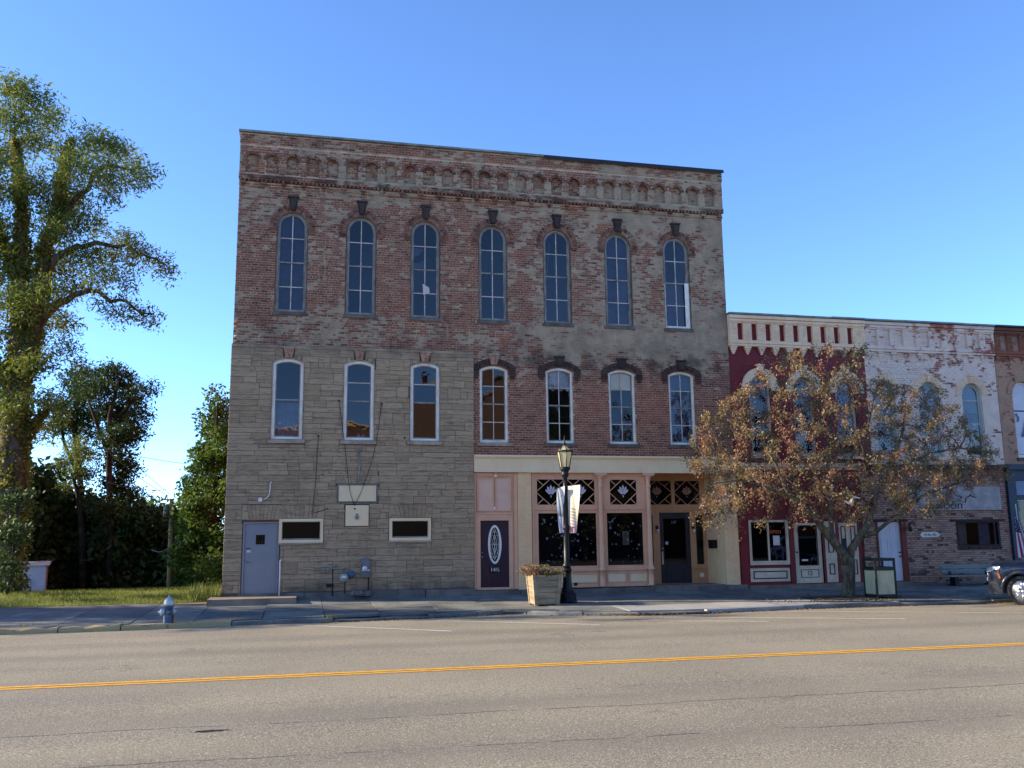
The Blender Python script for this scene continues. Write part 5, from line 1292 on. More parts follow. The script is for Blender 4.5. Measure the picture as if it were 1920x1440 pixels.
# --- middle-distance trees behind the lawn
YM = 17.0
tree('slender_tree', 'twin-topped slender tree behind the lawn, right-hand of the pair', 'slender trees behind the lawn', tuple(F(210, 1125, YM)), [limb_px([(206, 1130, 7), (208, 1000, 6), (204, 880, 5), (206, 780, 4), (222, 710, 2)], YM), limb_px([(205, 860, 4), (180, 790, 3), (158, 730, 2)], YM), limb_px([(205, 800, 3), (240, 760, 2), (262, 728, 1.5)], YM)],
     blobs_tips([(205, 688, 20), (222, 712, 22), (248, 738, 18), (270, 722, 11), (190, 725, 22), (232, 770, 24), (205, 765, 22), (258, 800, 16), (235, 815, 22), (262, 775, 12), (205, 820, 20), (222, 855, 24), (246, 872, 14), (212, 900, 24), (238, 925, 18), (205, 940, 20)], YM, 10), L_DARK, M_BARKD, 150, .72, .18, .4, .5)
tree('slender_tree', 'thin airy tree left of the twin-topped one behind the lawn', 'slender trees behind the lawn', tuple(F(165, 1125, YM + 3)), [limb_px([(166, 1130, 7), (160, 1000, 6), (150, 900, 5), (140, 800, 4), (150, 720, 2)], YM + 3), limb_px([(150, 900, 4), (120, 830, 3), (108, 760, 2)], YM + 3)],
     blobs_tips([(148, 690, 18), (165, 700, 18), (128, 712, 18), (150, 735, 24), (118, 752, 22), (150, 775, 24), (108, 790, 20), (132, 800, 22), (165, 808, 20), (98, 745, 16), (176, 772, 16)], YM + 3, 9), L_DARK, M_BARKD, 130, .72, .18, .4, .5)
tree('young_tree', 'smaller light green tree catching the sun behind the lawn', None, tuple(F(152, 1122, 17.5)), [limb_px([(156, 1128, 7), (154, 1010, 5.5), (147, 930, 4), (132, 880, 2)], 17.5), limb_px([(151, 960, 3.5), (140, 900, 2.4), (160, 850, 1.5)], 17.5)],
     blobs_tips([(128, 862, 22), (152, 842, 17), (112, 878, 16), (168, 880, 15), (145, 882, 20), (140, 828, 10), (120, 905, 10), (180, 850, 10)], 17.5, 10), L_LOC, M_BARKD, 130, .5, .13, .4, .5)
rs = random.Random(9)
labs = ['dark leafy tree behind the tall vine-clad trunk', 'dark spreading tree above the white garage', 'dense dark tree right of the garage', 'black-green tree behind the young light green tree', 'dense dark tree left of the utility pole', 'low dark tree right behind the utility pole', 'dark undergrowth tree between pole and maple', 'broad dark tree far behind the garage']
spec = [(35, 880, 17), (80, 905, 20), (118, 925, 19), (178, 930, 20), (245, 955, 18), (290, 962, 19), (335, 970, 18), (150, 945, 26)]
for (u, top, Y), lab in zip(spec, labs):
    bl = []
    v = top + 22
    while v < 1125:
        for k in range(3): bl.append((u + rs.uniform(-34, 34), v + rs.uniform(-8, 8), rs.uniform(18, 30)))
        v += 24
    bush(lab, bl, Y, L_DARK, 110, 1.15, .34, 'tree', 'dark trees behind the lawn', [limb_px([(u, 1130, 6), (u + 3, 1040, 5), (u, top + 60, 3)], Y)], 4, 'dark_tree')
for u, v, r, lab in ((255, 938, 14, 'pale sunlit treetop far behind, left of the utility pole'), (292, 958, 20, 'yellow-green rounded treetop just left of the utility pole'), (100, 905, 18, 'sunlit far treetop between the trunks above the garage')):
    bush(lab, [(u, v, r), (u + 14, v + 14, r), (u - 12, v + 16, r), (u, v + 34, r + 4)], 40 if u != 292 else 32, L_PALE if u == 255 else L_MAPLE, 60, 1.2, .36, 'tree', None, [limb_px([(u, 1100, 6), (u, v + 20, 3)], 40 if u != 292 else 32)], 7, 'far_tree')
x_, y_ = -30.5, 14.2  # unseen tree, added to keep the lower maple out of the sun
dt = RS.randn(170, 3) * (2.0, 1.7, 2.2) + (x_, y_, 6.6)
tree('shade_tree', 'unseen broad leafy tree added beyond the left edge to shade the maple', None, (x_, y_, -1), [[(x_, y_, -1.5, .35), (x_ + .2, y_, 4, .28), (x_, y_, 9, .1)]], dt, L_DARK, M_BARKD, 90, 1.0, .30, .5, .3)
x_, y_ = -29.5, 1.7  # unseen tree, added to throw shade over the left pavement
dt = RS.randn(150, 3) * (1.6, 1.0, 2.0) + (x_, y_, 6.2)
tree('shade_tree', 'unseen narrow leafy tree added beyond the left edge to shade the pavement', None, (x_, y_, -.2), [[(x_, y_, -.4, .25), (x_ + .2, y_, 4, .2), (x_, y_, 8, .08)]], dt, L_DARK, M_BARKD, 90, .8, .24, .5, .3)
# --- maple against the building's left side
YP = 9.0
tree('maple_tree', 'bushy bright green maple rising beside the left side of the brick building', None, tuple(F(395, 1122, YP)), [limb_px([(395, 1128, 10), (398, 1000, 8), (402, 880, 5), (408, 760, 2)], YP)],
     blobs_tips([(407, 738, 8), (412, 760, 12), (420, 782, 14), (394, 790, 8), (405, 808, 18), (388, 775, 5), (425, 815, 20), (392, 838, 18), (415, 850, 22), (380, 868, 20), (405, 885, 26), (366, 898, 18), (388, 922, 28), (352, 930, 18), (372, 950, 24), (420, 930, 26), (340, 958, 14), (355, 985, 26), (395, 975, 32), (425, 1000, 30), (345, 1030, 22), (375, 1040, 32), (410, 1055, 32), (350, 1078, 20), (380, 1090, 26), (412, 1095, 22), (440, 900, 20), (440, 1050, 30)], YP, 11, 1.6), L_MAPLE, M_BARKD, 90, .6, .16, .6, .3)
# --- crabapple in the pavement
YC = -3.6
cb = F(1590, 1120, YC)
CL = [limb_px([(1589, 1126, 17), (1590, 1112, 14.5), (1591, 1085, 13), (1590, 1062, 14), (1592, 1045, 11)], YC),
      limb_px([(1588, 1060, 11), (1579, 1036, 9.5, -.05), (1562, 1014, 8.5, -.1), (1545, 995, 7.5, -.2), (1528, 970, 6.5, -.3), (1505, 955, 5.5, -.5), (1485, 935, 5, -.7), (1470, 905, 4, -.9), (1455, 870, 3, -1.0), (1430, 830, 2, -1.2)], YC),
      limb_px([(1578, 1035, 7), (1560, 1000, 5.5, .2), (1556, 960, 4.5, .4), (1560, 915, 4, .6), (1550, 860, 3, .7), (1560, 780, 2, .8), (1550, 700, 1.2, .9)], YC),
      limb_px([(1592, 1052, 9), (1596, 1030, 8), (1612, 1006, 7.5, -.1), (1628, 982, 7, -.2), (1636, 948, 6, -.3), (1645, 915, 5, -.4), (1668, 870, 4, -.6), (1690, 820, 3, -.8), (1700, 760, 2, -1)], YC),
      limb_px([(1614, 1006, 5, -.1), (1640, 999, 4.2, -.4), (1664, 980, 3.6, -.7), (1700, 958, 3, -1.0), (1728, 930, 2.5, -1.2), (1770, 915, 2, -1.4), (1810, 900, 1.4, -1.6)], YC),
      limb_px([(1645, 915, 4, -.4), (1690, 880, 3.2, 0), (1740, 850, 2.6, .4), (1800, 840, 2, .6), (1860, 850, 1.2, .7)], YC),
      limb_px([(1528, 970, 4, -.3), (1490, 930, 3.2, .1), (1440, 905, 2.6, .4), (1390, 880, 2, .5), (1330, 860, 1.2, .6)], YC),
      limb_px([(1485, 935, 3.4, -.7), (1440, 915, 2.8, -1.4), (1390, 900, 2.2, -2.0), (1340, 905, 1.4, -2.4)], YC),
      limb_px([(1560, 915, 3, .6), (1600, 850, 2.6, .4), (1630, 790, 2, .2), (1640, 740, 1.2, 0)], YC)]
tips = []; rs2 = np.random.RandomState(4)
outline = [(1285, 850), (1300, 800), (1335, 765), (1375, 735), (1400, 715), (1425, 690), (1425, 650), (1450, 665), (1500, 655), (1570, 650), (1615, 655), (1640, 640), (1625, 690), (1680, 712), (1740, 716), (1780, 735), (1830, 800), (1875, 850), (1900, 880), (1895, 905), (1850, 905), (1820, 930), (1770, 965), (1700, 975), (1640, 960), (1590, 985), (1550, 975), (1500, 985), (1440, 980), (1400, 1000), (1330, 980), (1290, 990), (1310, 940), (1320, 905), (1290, 880)]
def inside(u, v):
    c = False; j = len(outline) - 1
    for i in range(len(outline)):
        (a, b), (p, q) = outline[i], outline[j]
        if (b > v) != (q > v) and u < (p - a) * (v - b) / (q - b) + a: c = not c
        j = i
    return c
while len(tips) < 1080:
    u = 1280 + 625 * rs2.rand(); v = 635 + 360 * rs2.rand()
    if not inside(u, v): continue
    dx = (u - 1600) / 320; dz = (v - 880) / 250; dep = 3.6 * sqrt(max(0.05, 1 - dx * dx * .9 - max(0, -dz) ** 2 * .8))
    if v > 955 and rs2.rand() < .45: continue
    if u < 1650 and v < 720 and rs2.rand() < .35: continue
    y = YC + (rs2.rand() * 2 - 1) * dep * .9
    y = max(-6.9, min(-.5, y)); 
    # keep the outline in the view while spreading in depth
    tips.append(tuple(F(u, v, y)))
CT = empty('crabapple_tree', (cb.x, YC, -.28), 'sparse crabapple tree with yellowing brown-green leaves in the pavement before the red shop', 'tree')
sk = Skeleton(CL).grow(np.array(tips), .016, .0055, .10, .12)
base_r = sk.paths[0]; sk.mesh('crab', M_BARKL, CT, .045)
L_CRAB = leaf_shader('leaf_crabapple', [(106, 92, 58), (128, 108, 72), (148, 126, 88), (152, 120, 92), (140, 98, 78), (124, 80, 64)], .3, .6, .75)
tw = []
for p, m1, m2, t in sk.twigs:
    L = np.linalg.norm(t - p); k = int(12 + 32 * min(L, 1.6))
    if RS.rand() < .07: continue
    k = int(k * (.85 + 1.5 * RS.rand() ** 1.3))
    for _ in range(k):
        s_ = RS.rand() ** .6; a, b = ((p, m1), (m1, m2), (m2, t))[min(2, int(s_ * 3))]; f_ = (s_ * 3) % 1
        tw.append(a + (b - a) * f_ + RS.randn(3) * (.05, .05, .06))
    for _ in range(17): tw.append(t + RS.randn(3) * (.09, .09, .12) - np.array((0, 0, .05)))
leaves('crown', L_CRAB, tw, .07, CT, .5, .1, .4, .5)
# hanging spurs and bare twig ends
mb = MB()
for p, m1, m2, t in sk.twigs:
    for _ in range(3):
        q = np.array(t) if RS.rand() < .5 else np.array(m2); e = q + RS.randn(3) * (.12, .12, .05) - np.array((0, 0, .18 * RS.rand())); mb.tube([q, (q + e) / 2 + RS.randn(3) * .02, e], [.004, .003, .002], 3, caps=False)
mb.build('twigs', M_BARKL, CT, kind='stuff')
mb = MB(); c0 = F(1597, 940, YC - 1.2)
def P(u, v, d=0): q = F(u, v, YC - 1.2 + d); return (q.x, q.y, q.z)
mb.add([P(1581, 938), P(1592, 940, .08), P(1598, 933, -.05), P(1612, 935, .1), P(1614, 933, .1), P(1600, 930, 0), P(1601, 948, -.06), P(1588, 944, .05)], [(0, 1, 7), (1, 2, 6, 7), (2, 5, 6), (2, 3, 4, 5)])
tag(mb.build('plastic_bag', M_WHITE), 'white scrap of plastic bag snagged in the middle of the crabapple', 'litter')
# fallen leaves
fl = [];
for _ in range(1300):
    x = random.gauss(3.0, 1.3) if random.random() < .35 else random.gauss(8.8, 2.6); ky = kerb_y(x)
    if random.random() < .5 or x < 6: y = ky - abs(random.gauss(0, .12)) - .02; z = road_z(y) + .014
    else: y = ky + KW + abs(random.gauss(0, 1.2)); y = min(y, -.6); z = walk_z(x, y) + .03
    fl.append((x, y, z))
for _ in range(420):
    x = random.gauss(2.7, .75); y = kerb_y(x) - abs(random.gauss(0, .13)) - .02; fl.append((x, y, road_z(y) + .015 + .03 * random.random()))
for _ in range(500):
    x = -6 + 5 * random.random(); y = kerb_y(x) - abs(random.gauss(0, .1)) - .02; fl.append((x, y, road_z(y) + .012))
o = leaves('fallen_leaves', leaf_shader('leaf_fallen', [(96, 72, 50), (124, 92, 60), (78, 62, 48), (140, 112, 74)], .1), fl, .07, None, .6, 2.0, kind='stuff')

# ================================================================ things on the pavement
lp = Vector((.85, -3.0, -.24))
LM = empty('street_lamp', lp, 'black cast-iron street lamp with a hexagonal lantern beside the wooden planter', 'street lamp')
def LB(mb, name, mat, parent=None, **k): return mb.build(name, mat, parent or LM, local=True, **k)
mb = MB(); mb.lathe((0, 0, 0), [(.27, 0), (.27, .06), (.255, .07), (.25, .22), (.22, .25), (.19, .27), (.17, .34), (.14, .42), (.125, .55), (.115, .75), (.11, .86), (.135, .88), (.135, .92), (.10, .95)], 12)
LB(mb, 'base', M_BLACK)
mb = MB(); mb.lathe((0, 0, 0), [(.095, .95), (.12, .99), (.12, 1.05), (.085, 1.08), (.082, 1.7), (.072, 2.6), (.068, 3.10), (.085, 3.12), (.085, 3.16), (.066, 3.18), (.06, 3.5), (.10, 3.56), (.115, 3.62), (.09, 3.66), (.12, 3.72), (.15, 3.76)], 14)
LB(mb, 'pole', M_BLACK)
mb = MB(); mb.lathe((0, 0, 2.02), [(.09, 0), (.10, .02), (.10, .1), (.09, .12)], 12); mb.cbox((0, -.1, 2.08), (.07, .06, .16)); LB(mb, 'bracket_collar', M_BLACK)
M_LGLASS = NT('lantern_glass'); M_LGLASS = M_LGLASS.fin(M_LGLASS.node('ShaderNodeMixShader', {0: .55, 1: M_LGLASS.bsdf(srgb(214, 206, 172), .5, None, 0, .4), 2: M_LGLASS.node('ShaderNodeBsdfTranslucent', {'Color': srgb(206, 200, 172)}).outputs[0]}).outputs[0])
z0, z1 = 3.80, 4.27; r0_, r1_ = .135, .225; lant = MB()
def hexp(r, z, k, o=pi / 6): a = pi / 3 * k + o; return Vector((r * cos(a), r * sin(a), z))
for k in range(6):
    lant.tube([hexp(r0_, z0, k), hexp(r1_, z1, k)], .013, 5); lant.tube([hexp(r0_, z0, k), hexp(r0_, z0, k + 1)], .016, 5); lant.tube([hexp(r1_, z1, k), hexp(r1_, z1, k + 1)], .026, 5); lant.tube([hexp(r1_, z1, k), Vector((.03 * cos(pi / 3 * k), .03 * sin(pi / 3 * k), z1 + .21))], .011, 5)
lant.lathe((0, 0, 3.75), [(.16, 0), (.16, .03), (.12, .05)], 6); lant.lathe((0, 0, z1 + .2), [(.05, 0), (.05, .03), (.02, .05), (.028, .09), (.012, .13), (.008, .26), (0, .27)], 8)
ln = LB(lant, 'lantern', M_BLACK)
for k in range(6):
    mb = MB(); mb.quad(hexp(r0_ * .97, z0, k), hexp(r0_ * .97, z0, k + 1), hexp(r1_ * .97, z1, k + 1), hexp(r1_ * .97, z1, k)); LB(mb, 'glass_pane', M_LGLASS, ln)
    mb = MB(); t_ = Vector((0, 0, z1 + .2)); mb.add([hexp(r1_ * .96, z1 + .01, k), hexp(r1_ * .96, z1 + .01, k + 1), t_], [(0, 1, 2)]); LB(mb, 'roof_pane', M_LGLASS, ln)
def banner_mat(name, cols):
    n = NT(name); tc = n.node('ShaderNodeTexCoord'); s_ = n.node('ShaderNodeSeparateXYZ', {0: tc.outputs['Object']}); z = V(n, s_.outputs[2])
    t = z + (n.noise(4, 4) - .5) * .35; cr = n.node('ShaderNodeValToRGB', {0: t}); el = cr.color_ramp.elements
    while len(el) < len(cols): el.new(.5)
    for e, (p, c) in zip(el, cols): e.position = p; e.color = srgb(*c)
    c = n.mix(n.step(n.noise(9, 6, .7), .56, .64) * .35, cr.outputs[0], srgb(120, 122, 140))
    return n.fin(n.node('ShaderNodeMixShader', {0: .35, 1: n.bsdf(c, .6), 2: n.node('ShaderNodeBsdfTranslucent', {'Color': c}).outputs[0]}).outputs[0])
def banner(label, x0, x1, x0b, x1b, ztop, ztop2, zb, cols, curl, y=-.02, yaw=0.0):
    root = Vector((lp.x, lp.y, lp.z + zb)); H = ztop - zb; mb = MB(); nx_, nz = 10, 14; vs = []
    for j in range(nz + 1):
        t = j / nz
        for i in range(nx_ + 1):
            s_ = i / nx_; a = x0b + (x0 - x0b) * min(1, t * 1.4) ** .8; b = x1b + (x1 - x1b) * min(1, t * 1.4) ** .8
            zz = t * (H + (ztop2 - ztop) * s_); vs.append((a + (b - a) * s_, y - (a + (b - a) * s_ - x0) * yaw + curl * (s_ ** 2) * sin(1.2 + t * 3.2) + .03 * sin(s_ * 7 + t * 4), zz))
    m = nx_ + 1; mb.add(vs, [(j * m + i, j * m + i + 1, (j + 1) * m + i + 1, (j + 1) * m + i) for j in range(nz) for i in range(nx_)], sm=True)
    o = mb.build('banner', banner_mat('banner_print', cols), None, smooth=True, loc=root); tag(o, label, 'banner', 'faded banners on the street lamp'); return o
bn1 = banner('narrow blue-white faded banner hanging on the left of the lamp pole', -.27, -.06, -.20, -.05, 3.18, 3.26, 1.94, [(0, (176, 178, 206)), (.42, (168, 172, 196)), (.46, (90, 98, 110)), (.62, (150, 164, 176)), (.8, (196, 210, 218)), (1, (222, 224, 222))], .1)
bn2 = banner('wider cream-white banner fading to pink at its foot, on the right of the lamp pole',   .04, .30, -.02, .24, 3.26, 3.28, 1.93, [(0, (224, 168, 166)), (.12, (228, 172, 168)), (.25, (226, 206, 190)), (.6, (236, 226, 184)), (1, (234, 220, 196))], .06, yaw=1.35)
mb = MB()
for k in range(7): mb.cbox((.10 + .004 * k, -.165 - .004 * k, .18 + .085 * k), (.05, .004, .035), M=Matrix.Rotation(-.93, 4, 'Z'))
mb.build('lettering', pbr('faded_ink', (150, 120, 120), None, 3, .7, 0), bn2, local=True)
mb = MB(); mb.tube([(-.30, 0, 3.2), (0, 0, 3.27), (.34, 0, 3.3)], .012, 6); mb.tube([(-.26, 0, 1.93), (0, 0, 1.9), (.14, 0, 1.92)], .016, 6); LB(mb, 'banner_arm', M_BLACK)
# planter of planks
pp_ = Vector((.08, -3.3, -.25)); M_PLANK = pbr('weathered_plank', (156, 138, 108), (126, 110, 86), 5, .85, .5, 30, stretch=(.3, .3, 3), rv=.25, dirt=.35, dirtcol=(84, 76, 62))
PL = empty('planter', pp_, 'square tapered wooden plank planter with drying pink flowers beside the street lamp', 'planter')
wb_, wt_, hp = .33, .40, .82
for k in range(5):
    za, zb = .02 + .16 * k, .02 + .16 * k + .15
    for side in range(4):
        M = Matrix.Rotation(side * pi / 2, 4, 'Z'); f = lambda z: wb_ + (wt_ - wb_) * z / hp
        a, b = f(za), f(zb); mb = MB(); o = .022
        vs = [(-a, -a, za), (a, -a, za), (b, -b, zb), (-b, -b, zb), (-a, -a + o, za), (a, -a + o, za), (b, -b + o, zb), (-b, -b + o, zb)]
        mb.add([M @ Vector(v) for v in vs], [(0, 1, 2, 3), (1, 5, 6, 2), (4, 0, 3, 7), (3, 2, 6, 7), (4, 5, 1, 0), (5, 4, 7, 6)]); mb.build('plank', M_PLANK, PL, local=True)
for sx in (-1, 1):
    for sy in (-1, 1):
        mb = MB(); a, b = wb_ - .02, wt_ - .02; w_ = .07
        vs = [(sx * a - .0, sy * a, 0)]
        q = lambda r, z: [(sx * r, sy * (r + .035), z), (sx * (r + .035), sy * (r + .035), z), (sx * (r + .035), sy * (r - .06), z), (sx * (r - .0), sy * (r - .06), z), (sx * (r - .06), sy * (r + .035), z)]
        lo_, hi_ = [(sx * (a - .06), sy * (a + .038), 0), (sx * (a + .038), sy * (a + .038), 0), (sx * (a + .038), sy * (a - .06), 0), (sx * (a - .06), sy * (a - .06), 0)], [(sx * (b - .06), sy * (b + .038), hp), (sx * (b + .038), sy * (b + .038), hp), (sx * (b + .038), sy * (b - .06), hp), (sx * (b - .06), sy * (b - .06), hp)]
        mb.add(lo_ + hi_, [(0, 1, 5, 4), (1, 2, 6, 5), (2, 3, 7, 6), (3, 0, 4, 7), (4, 5, 6, 7)]); mb.build('corner_post', M_PLANK, PL, local=True)
mb = MB(); rr = wt_ + .03
mb.add([(-rr + .04, -rr + .04, hp - .04), (rr - .04, -rr + .04, hp - .04), (rr - .04, rr - .04, hp - .04), (-rr + .04, rr - .04, hp - .04)], [(0, 1, 2, 3)]); mb.build('soil', M_EARTH, PL, local=True)
FP = empty('flowering_plant', pp_ + Vector((0, 0, hp - .05)), 'straggly drying plant with pink flowers growing in the wooden planter', 'plant')
st = MB(); hd = []
for k in range(190):
    a = random.random() * 2 * pi; r_ = .36 * sqrt(random.random()); b = Vector((r_ * cos(a), r_ * sin(a), 0)); e = b + Vector((random.gauss(-.06, .10) + r_ * cos(a) * .5, random.gauss(0, .08) + r_ * sin(a) * .4, random.uniform(.06, .30) * (1.0 if b.x < 0 else .6)))
    st.tube([b, (b + e) / 2 + Vector((0, 0, .04)), e], [.004, .003, .002], 3, caps=False); hd.append(e); hd.append((b + e) / 2)
st.build('stems', pbr('dry_stem', (128, 110, 72), (104, 92, 56), 9, .9, 0), FP, local=True, kind='stuff')
def lcl(nm, mat, pts, per, sp, size):
    o = leaves(nm, mat, clumps([tuple(p) for p in pts], per, sp, 1, .2), size, FP, .5, .1, kind='stuff'); o.matrix_parent_inverse = Matrix.Identity(4); return o
lcl('leaves', leaf_shader('plant_leaf', [(110, 100, 62), (132, 112, 74), (92, 96, 52), (142, 122, 92)], .2), hd, 12, .06, .045)
o_ = lcl('flowers', leaf_shader('pink_flower', [(190, 110, 130), (206, 130, 146), (170, 90, 110)], .3), [p for p in hd if p.x < -.14], 5, .05, .035)
# litter bin
bp = Vector((9.92, -4.35, -.275)); BN = empty('litter_bin', bp, 'square cream-panelled litter bin with dark green frame beside the crabapple trunk', 'bin', rz=radians(-3))
M_BGREEN = pbr('bin_green', (30, 46, 38), (24, 38, 32), 3, .5, .1); M_BPANEL = pbr('bin_cream', (176, 170, 138), (160, 156, 126), 2, .6, .2, dirt=.3)
w_ = .30
mb = MB()
for sx in (-1, 1):
    for sy in (-1, 1): mb.box(sx * w_ - .025, sx * w_ + .025, sy * w_ - .025, sy * w_ + .025, .0, 1.12)
for sx in (-1, 1):
    mb.box(sx * w_ - .022, sx * w_ + .022, -w_ + .025, w_ - .025, 1.07, 1.12); mb.box(-w_ + .025, w_ - .025, sx * w_ - .022, sx * w_ + .022, 1.07, 1.12)
    mb.box(sx * w_ - .02, sx * w_ + .02, -w_ + .025, w_ - .025, .80, .90); mb.box(-w_ + .025, w_ - .025, sx * w_ - .02, sx * w_ + .02, .80, .90)
    mb.box(sx * w_ - .02, sx * w_ + .02, -w_ + .025, w_ - .025, .07, .12); mb.box(-w_ + .025, w_ - .025, sx * w_ - .02, sx * w_ + .02, .07, .12)
mb.build('frame', M_BGREEN, BN, local=True)
for k in range(4):
    M = Matrix.Rotation(k * pi / 2, 4, 'Z'); mb = MB(); mb.cbox((0, 0, 0), (2 * w_ - .07, .02, .67)); mb.v = [tuple(M @ (Vector(v) + Vector((0, -w_, .465)))) for v in mb.v]; mb.build('side_panel', M_BPANEL, BN, local=True)
mb = MB(); mb.box(-w_ - .03, w_ + .03, -w_ - .03, w_ + .03, 1.121, 1.15); mb.build('lid', M_BGREEN, BN, local=True)
mb = MB(); mb.box(-w_ + .03, w_ - .03, -w_ + .03, w_ - .03, .1, .78); mb.build('liner', M_BLACK, BN, local=True)
# fire hydrant
hp_ = Vector((-9.52, -5.12, -.31)); HY = empty('fire_hydrant', hp_, 'short silver-white fire hydrant with blue and red paint at the yellow kerb', 'hydrant', rz=radians(8))
M_HYW = pbr('hydrant_silver', (196, 200, 196), (168, 172, 172), 9, .45, .3, 30, metal=.2, dirt=.4, dirtcol=(90, 90, 92)); M_HYB = pbr('hydrant_blue', (74, 90, 108), (58, 74, 94), 6, .5, .3, 30, dirt=.2); M_HYR = pbr('hydrant_red', (150, 44, 44), None, 6, .6, .3)
mb = MB(); mb.lathe((0, 0, 0), [(.12, -.05), (.12, .0), (.095, .02), (.09, .36), (.115, .38), (.115, .42)], 16); bd = mb.build('barrel', M_HYB, HY, local=True)
mb = MB(); mb.lathe((0, 0, .42), [(.125, 0), (.125, .03), (.12, .06), (.105, .11), (.07, .155), (.035, .175), (.03, .21), (.022, .212), (.022, .235), (0, .236)], 16); mb.build('bonnet', M_HYW, HY, local=True)
mb = MB(); mb.lathe((-.1, 0, .27), [(.07, .02), (.085, -.04), (.085, -.07), (.06, -.09), (.022, -.10), (.022, -.135), (0, -.136)], 12, axis='x'); mb.build('side_cap', M_HYW, HY, local=True)
mb = MB(); mb.lathe((.09, 0, .28), [(.05, -.02), (.058, .03), (.058, .05), (.02, .06), (.02, .085), (0, .086)], 12, axis='x'); mb.build('side_cap', M_HYW, HY, local=True)
mb = MB(); mb.lathe((.02, -.09, .26), [(.045, .02), (.06, -.03), (.06, -.05), (.02, -.06), (.02, -.08), (0, -.081)], 12, axis='y'); mb.build('front_cap', M_HYB, HY, local=True)
mb = MB(); mb.tube([(.105, -.05, -.04), (.105, -.05, .2)], .018, 6); mb.build('red_strip', M_HYR, HY, local=True)
mb = MB(); mb.tube([(-.085, -.055, -.04), (-.085, -.055, .2)], .024, 6); mb.build('pale_strip', M_HYW, HY, local=True)
for k in range(6):
    a = pi / 3 * k; MB().lathe((.125 * cos(a), .125 * sin(a), .41), [(.014, 0), (.014, .035), (0, .036)], 6).build('bolt', M_HYW, HY, local=True)
# bench
bb = Vector((15.72, -1.1, -.20)); BE = empty('bench', bb, 'weathered grey slatted bench against the saloon brick wall', 'bench')
M_BWOOD = pbr('grey_bench_wood', (128, 130, 124), (100, 104, 100), 3, .85, .3, stretch=(.3, 1, 3), rv=.2)
for dz, dy, hh in ((.62, .28, .13), (.47, .24, .13)):
    mb = MB(); mb.cbox((0, dy, dz), (2.0, .035, hh), M=Matrix.Rotation(-.25, 4, 'X')); mb.build('back_slat', M_BWOOD, BE, local=True)
for dy in (-.2, -.06, .08): mb = MB(); mb.cbox((0, dy, .33), (2.0, .12, .04)); mb.build('seat_slat', M_BWOOD, BE, local=True)
for sx in (-.72, .72):
    mb = MB(); mb.box(sx - .12, sx + .12, -.2, .2, -.12, .06); mb.box(sx - .07, sx + .07, -.12, .14, .06, .31); mb.add([(sx - .05, .12, .3), (sx + .05, .12, .3), (sx + .05, .34, .68), (sx - .05, .34, .68), (sx - .05, .18, .3), (sx + .05, .18, .3), (sx + .05, .38, .68), (sx - .05, .38, .68)], [(0, 1, 2, 3), (1, 5, 6, 2), (4, 0, 3, 7), (3, 2, 6, 7), (4, 5, 1, 0), (5, 4, 7, 6)])
    mb.build('bench_leg', M_BLACK, BE, local=True)
# flag on a slanted staff
fb = F(1911, 1041, -2.0); ft = F(1904, 945, -2.0); FG = empty('flag', (fb.x, -2.0, fb.z), 'striped national flag hanging folded on a thin staff by the navy pilaster', 'flag')
mb = MB(); mb.tube([(fb.x + .15, -2, -.25), (ft.x, -2, ft.z)], .015, 6); mb.tube([(fb.x + .15, -2, -.25), (fb.x + .15, -2, -.21)], .14, 10); mb.build('staff', M_FRAME_W, FG)
M_FRED = pbr('flag_red', (176, 40, 52), None, 4, .7, 0); M_FWH = pbr('flag_white', (222, 220, 222), None, 4, .7, 0); M_FBL = pbr('flag_blue', (30, 38, 74), None, 4, .7, 0)
mb = MB(); pt = F(1903, 965, -2.05); nx_, nz = 13, 18; vs = []; z_t, z_b = pt.z, .72
for j in range(nz + 1):
    t = j / nz
    for i in range(nx_ + 1):
        s_ = i / nx_; vs.append((pt.x - .02 + s_ * (.10 + .55 * t ** .6) , -2.05 + .07 * sin(s_ * 11 + t * 1.5) * (0.3 + t), z_t - (z_t - z_b) * t - s_ * .25 * (1 - t) ))
m = nx_ + 1
b0 = len(mb.v); mb.v += vs
for j in range(nz):
    for i in range(nx_):
        mb.f.append([b0 + j * m + i, b0 + (j + 1) * m + i, b0 + (j + 1) * m + i + 1, b0 + j * m + i + 1]); mb.r.append(.5); mb.sm.append(True)
        mb.m.append(2 if (j < 7 and i < 7) else (i % 2))
cl = mb.build('flag_cloth', [M_FRED, M_FWH, M_FBL], FG)
mb = MB()
for j in range(6):
    for i in range(3): 
        v = vs[(j + 1) * m + 2 * i + 1 + (j % 2)]; mb.add([(v[0] + .022 * cos(pi * q / 5 * 1 + pi / 2) * (1 if q % 2 == 0 else .4), v[1] - .015, v[2] + .022 * sin(pi * q / 5 + pi / 2) * (1 if q % 2 == 0 else .4)) for q in range(10)], [tuple(range(10))])
mb.build('stars', M_FWH, cl, kind='stuff')
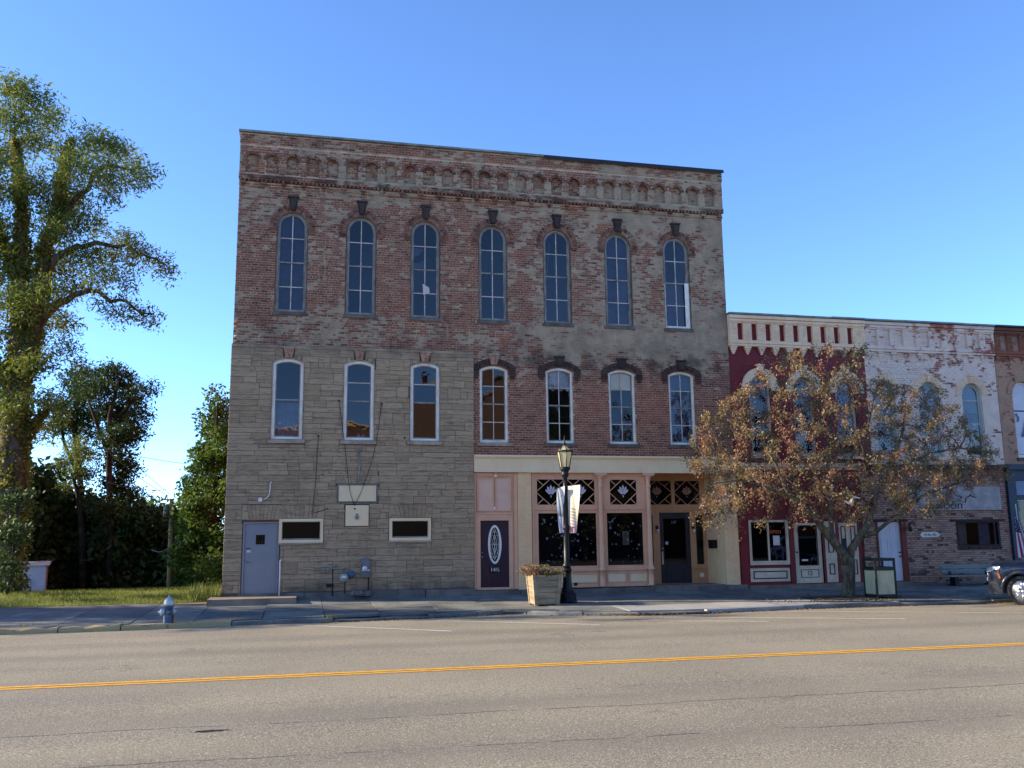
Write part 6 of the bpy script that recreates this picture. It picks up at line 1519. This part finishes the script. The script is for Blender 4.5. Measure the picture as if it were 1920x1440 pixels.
# ================================================================ things on the wall
mb = MB(); mb.box(-5.46, -4.33, -.085, -.05, 2.72, 3.20); s1 = mb.build('blank_sign_board', M_CREAM); tag(s1, 'long blank cream signboard with dark edge, the upper one on the stone wall', 'sign')
mb = MB(); rframe(mb, -5.50, -4.29, 2.68, 3.24, .035, -.10, -.05); mb.build('board_edge', M_GREYM, s1)
mb = MB(); mb.box(-5.24, -4.55, -.10, -.06, 1.98, 2.60); s2 = mb.build('blank_sign_board', M_CREAM); tag(s2, 'square blank cream board with a tiny dark lamp socket, below the long one', 'sign')
MB().lathe((-4.97, -.12, 2.49), [(.0, -.02), (.025, -.01), (.025, .02), (0, .03)], 8).build('cable_eye', M_BLACK, s2)
mb = MB(); mb.box(-4.95, -4.85, -.13, -.10, 2.18, 2.28); mb.cbox((-4.9, -.12, 2.32), (.06, .03, .05)); mb.build('socket', M_GREYM, s2)
def wire(name, label, pts, r, mat=M_BLACK, cat='cable', group=None, n=5):
    mb = MB(); mb.tube(pts, r, n); o = mb.build(name, mat, smooth=True); tag(o, label, cat, group); return o
def fpt(u, v, y=-.09): q = F(u, v, y); return (q.x, q.y, q.z)
wire('hanging_cable', 'left arm of the V-shaped cable above the blank signs', [fpt(635.5, 752), fpt(642, 800), fpt(649, 858), fpt(652, 890, -.12), fpt(657, 925, -.13), fpt(664.6, 948, -.13)], .009, group='signboard cables')
wire('hanging_cable', 'right arm of the V-shaped cable above the blank signs', [fpt(715, 757), fpt(710, 800), fpt(700, 855), fpt(689, 890, -.12), fpt(676, 925, -.13), fpt(664.8, 948, -.13)], .009, group='signboard cables')
wire('wall_cable', 'thin dark cable running down the stone from window height to the small left window', [fpt(597, 818, -.075), fpt(594, 860, -.075), fpt(592, 905, -.075), fpt(588, 940, -.075), fpt(585, 963, -.08), fpt(592, 961, -.08), fpt(608, 956, -.075), fpt(615, 952, -.075)], .008)
for u, v in ((635.5, 751), (715, 757), (597, 817), (759, 821)):
    q = F(u, v, -.09); mb = MB(); mb.lathe((q.x, -.06, q.z), [(.025, 0), (.03, -.03), (.012, -.06), (0, -.065)], 7, axis='y'); tag(mb.build('wall_hook', M_BLACK), {635.5: 'dark hook between the first two stone-wall windows', 715: 'dark hook right of the second stone-wall window', 597: 'dark hook below and right of the first stone-wall window', 759: 'small dark hook left of the third stone-wall window sill'}[u], 'hook')
wire('conduit', 'pale service conduit running down to the long blank signboard', [fpt(673.5, 848), fpt(673.6, 880), fpt(673.2, 896), fpt(671, 901), fpt(667, 903)], .018, M_STEEL, 'conduit')
q = F(673.5, 846, -.1); mb = MB(); mb.lathe((q.x, -.12, q.z), [(.03, -.04), (.045, .0), (.04, .06), (.0, .09)], 8); tag(mb.build('weatherhead', M_GREYM), 'small dark weatherhead capping the pale service conduit', 'fitting')
wire('conduit', 'white bent conduit above the junction box left of the steel door lintel', [fpt(510, 903), fpt(507, 906), fpt(506, 920), fpt(504.5, 928), fpt(500, 934), fpt(492, 937)], .016, M_WHITE, 'conduit')
q = F(488, 937, -.1); mb = MB(); mb.box(q.x - .055, q.x + .055, -.16, -.055, q.z - .055, q.z + .055); jb = mb.build('junction_box', M_WHITE); tag(jb, 'small white junction box with a drooping wire on the stone wall', 'box')
wire('drain_pipe', 'short white vent pipe standing right of the steel door', [(-7.06, -.06, .99), (-7.12, -.12, .99), (-7.125, -.13, .93), (-7.12, -.13, .5), (-7.12, -.14, -.05)], .024, M_WHITE, 'pipe')
# gas meter
GM = empty('gas_meter', (-5.2, -.25, -.2), 'pale green gas meter with pipework at the foot of the stone wall', 'meter')
def g(u, v, y=-.2): q = F(u, v, y); return (q.x, q.y, q.z)
mb = MB(); mb.tube([g(602, 1067, -.06), g(603, 1067), g(651, 1065.5)], .016, 6); mb.tube([g(641, 1066), g(641, 1079)], .014, 6); mb.tube([g(651, 1066), g(651, 1074)], .014, 6); mb.tube([g(614, 1067), g(613.5, 1075)], .018, 6); mb.lathe(g(627, 1063), [(.03, 0), (.055, .02), (.055, .04), (.03, .06)], 9); mb.build('manifold', M_STEEL, GM)
mb = MB(); mb.tube([g(624, 1067), g(623, 1117)], .016, 6); mb.tube([g(647, 1090), g(645.5, 1113)], .014, 6); mb.build('riser', M_BLACK, GM)
c = g(645, 1083, -.22); mb = MB(); mb.lathe((c[0], c[1], c[2] - .12), [(.08, 0), (.125, .03), (.125, .16), (.10, .21), (.06, .24)], 14, squash=(1, .8)); mb.build('meter_body', M_GREENM, GM)
mb = MB(); mb.box(c[0] - .06, c[0] + .06, c[1] - .125, c[1] - .1, c[2] - .01, c[2] + .055); mb.build('dial', M_WHITE, GM)
c2 = g(659, 1077, -.18); mb = MB(); mb.lathe(c2, [(.08, .05), (.11, 0), (.11, -.03), (.06, -.06)], 12, axis='y'); mb.build('regulator', pbr('regulator_blue', (60, 76, 108), None, 4, .5, .1), GM)
c3 = g(618.5, 1098, -.2); mb = MB(); mb.box(c3[0] - .11, c3[0] + .11, c3[1] - .06, c3[1] + .03, c3[2] - .05, c3[2] + .05); mb.build('valve_box', M_BLACK, GM)
EM = empty('electric_meter', (-4.6, -.2, -.2), 'grey electric meter box on a dark conduit, right of the gas meter', 'meter')
a_, b_ = g(677, 1047, -.16), g(693, 1082, -.16); mb = MB(); mb.box(a_[0], b_[0], -.20, -.05, b_[2], a_[2], r=.3); mb.box(a_[0] - .015, b_[0] + .015, -.215, -.05, b_[2] + .17, b_[2] + .27, r=.8); mb.build('meter_box', M_GREYM, EM)
mb = MB(); mb.lathe(((a_[0] + b_[0]) / 2 - .02, -.2, b_[2] + .26), [(.075, 0), (.075, -.06), (.05, -.09), (0, -.095)], 14, axis='y'); mb.build('meter_glass', M_WHITE, EM)
mb = MB(); 
for k in range(4): mb.box(a_[0] + .03 + .06 * k, a_[0] + .075 + .06 * k, -.222, -.216, b_[2] + .18, b_[2] + .23)
mb.build('meter_label', M_PAPER, EM)
mb = MB(); mb.tube([g(691, 1082, -.13), g(690.5, 1118, -.13)], .022, 7); mb.build('riser', M_BLACK, EM)
rs = random.Random(2)
for k, (u, lab) in enumerate(((664, 'round grey stone below the blue gas regulator'), (677, 'small grey rubble stone left of the electric riser foot'), (690, 'grey rubble stone around the electric riser foot'))):
    q = F(u, 1113, -.25); mb = MB(); n_ = 9
    mb.lathe((q.x, -.24, q.z + .01), [(.0, -.10), (.12, -.07), (.14, -.02), (.12, .03), (.06, .06), (0, .062)], 9, sm=False); mb.v = [(a + rs.uniform(-.025, .025), b + rs.uniform(-.025, .025), c_ + rs.uniform(-.025, .025)) for a, b, c_ in mb.v]; tag(mb.build('rubble_stone', M_FOUND), lab, 'stone')
q = F(1336, 1020, .62); mb = MB(); mb.cbox((7.06, .62, q.z - .02), (.16, .36, .24)); mb.cbox((7.05, .62, q.z + .12), (.19, .38, .04)); tag(mb.build('mailbox', M_BLACK), 'black wall mailbox on the side wall of the recessed entry', 'mailbox')
q = F(1083, 1096, -.2); mb = MB(); mb.box(q.x - .05, q.x + .05, -.02, .049, q.z - .04, q.z + .05); tag(mb.build('outlet_box', M_BLACK), 'small black outlet box low on the pink panel behind the lamp', 'box')
# ================================================================ far left: garage, utility pole, wires, house
gx0, gx1 = F(10, 1100, 12).x, F(84, 1100, 12).x; zt = F(80, 1060, 12).z
M_GAR = pbr('garage_white', (196, 204, 216), (184, 192, 206), 2, .7, .3, dirt=.2)
gc = F(84, 1100, 12); ga = atan2(gc.y - CY, gc.x - CX); GA = empty('white_garage', (gc.x, 12, 0), 'small white painted block garage behind the lawn at far left', 'garage', rz=ga - pi / 2 - .02)
gs = 40.5 / FPX     # metres per pixel here; local x runs left from the visible corner
mb = MB(); mb.panel(rect(-4.2, 0, -2.5, zt), [rect(-40 * gs, -22 * gs, -2.4, zt - 24 * gs)], 0, .2); mb.box(-.2, 0, .2, 6, -2.5, zt); mb.box(-4.2, -4.0, .2, 6, -2.5, zt); mb.box(-4.0, -.2, 5.8, 6, -2.5, zt); mb.build('wall', M_GAR, GA, local=True)
mb = MB(); mb.box(-4.3, .12, -.15, 6.1, zt, zt + .1); mb.build('roof', M_WHITE, GA, local=True)
mb = MB(); mb.box(-40 * gs - .02, -22 * gs + .02, .06, .12, -2.45, zt - 24 * gs); mb.build('garage_door', M_WDOOR, GA, local=True)
mb = MB(); mb.box(-41 * gs, -21 * gs, -.03, 0, zt - 24 * gs, zt - 22 * gs); mb.box(-22 * gs, -21 * gs, -.03, 0, -2.4, zt - 24 * gs - .002); mb.build('door_trim', M_LBLUE, GA, local=True)
YU = 9.6; up0, up1 = F(316, 1125, YU), F(322, 935, YU); M_POLE = pbr('pole_wood', (176, 142, 104), (146, 116, 84), 4, .85, .3, stretch=(1, 1, .2))
UP = empty('utility_pole', (up0.x, YU, up0.z), 'wooden utility pole with crossarm and transformer in front of the dark trees', 'utility pole')
mb = MB(); mb.tube([up0, up1], [.095, .075], 10); mb.build('pole', M_POLE, UP)
a, b = F(303, 936, YU), F(326, 938, YU); mb = MB(); mb.tube([a, b], .03, 5); mb.build('crossarm', M_POLE, UP)
for t in (0, .3, 1): p = a.lerp(b, t); MB().lathe((p.x, p.y, p.z + .02), [(.02, 0), (.035, .03), (.02, .07), (0, .08)], 7).build('insulator', M_GREYM, UP)
q = F(311, 958, YU); MB().lathe((q.x, q.y, q.z - .25), [(.06, 0), (.10, .02), (.10, .36), (.06, .4), (.02, .46), (0, .47)], 12).build('transformer', M_STEEL, UP)
mb = MB(); mb.tube([F(306, 968, YU), F(306, 985, YU), F(314, 990, YU), F(318, 980, YU)], .015, 5); mb.build('drop_wire', M_BLACK, UP)
for k, (p, q) in enumerate((((262, 850), (355, 870)), ((262, 872), (318, 926)), ((265, 892), (316, 930)), ((265, 912), (312, 918)), ((268, 916), (304, 934)))):
    a, b = F(*p, YU - 2 + k * .3), F(*q, YU); d = (b - a); a2 = a - d * 1.2
    pts = [a2.lerp(b, t) + Vector((0, 0, -4 * .12 * t * (1 - t))) for t in np.linspace(0, 1, 9)]
    wire('power_line', ['highest overhead wire crossing the sky left of the maple', 'steep overhead wire rising left from the pole top', 'second steep overhead wire left of the pole top', 'nearly level overhead wire left of the pole top', 'lowest overhead wire dropping right to the crossarm'][k], pts, .011, M_GREYM, 'wire', 'overhead wires at the utility pole')
a, b = F(284, 1031, YU), F(316, 1027, YU); wire('guy_wire', 'pale sagging wire low on the left of the utility pole', [a, a.lerp(b, .4) + Vector((0, 0, -.12)), a.lerp(b, .75) + Vector((0, 0, -.1)), b], .02, M_STEEL, 'wire')
# small house glimpsed under the maple
hx0, hx1 = F(322, 1100, 30).x, F(352, 1100, 30).x; hz = F(330, 1098, 30).z
HS = empty('house', ((hx0 + hx1) / 2, 30, -2.5), 'small grey house glimpsed low between the utility pole and the maple', 'house')
mb = MB(); mb.box(hx0, hx1, 30, 36, -3.4, hz); mb.build('wall', M_GREYM, HS)
mb = MB(); m_ = (hx0 + hx1) / 2; mb.prism([(hx0 - .3, hz), (hx1 + .3, hz), (m_, hz + .9)], 29.6, 36.4); mb.build('roof', M_KEYD, HS)
mb = MB(); mb.box(m_ + .1, m_ + .8, 29.93, 29.99, hz - 1.2, hz - .35); w = mb.build('window', M_WHITE, HS); plate('pane', m_ + .17, m_ + .73, hz - 1.13, hz - .42, 29.92, G_DARK, w)
for xx in (hx0, hx1): MB().box(xx - .06, xx + .06, 29.6, 29.72, -3.2, hz).build('porch_post', M_WHITE, HS)
q = F(330, 1070, 22.5)

# ================================================================ parked SUV (nose towards the kerb)
CARP = pbr('car_paint_dark_grey', (62, 66, 74), (58, 62, 70), 2, .28, 0, metal=.5, rv=0, spec=.6); M_TYRE = pbr('tyre_rubber', (40, 40, 42), (30, 30, 32), 6, .85, .3); M_RIM = pbr('alloy', (196, 200, 206), (180, 184, 190), 4, .28, 0, metal=.8, rv=0); M_AMBER = pbr('amber_lens', (220, 110, 40), None, 3, .3, 0, rv=0); M_LAMPG = pbr('headlamp_clear', (206, 212, 220), (150, 156, 166), 20, .12, 0, metal=.4); M_PLAST = pbr('black_plastic', (34, 35, 37), None, 3, .6, .1)
whl = F(1919, 1108, 0); wv = Vector((12.62, -6.80, -.40))
SV = empty('parked_suv', (0, 0, 0), 'dark grey SUV parked nose-in at the right edge, front wheel and headlight showing', 'car')
# local frame: +x forward, origin on the ground under the front axle centre
LW, WBASE, FO, RO = 1.0, 3.05, .86, 1.2
hd_ = radians(132); SV.rotation_euler = (0, 0, hd_)
fwd = Vector((cos(hd_), sin(hd_), 0)); lft = Vector((-sin(hd_), cos(hd_), 0))
SV.location = wv - lft * .86      # the wheel seen is the left front one
RT = .405
def sec(x):                        # half-width profile along the body
    if x > .3: return .99 - .19 * ((x - .3) / (FO - .3)) ** 2.2
    return .99 if x > -3.6 else .99 - .06 * ((-3.6 - x) / .7)
xs_ = [FO, FO - .04, FO - .14, FO - .3, .45, .30, .15, 0, -.15, -.30, -.45, -.52, -.9, -1.6, -2.3, -2.55, -2.75, -2.9, -3.05, -3.2, -3.35, -3.55, -3.9, -WBASE - RO]
def top(x):
    if x > FO - .02: return .92
    if x > FO - .1: return 1.04
    if x > -.9: return 1.12 + .07 * min(1, (FO - x) / 1.3)
    return 1.22
def low(x):
    for cx_ in (0, -WBASE):
        if abs(x - cx_) < .50: return max(.30, sqrt(max(0, .50 ** 2 - (x - cx_) ** 2)) + .40)
    return .30 if x < FO - .06 else .45
mb = MB(); rows = []
for x in xs_:
    w = sec(x); t, l = top(x), low(x); beltz = min(t - .05, 1.05)
    P_ = [(w - .05, l), (w, l + (beltz - l) * .35), (w + .01, l + (beltz - l) * .7), (w - .01, beltz), (w - .10, t - .01), (w - .3, t + .015), (.45, t + .03), (0, t + .04)]
    rows.append([(x, -a, b) for a, b in P_] + [(x, a, b) for a, b in P_[-2::-1]])
m = len(rows[0]); vs = [v for r_ in rows for v in r_]
mb.add(vs, [(i * m + j, (i + 1) * m + j, (i + 1) * m + j + 1, i * m + j + 1) for i in range(len(rows) - 1) for j in range(m - 1)] + [tuple(range(m))[::-1], tuple((len(rows) - 1) * m + j for j in range(m))], sm=True)
mb.build('body', CARP, SV, local=True)
mb = MB(); cab = [(-.62, 1.19), (-1.35, 1.80), (-1.9, 1.88), (-3.6, 1.86), (-4.05, 1.75), (-4.22, 1.2)]
vs = []; 
for x, z in cab:
    k = (z - 1.19) / .7; w = .95 - .17 * k; vs += [(x, -w, z), (x, w, z)]
nC = len(cab); mb.add(vs, [(2 * i, 2 * i + 2, 2 * i + 3, 2 * i + 1)[::-1] for i in range(nC - 1)] + [tuple(2 * i for i in range(nC)), tuple(2 * i + 1 for i in range(nC))[::-1]]); mb.build('cabin', CARP, SV, local=True)
GC = pbr('car_glass', (16, 18, 22), None, 2, .05, 0, rv=0, spec=.9)
for s_ in (-1, 1):
    for a, b in ((-1.25, -2.05), (-2.15, -3.05), (-3.15, -3.85)):
        mb = MB(); f1 = lambda x, z: (x, s_ * (.955 - .17 * (z - 1.19) / .7 + .005), z)
        aa = a - .12; q_ = [f1(a + (.0 if a < -1.3 else .28), 1.25), f1(b, 1.25), f1(b + (0 if b > -3.8 else .1), 1.74), f1(aa if a < -1.3 else a - .02, 1.74)]
        mb.add(q_ if s_ > 0 else q_[::-1], [(0, 1, 2, 3)]); mb.build('side_window', GC, SV, local=True)
    mb = MB(); mb.cbox((-.98, s_ * 1.09, 1.28), (.12, .22, .17)); mb.build('wing_mirror', CARP, SV, local=True)
    for z_, x_ in ((.98, -1.9), (.98, -2.95)): mb = MB(); mb.cbox((x_, s_ * 1.0, z_), (.2, .03, .03)); mb.build('door_handle', CARP, SV, local=True)
    mb = MB(); hx = [.50, .60, .70, .78, .83, .862]
    up_ = [1.055, 1.05, 1.04, 1.02, 1.0, .99]; dn_ = [1.03, .98, .93, .90, .885, .88]
    vs = [(x + .01, s_ * (sec(min(x, FO)) + .022), z) for x, z in zip(hx, dn_)] + [(FO + .015, s_ * .60, .88)] + [(x + .01, s_ * (sec(min(x, FO)) + .015), z) for x, z in zip(hx, up_)] + [(FO + .015, s_ * .60, .98)]
    n_ = len(hx) + 1; mb.add(vs, [((i, i + 1, n_ + i + 1, n_ + i) if s_ < 0 else (n_ + i, n_ + i + 1, i + 1, i)) for i in range(n_ - 1)]); mb.build('headlight', M_LAMPG, SV, local=True)
    mb = MB(); mb.cbox((FO - .02, s_ * .74, .70), (.09, .12, .10)); mb.build('fog_lamp', M_LAMPG, SV, local=True)
    mb = MB(); mb.cbox((.56, s_ * .985, .84), (.05, .03, .24), M=Matrix.Rotation(.25, 4, 'Y')); mb.v = [(a + (c - .84) * -.1, b, c) for a, b, c in mb.v]; mb.build('side_marker', M_AMBER, SV, local=True)
    for cx_ in (0, -WBASE):
        mb = MB(); o1 = [(cx_ + .555 * cos(t), .40 + .555 * sin(t)) for t in np.linspace(-.15, pi + .15, 17)]; o2 = [(cx_ + .475 * cos(t), .40 + .475 * sin(t)) for t in np.linspace(-.15, pi + .15, 17)]
        ya, yb = (s_ * 1.0, s_ * 1.025)
        b0 = len(mb.v); n_ = 17; mb.v += [(x, yb, z) for x, z in o1] + [(x, yb, z) for x, z in o2] + [(x, ya - s_ * .1, z) for x, z in o2] + [(x, ya - s_ * .05, z) for x, z in o1]
        for i in range(n_ - 1):
            for q_ in ((i, i + 1, n_ + i + 1, n_ + i), (n_ + i, n_ + i + 1, 2 * n_ + i + 1, 2 * n_ + i), (3 * n_ + i, 3 * n_ + i + 1, i + 1, i)): mb.f.append([b0 + k for k in q_]); mb.r.append(.5); mb.m.append(0); mb.sm.append(True)
        mb.build('wheel_arch', CARP, SV, local=True)
        wh = MB(); wh.lathe((cx_, s_ * .86, RT), [(.27, -.13), (.38, -.12), (RT, -.08), (RT, .08), (.38, .12), (.29, .125), (.275, .10)], 36, axis='y'); W_ = wh.build('wheel', M_TYRE, SV, local=True)
        rm = MB(); yo = s_ * .965
        rm.lathe((cx_, s_ * .86, RT), [(.285, s_ * .115), (.285, s_ * .09), (.26, s_ * .085), (.25, s_ * .04), (.25, s_ * .02)], 36, axis='y')
        for k in range(6):
            for dd in (-.13, .13):
                a = pi / 3 * k + pi / 6; p0 = Vector((cx_ + .05 * cos(a + dd * 2), yo, RT + .05 * sin(a + dd * 2))); p1 = Vector((cx_ + .27 * cos(a + dd), yo - s_ * .005, RT + .27 * sin(a + dd))); rm.tube([p0, p1], [.024, .026], 6)
        rm.lathe((cx_, yo, RT), [(.065, -.03), (.065, s_ * .012), (.0, s_ * .02)], 14, axis='y'); rm.build('rim', M_RIM, W_, local=True)
        br = MB(); br.lathe((cx_, s_ * .86, RT), [(.0, s_ * .03), (.249, s_ * .03), (.249, s_ * .01)], 24, axis='y'); br.build('brake_disc', M_PLAST, W_, local=True)
mb = MB(); mb.cbox((FO - .01, 0, .78), (.06, 1.15, .34)); mb.build('grille', M_PLAST, SV, local=True)
for k in range(4): mb = MB(); mb.cbox((FO + .028, 0, .66 + .08 * k), (.02, 1.1, .025)); mb.build('grille_bar', M_RIM, SV, local=True)
mb = MB(); mb.cbox((FO - .06, 0, .43), (.14, 1.62, .24)); mb.cbox((-1.5, 0, .33), (1.9, 1.96, .12)); mb.cbox((-WBASE - RO + .04, 0, .5), (.16, 1.8, .3)); mb.build('lower_bumper', M_PLAST, SV, local=True)
mb = MB(); mb.cbox((-1.6, 0, .55), (4.4, 1.5, .45)); mb.build('underbody', M_PLAST, SV, local=True)
mb = MB(); mb.add([(-.66, -.84, 1.22), (-.66, .84, 1.22), (-1.32, .75, 1.77), (-1.32, -.75, 1.77)], [(0, 1, 2, 3)]); mb.v = [(a + .03, b, c + .02) for a, b, c in mb.v]; mb.build('windscreen', GC, SV, local=True)
for s_ in (-1, 1): mb = MB(); mb.cbox((-WBASE - RO + .02, s_ * .84, 1.05), (.06, .18, .35)); mb.build('tail_light', M_HYR, SV, local=True)

# ================================================================ across the street (shows only in the window glass; part of it added to darken reflections)
OB = empty('gabled_brick_building', (2, -48, -.3), 'tall orange-brown brick gable building across the street, seen reflected in the windows', 'building')
a, b = Vector((-13, -57)), Vector((14, -39)); d = (b - a).normalized(); nrm = Vector((-d.y, d.x)); L = (b - a).length
def OP(t, z, o=0): p = a + d * (t * L) + nrm * o; return (p.x, p.y, z)
mb = MB(); pr_ = [(0, -.5), (.88, -.5), (.88, 14.75), (.39, 11.7), (0, 12.3)]
mb.add([OP(t, z) for t, z in pr_] + [OP(t, z, -14) for t, z in pr_], [(4, 3, 2, 1, 0), (5, 6, 7, 8, 9), (2, 7, 6, 1), (3, 8, 7, 2), (4, 9, 8, 3), (0, 5, 9, 4)]); mb.build('wall', pbr('orange_brick', (122, 94, 80), (108, 84, 72), 2, .9, .3, stretch=(1, 1, 3), dirt=.3, dirtcol=(90, 66, 54)), OB)
mb = MB(); mb.add([OP(0, -.5, .12), OP(.88, -.5, .12), OP(.88, 7.2, .12), OP(0, 7.2, .12)], [(3, 2, 1, 0)]); mb.build('reflection_darkener', M_COPB, OB)  # invented black front that keeps reflections in the low windows dark
mb = MB(); mb.tube([OP(0, 12.35, .1), OP(.39, 11.75, .1), OP(.88, 14.8, .1)], .14, 5); mb.build('roof_edge', M_CREAM, OB)
for t in (.15, .35, .55, .75):
    for z in (7.6,): mb = MB(); mb.add([OP(t - .02, z, .04), OP(t + .02, z, .04), OP(t + .02, z + 1.8, .04), OP(t - .02, z + 1.8, .04)], [(3, 2, 1, 0)]); mb.build('window', M_LETTER, OB)
mb = MB(); c = OP(.55, 13.2, -1); mb.box(c[0] - .22, c[0] + .22, c[1] - .22, c[1] + .22, 11, 14.0); mb.build('chimney', M_REDBROWN, OB)

dt = np.array([(14.5 + 2.6 * a, -38 + 2.2 * b, 1.5 + 11.5 * abs(c)) for a, b, c in RS.randn(150, 3) * (.8, .6, .45)])  # invented tree, its reflection blackens one of the lower arched windows
tree('reflection_tree', 'unseen dark leafy tree added across the street to darken a window reflection', None, (14.5, -38, -.3), [[(14.5, -38, -.4, .3), (14.6, -38, 4, .24), (14.4, -38, 8, .1)]], dt, L_DARK, M_BARKD, 60, .9, .3, .5, .3)

OC = empty('reflection_block', (38, -48, -.3), 'unseen plain brown block added across the street to darken shop glass reflections', 'building')
mb = MB(); mb.box(17.5, 62, -60, -48, -.5, 8.6); mb.build('wall', M_DARKB, OC)  # unseen block, added to hide the bright horizon from the shop glass
for k in range(9):
    mb = MB(); mb.box(19.5 + 4.4 * k, 20.7 + 4.4 * k, -47.98, -47.9, 4.4, 6.6); mb.build('window', M_FRAME_G, OC)
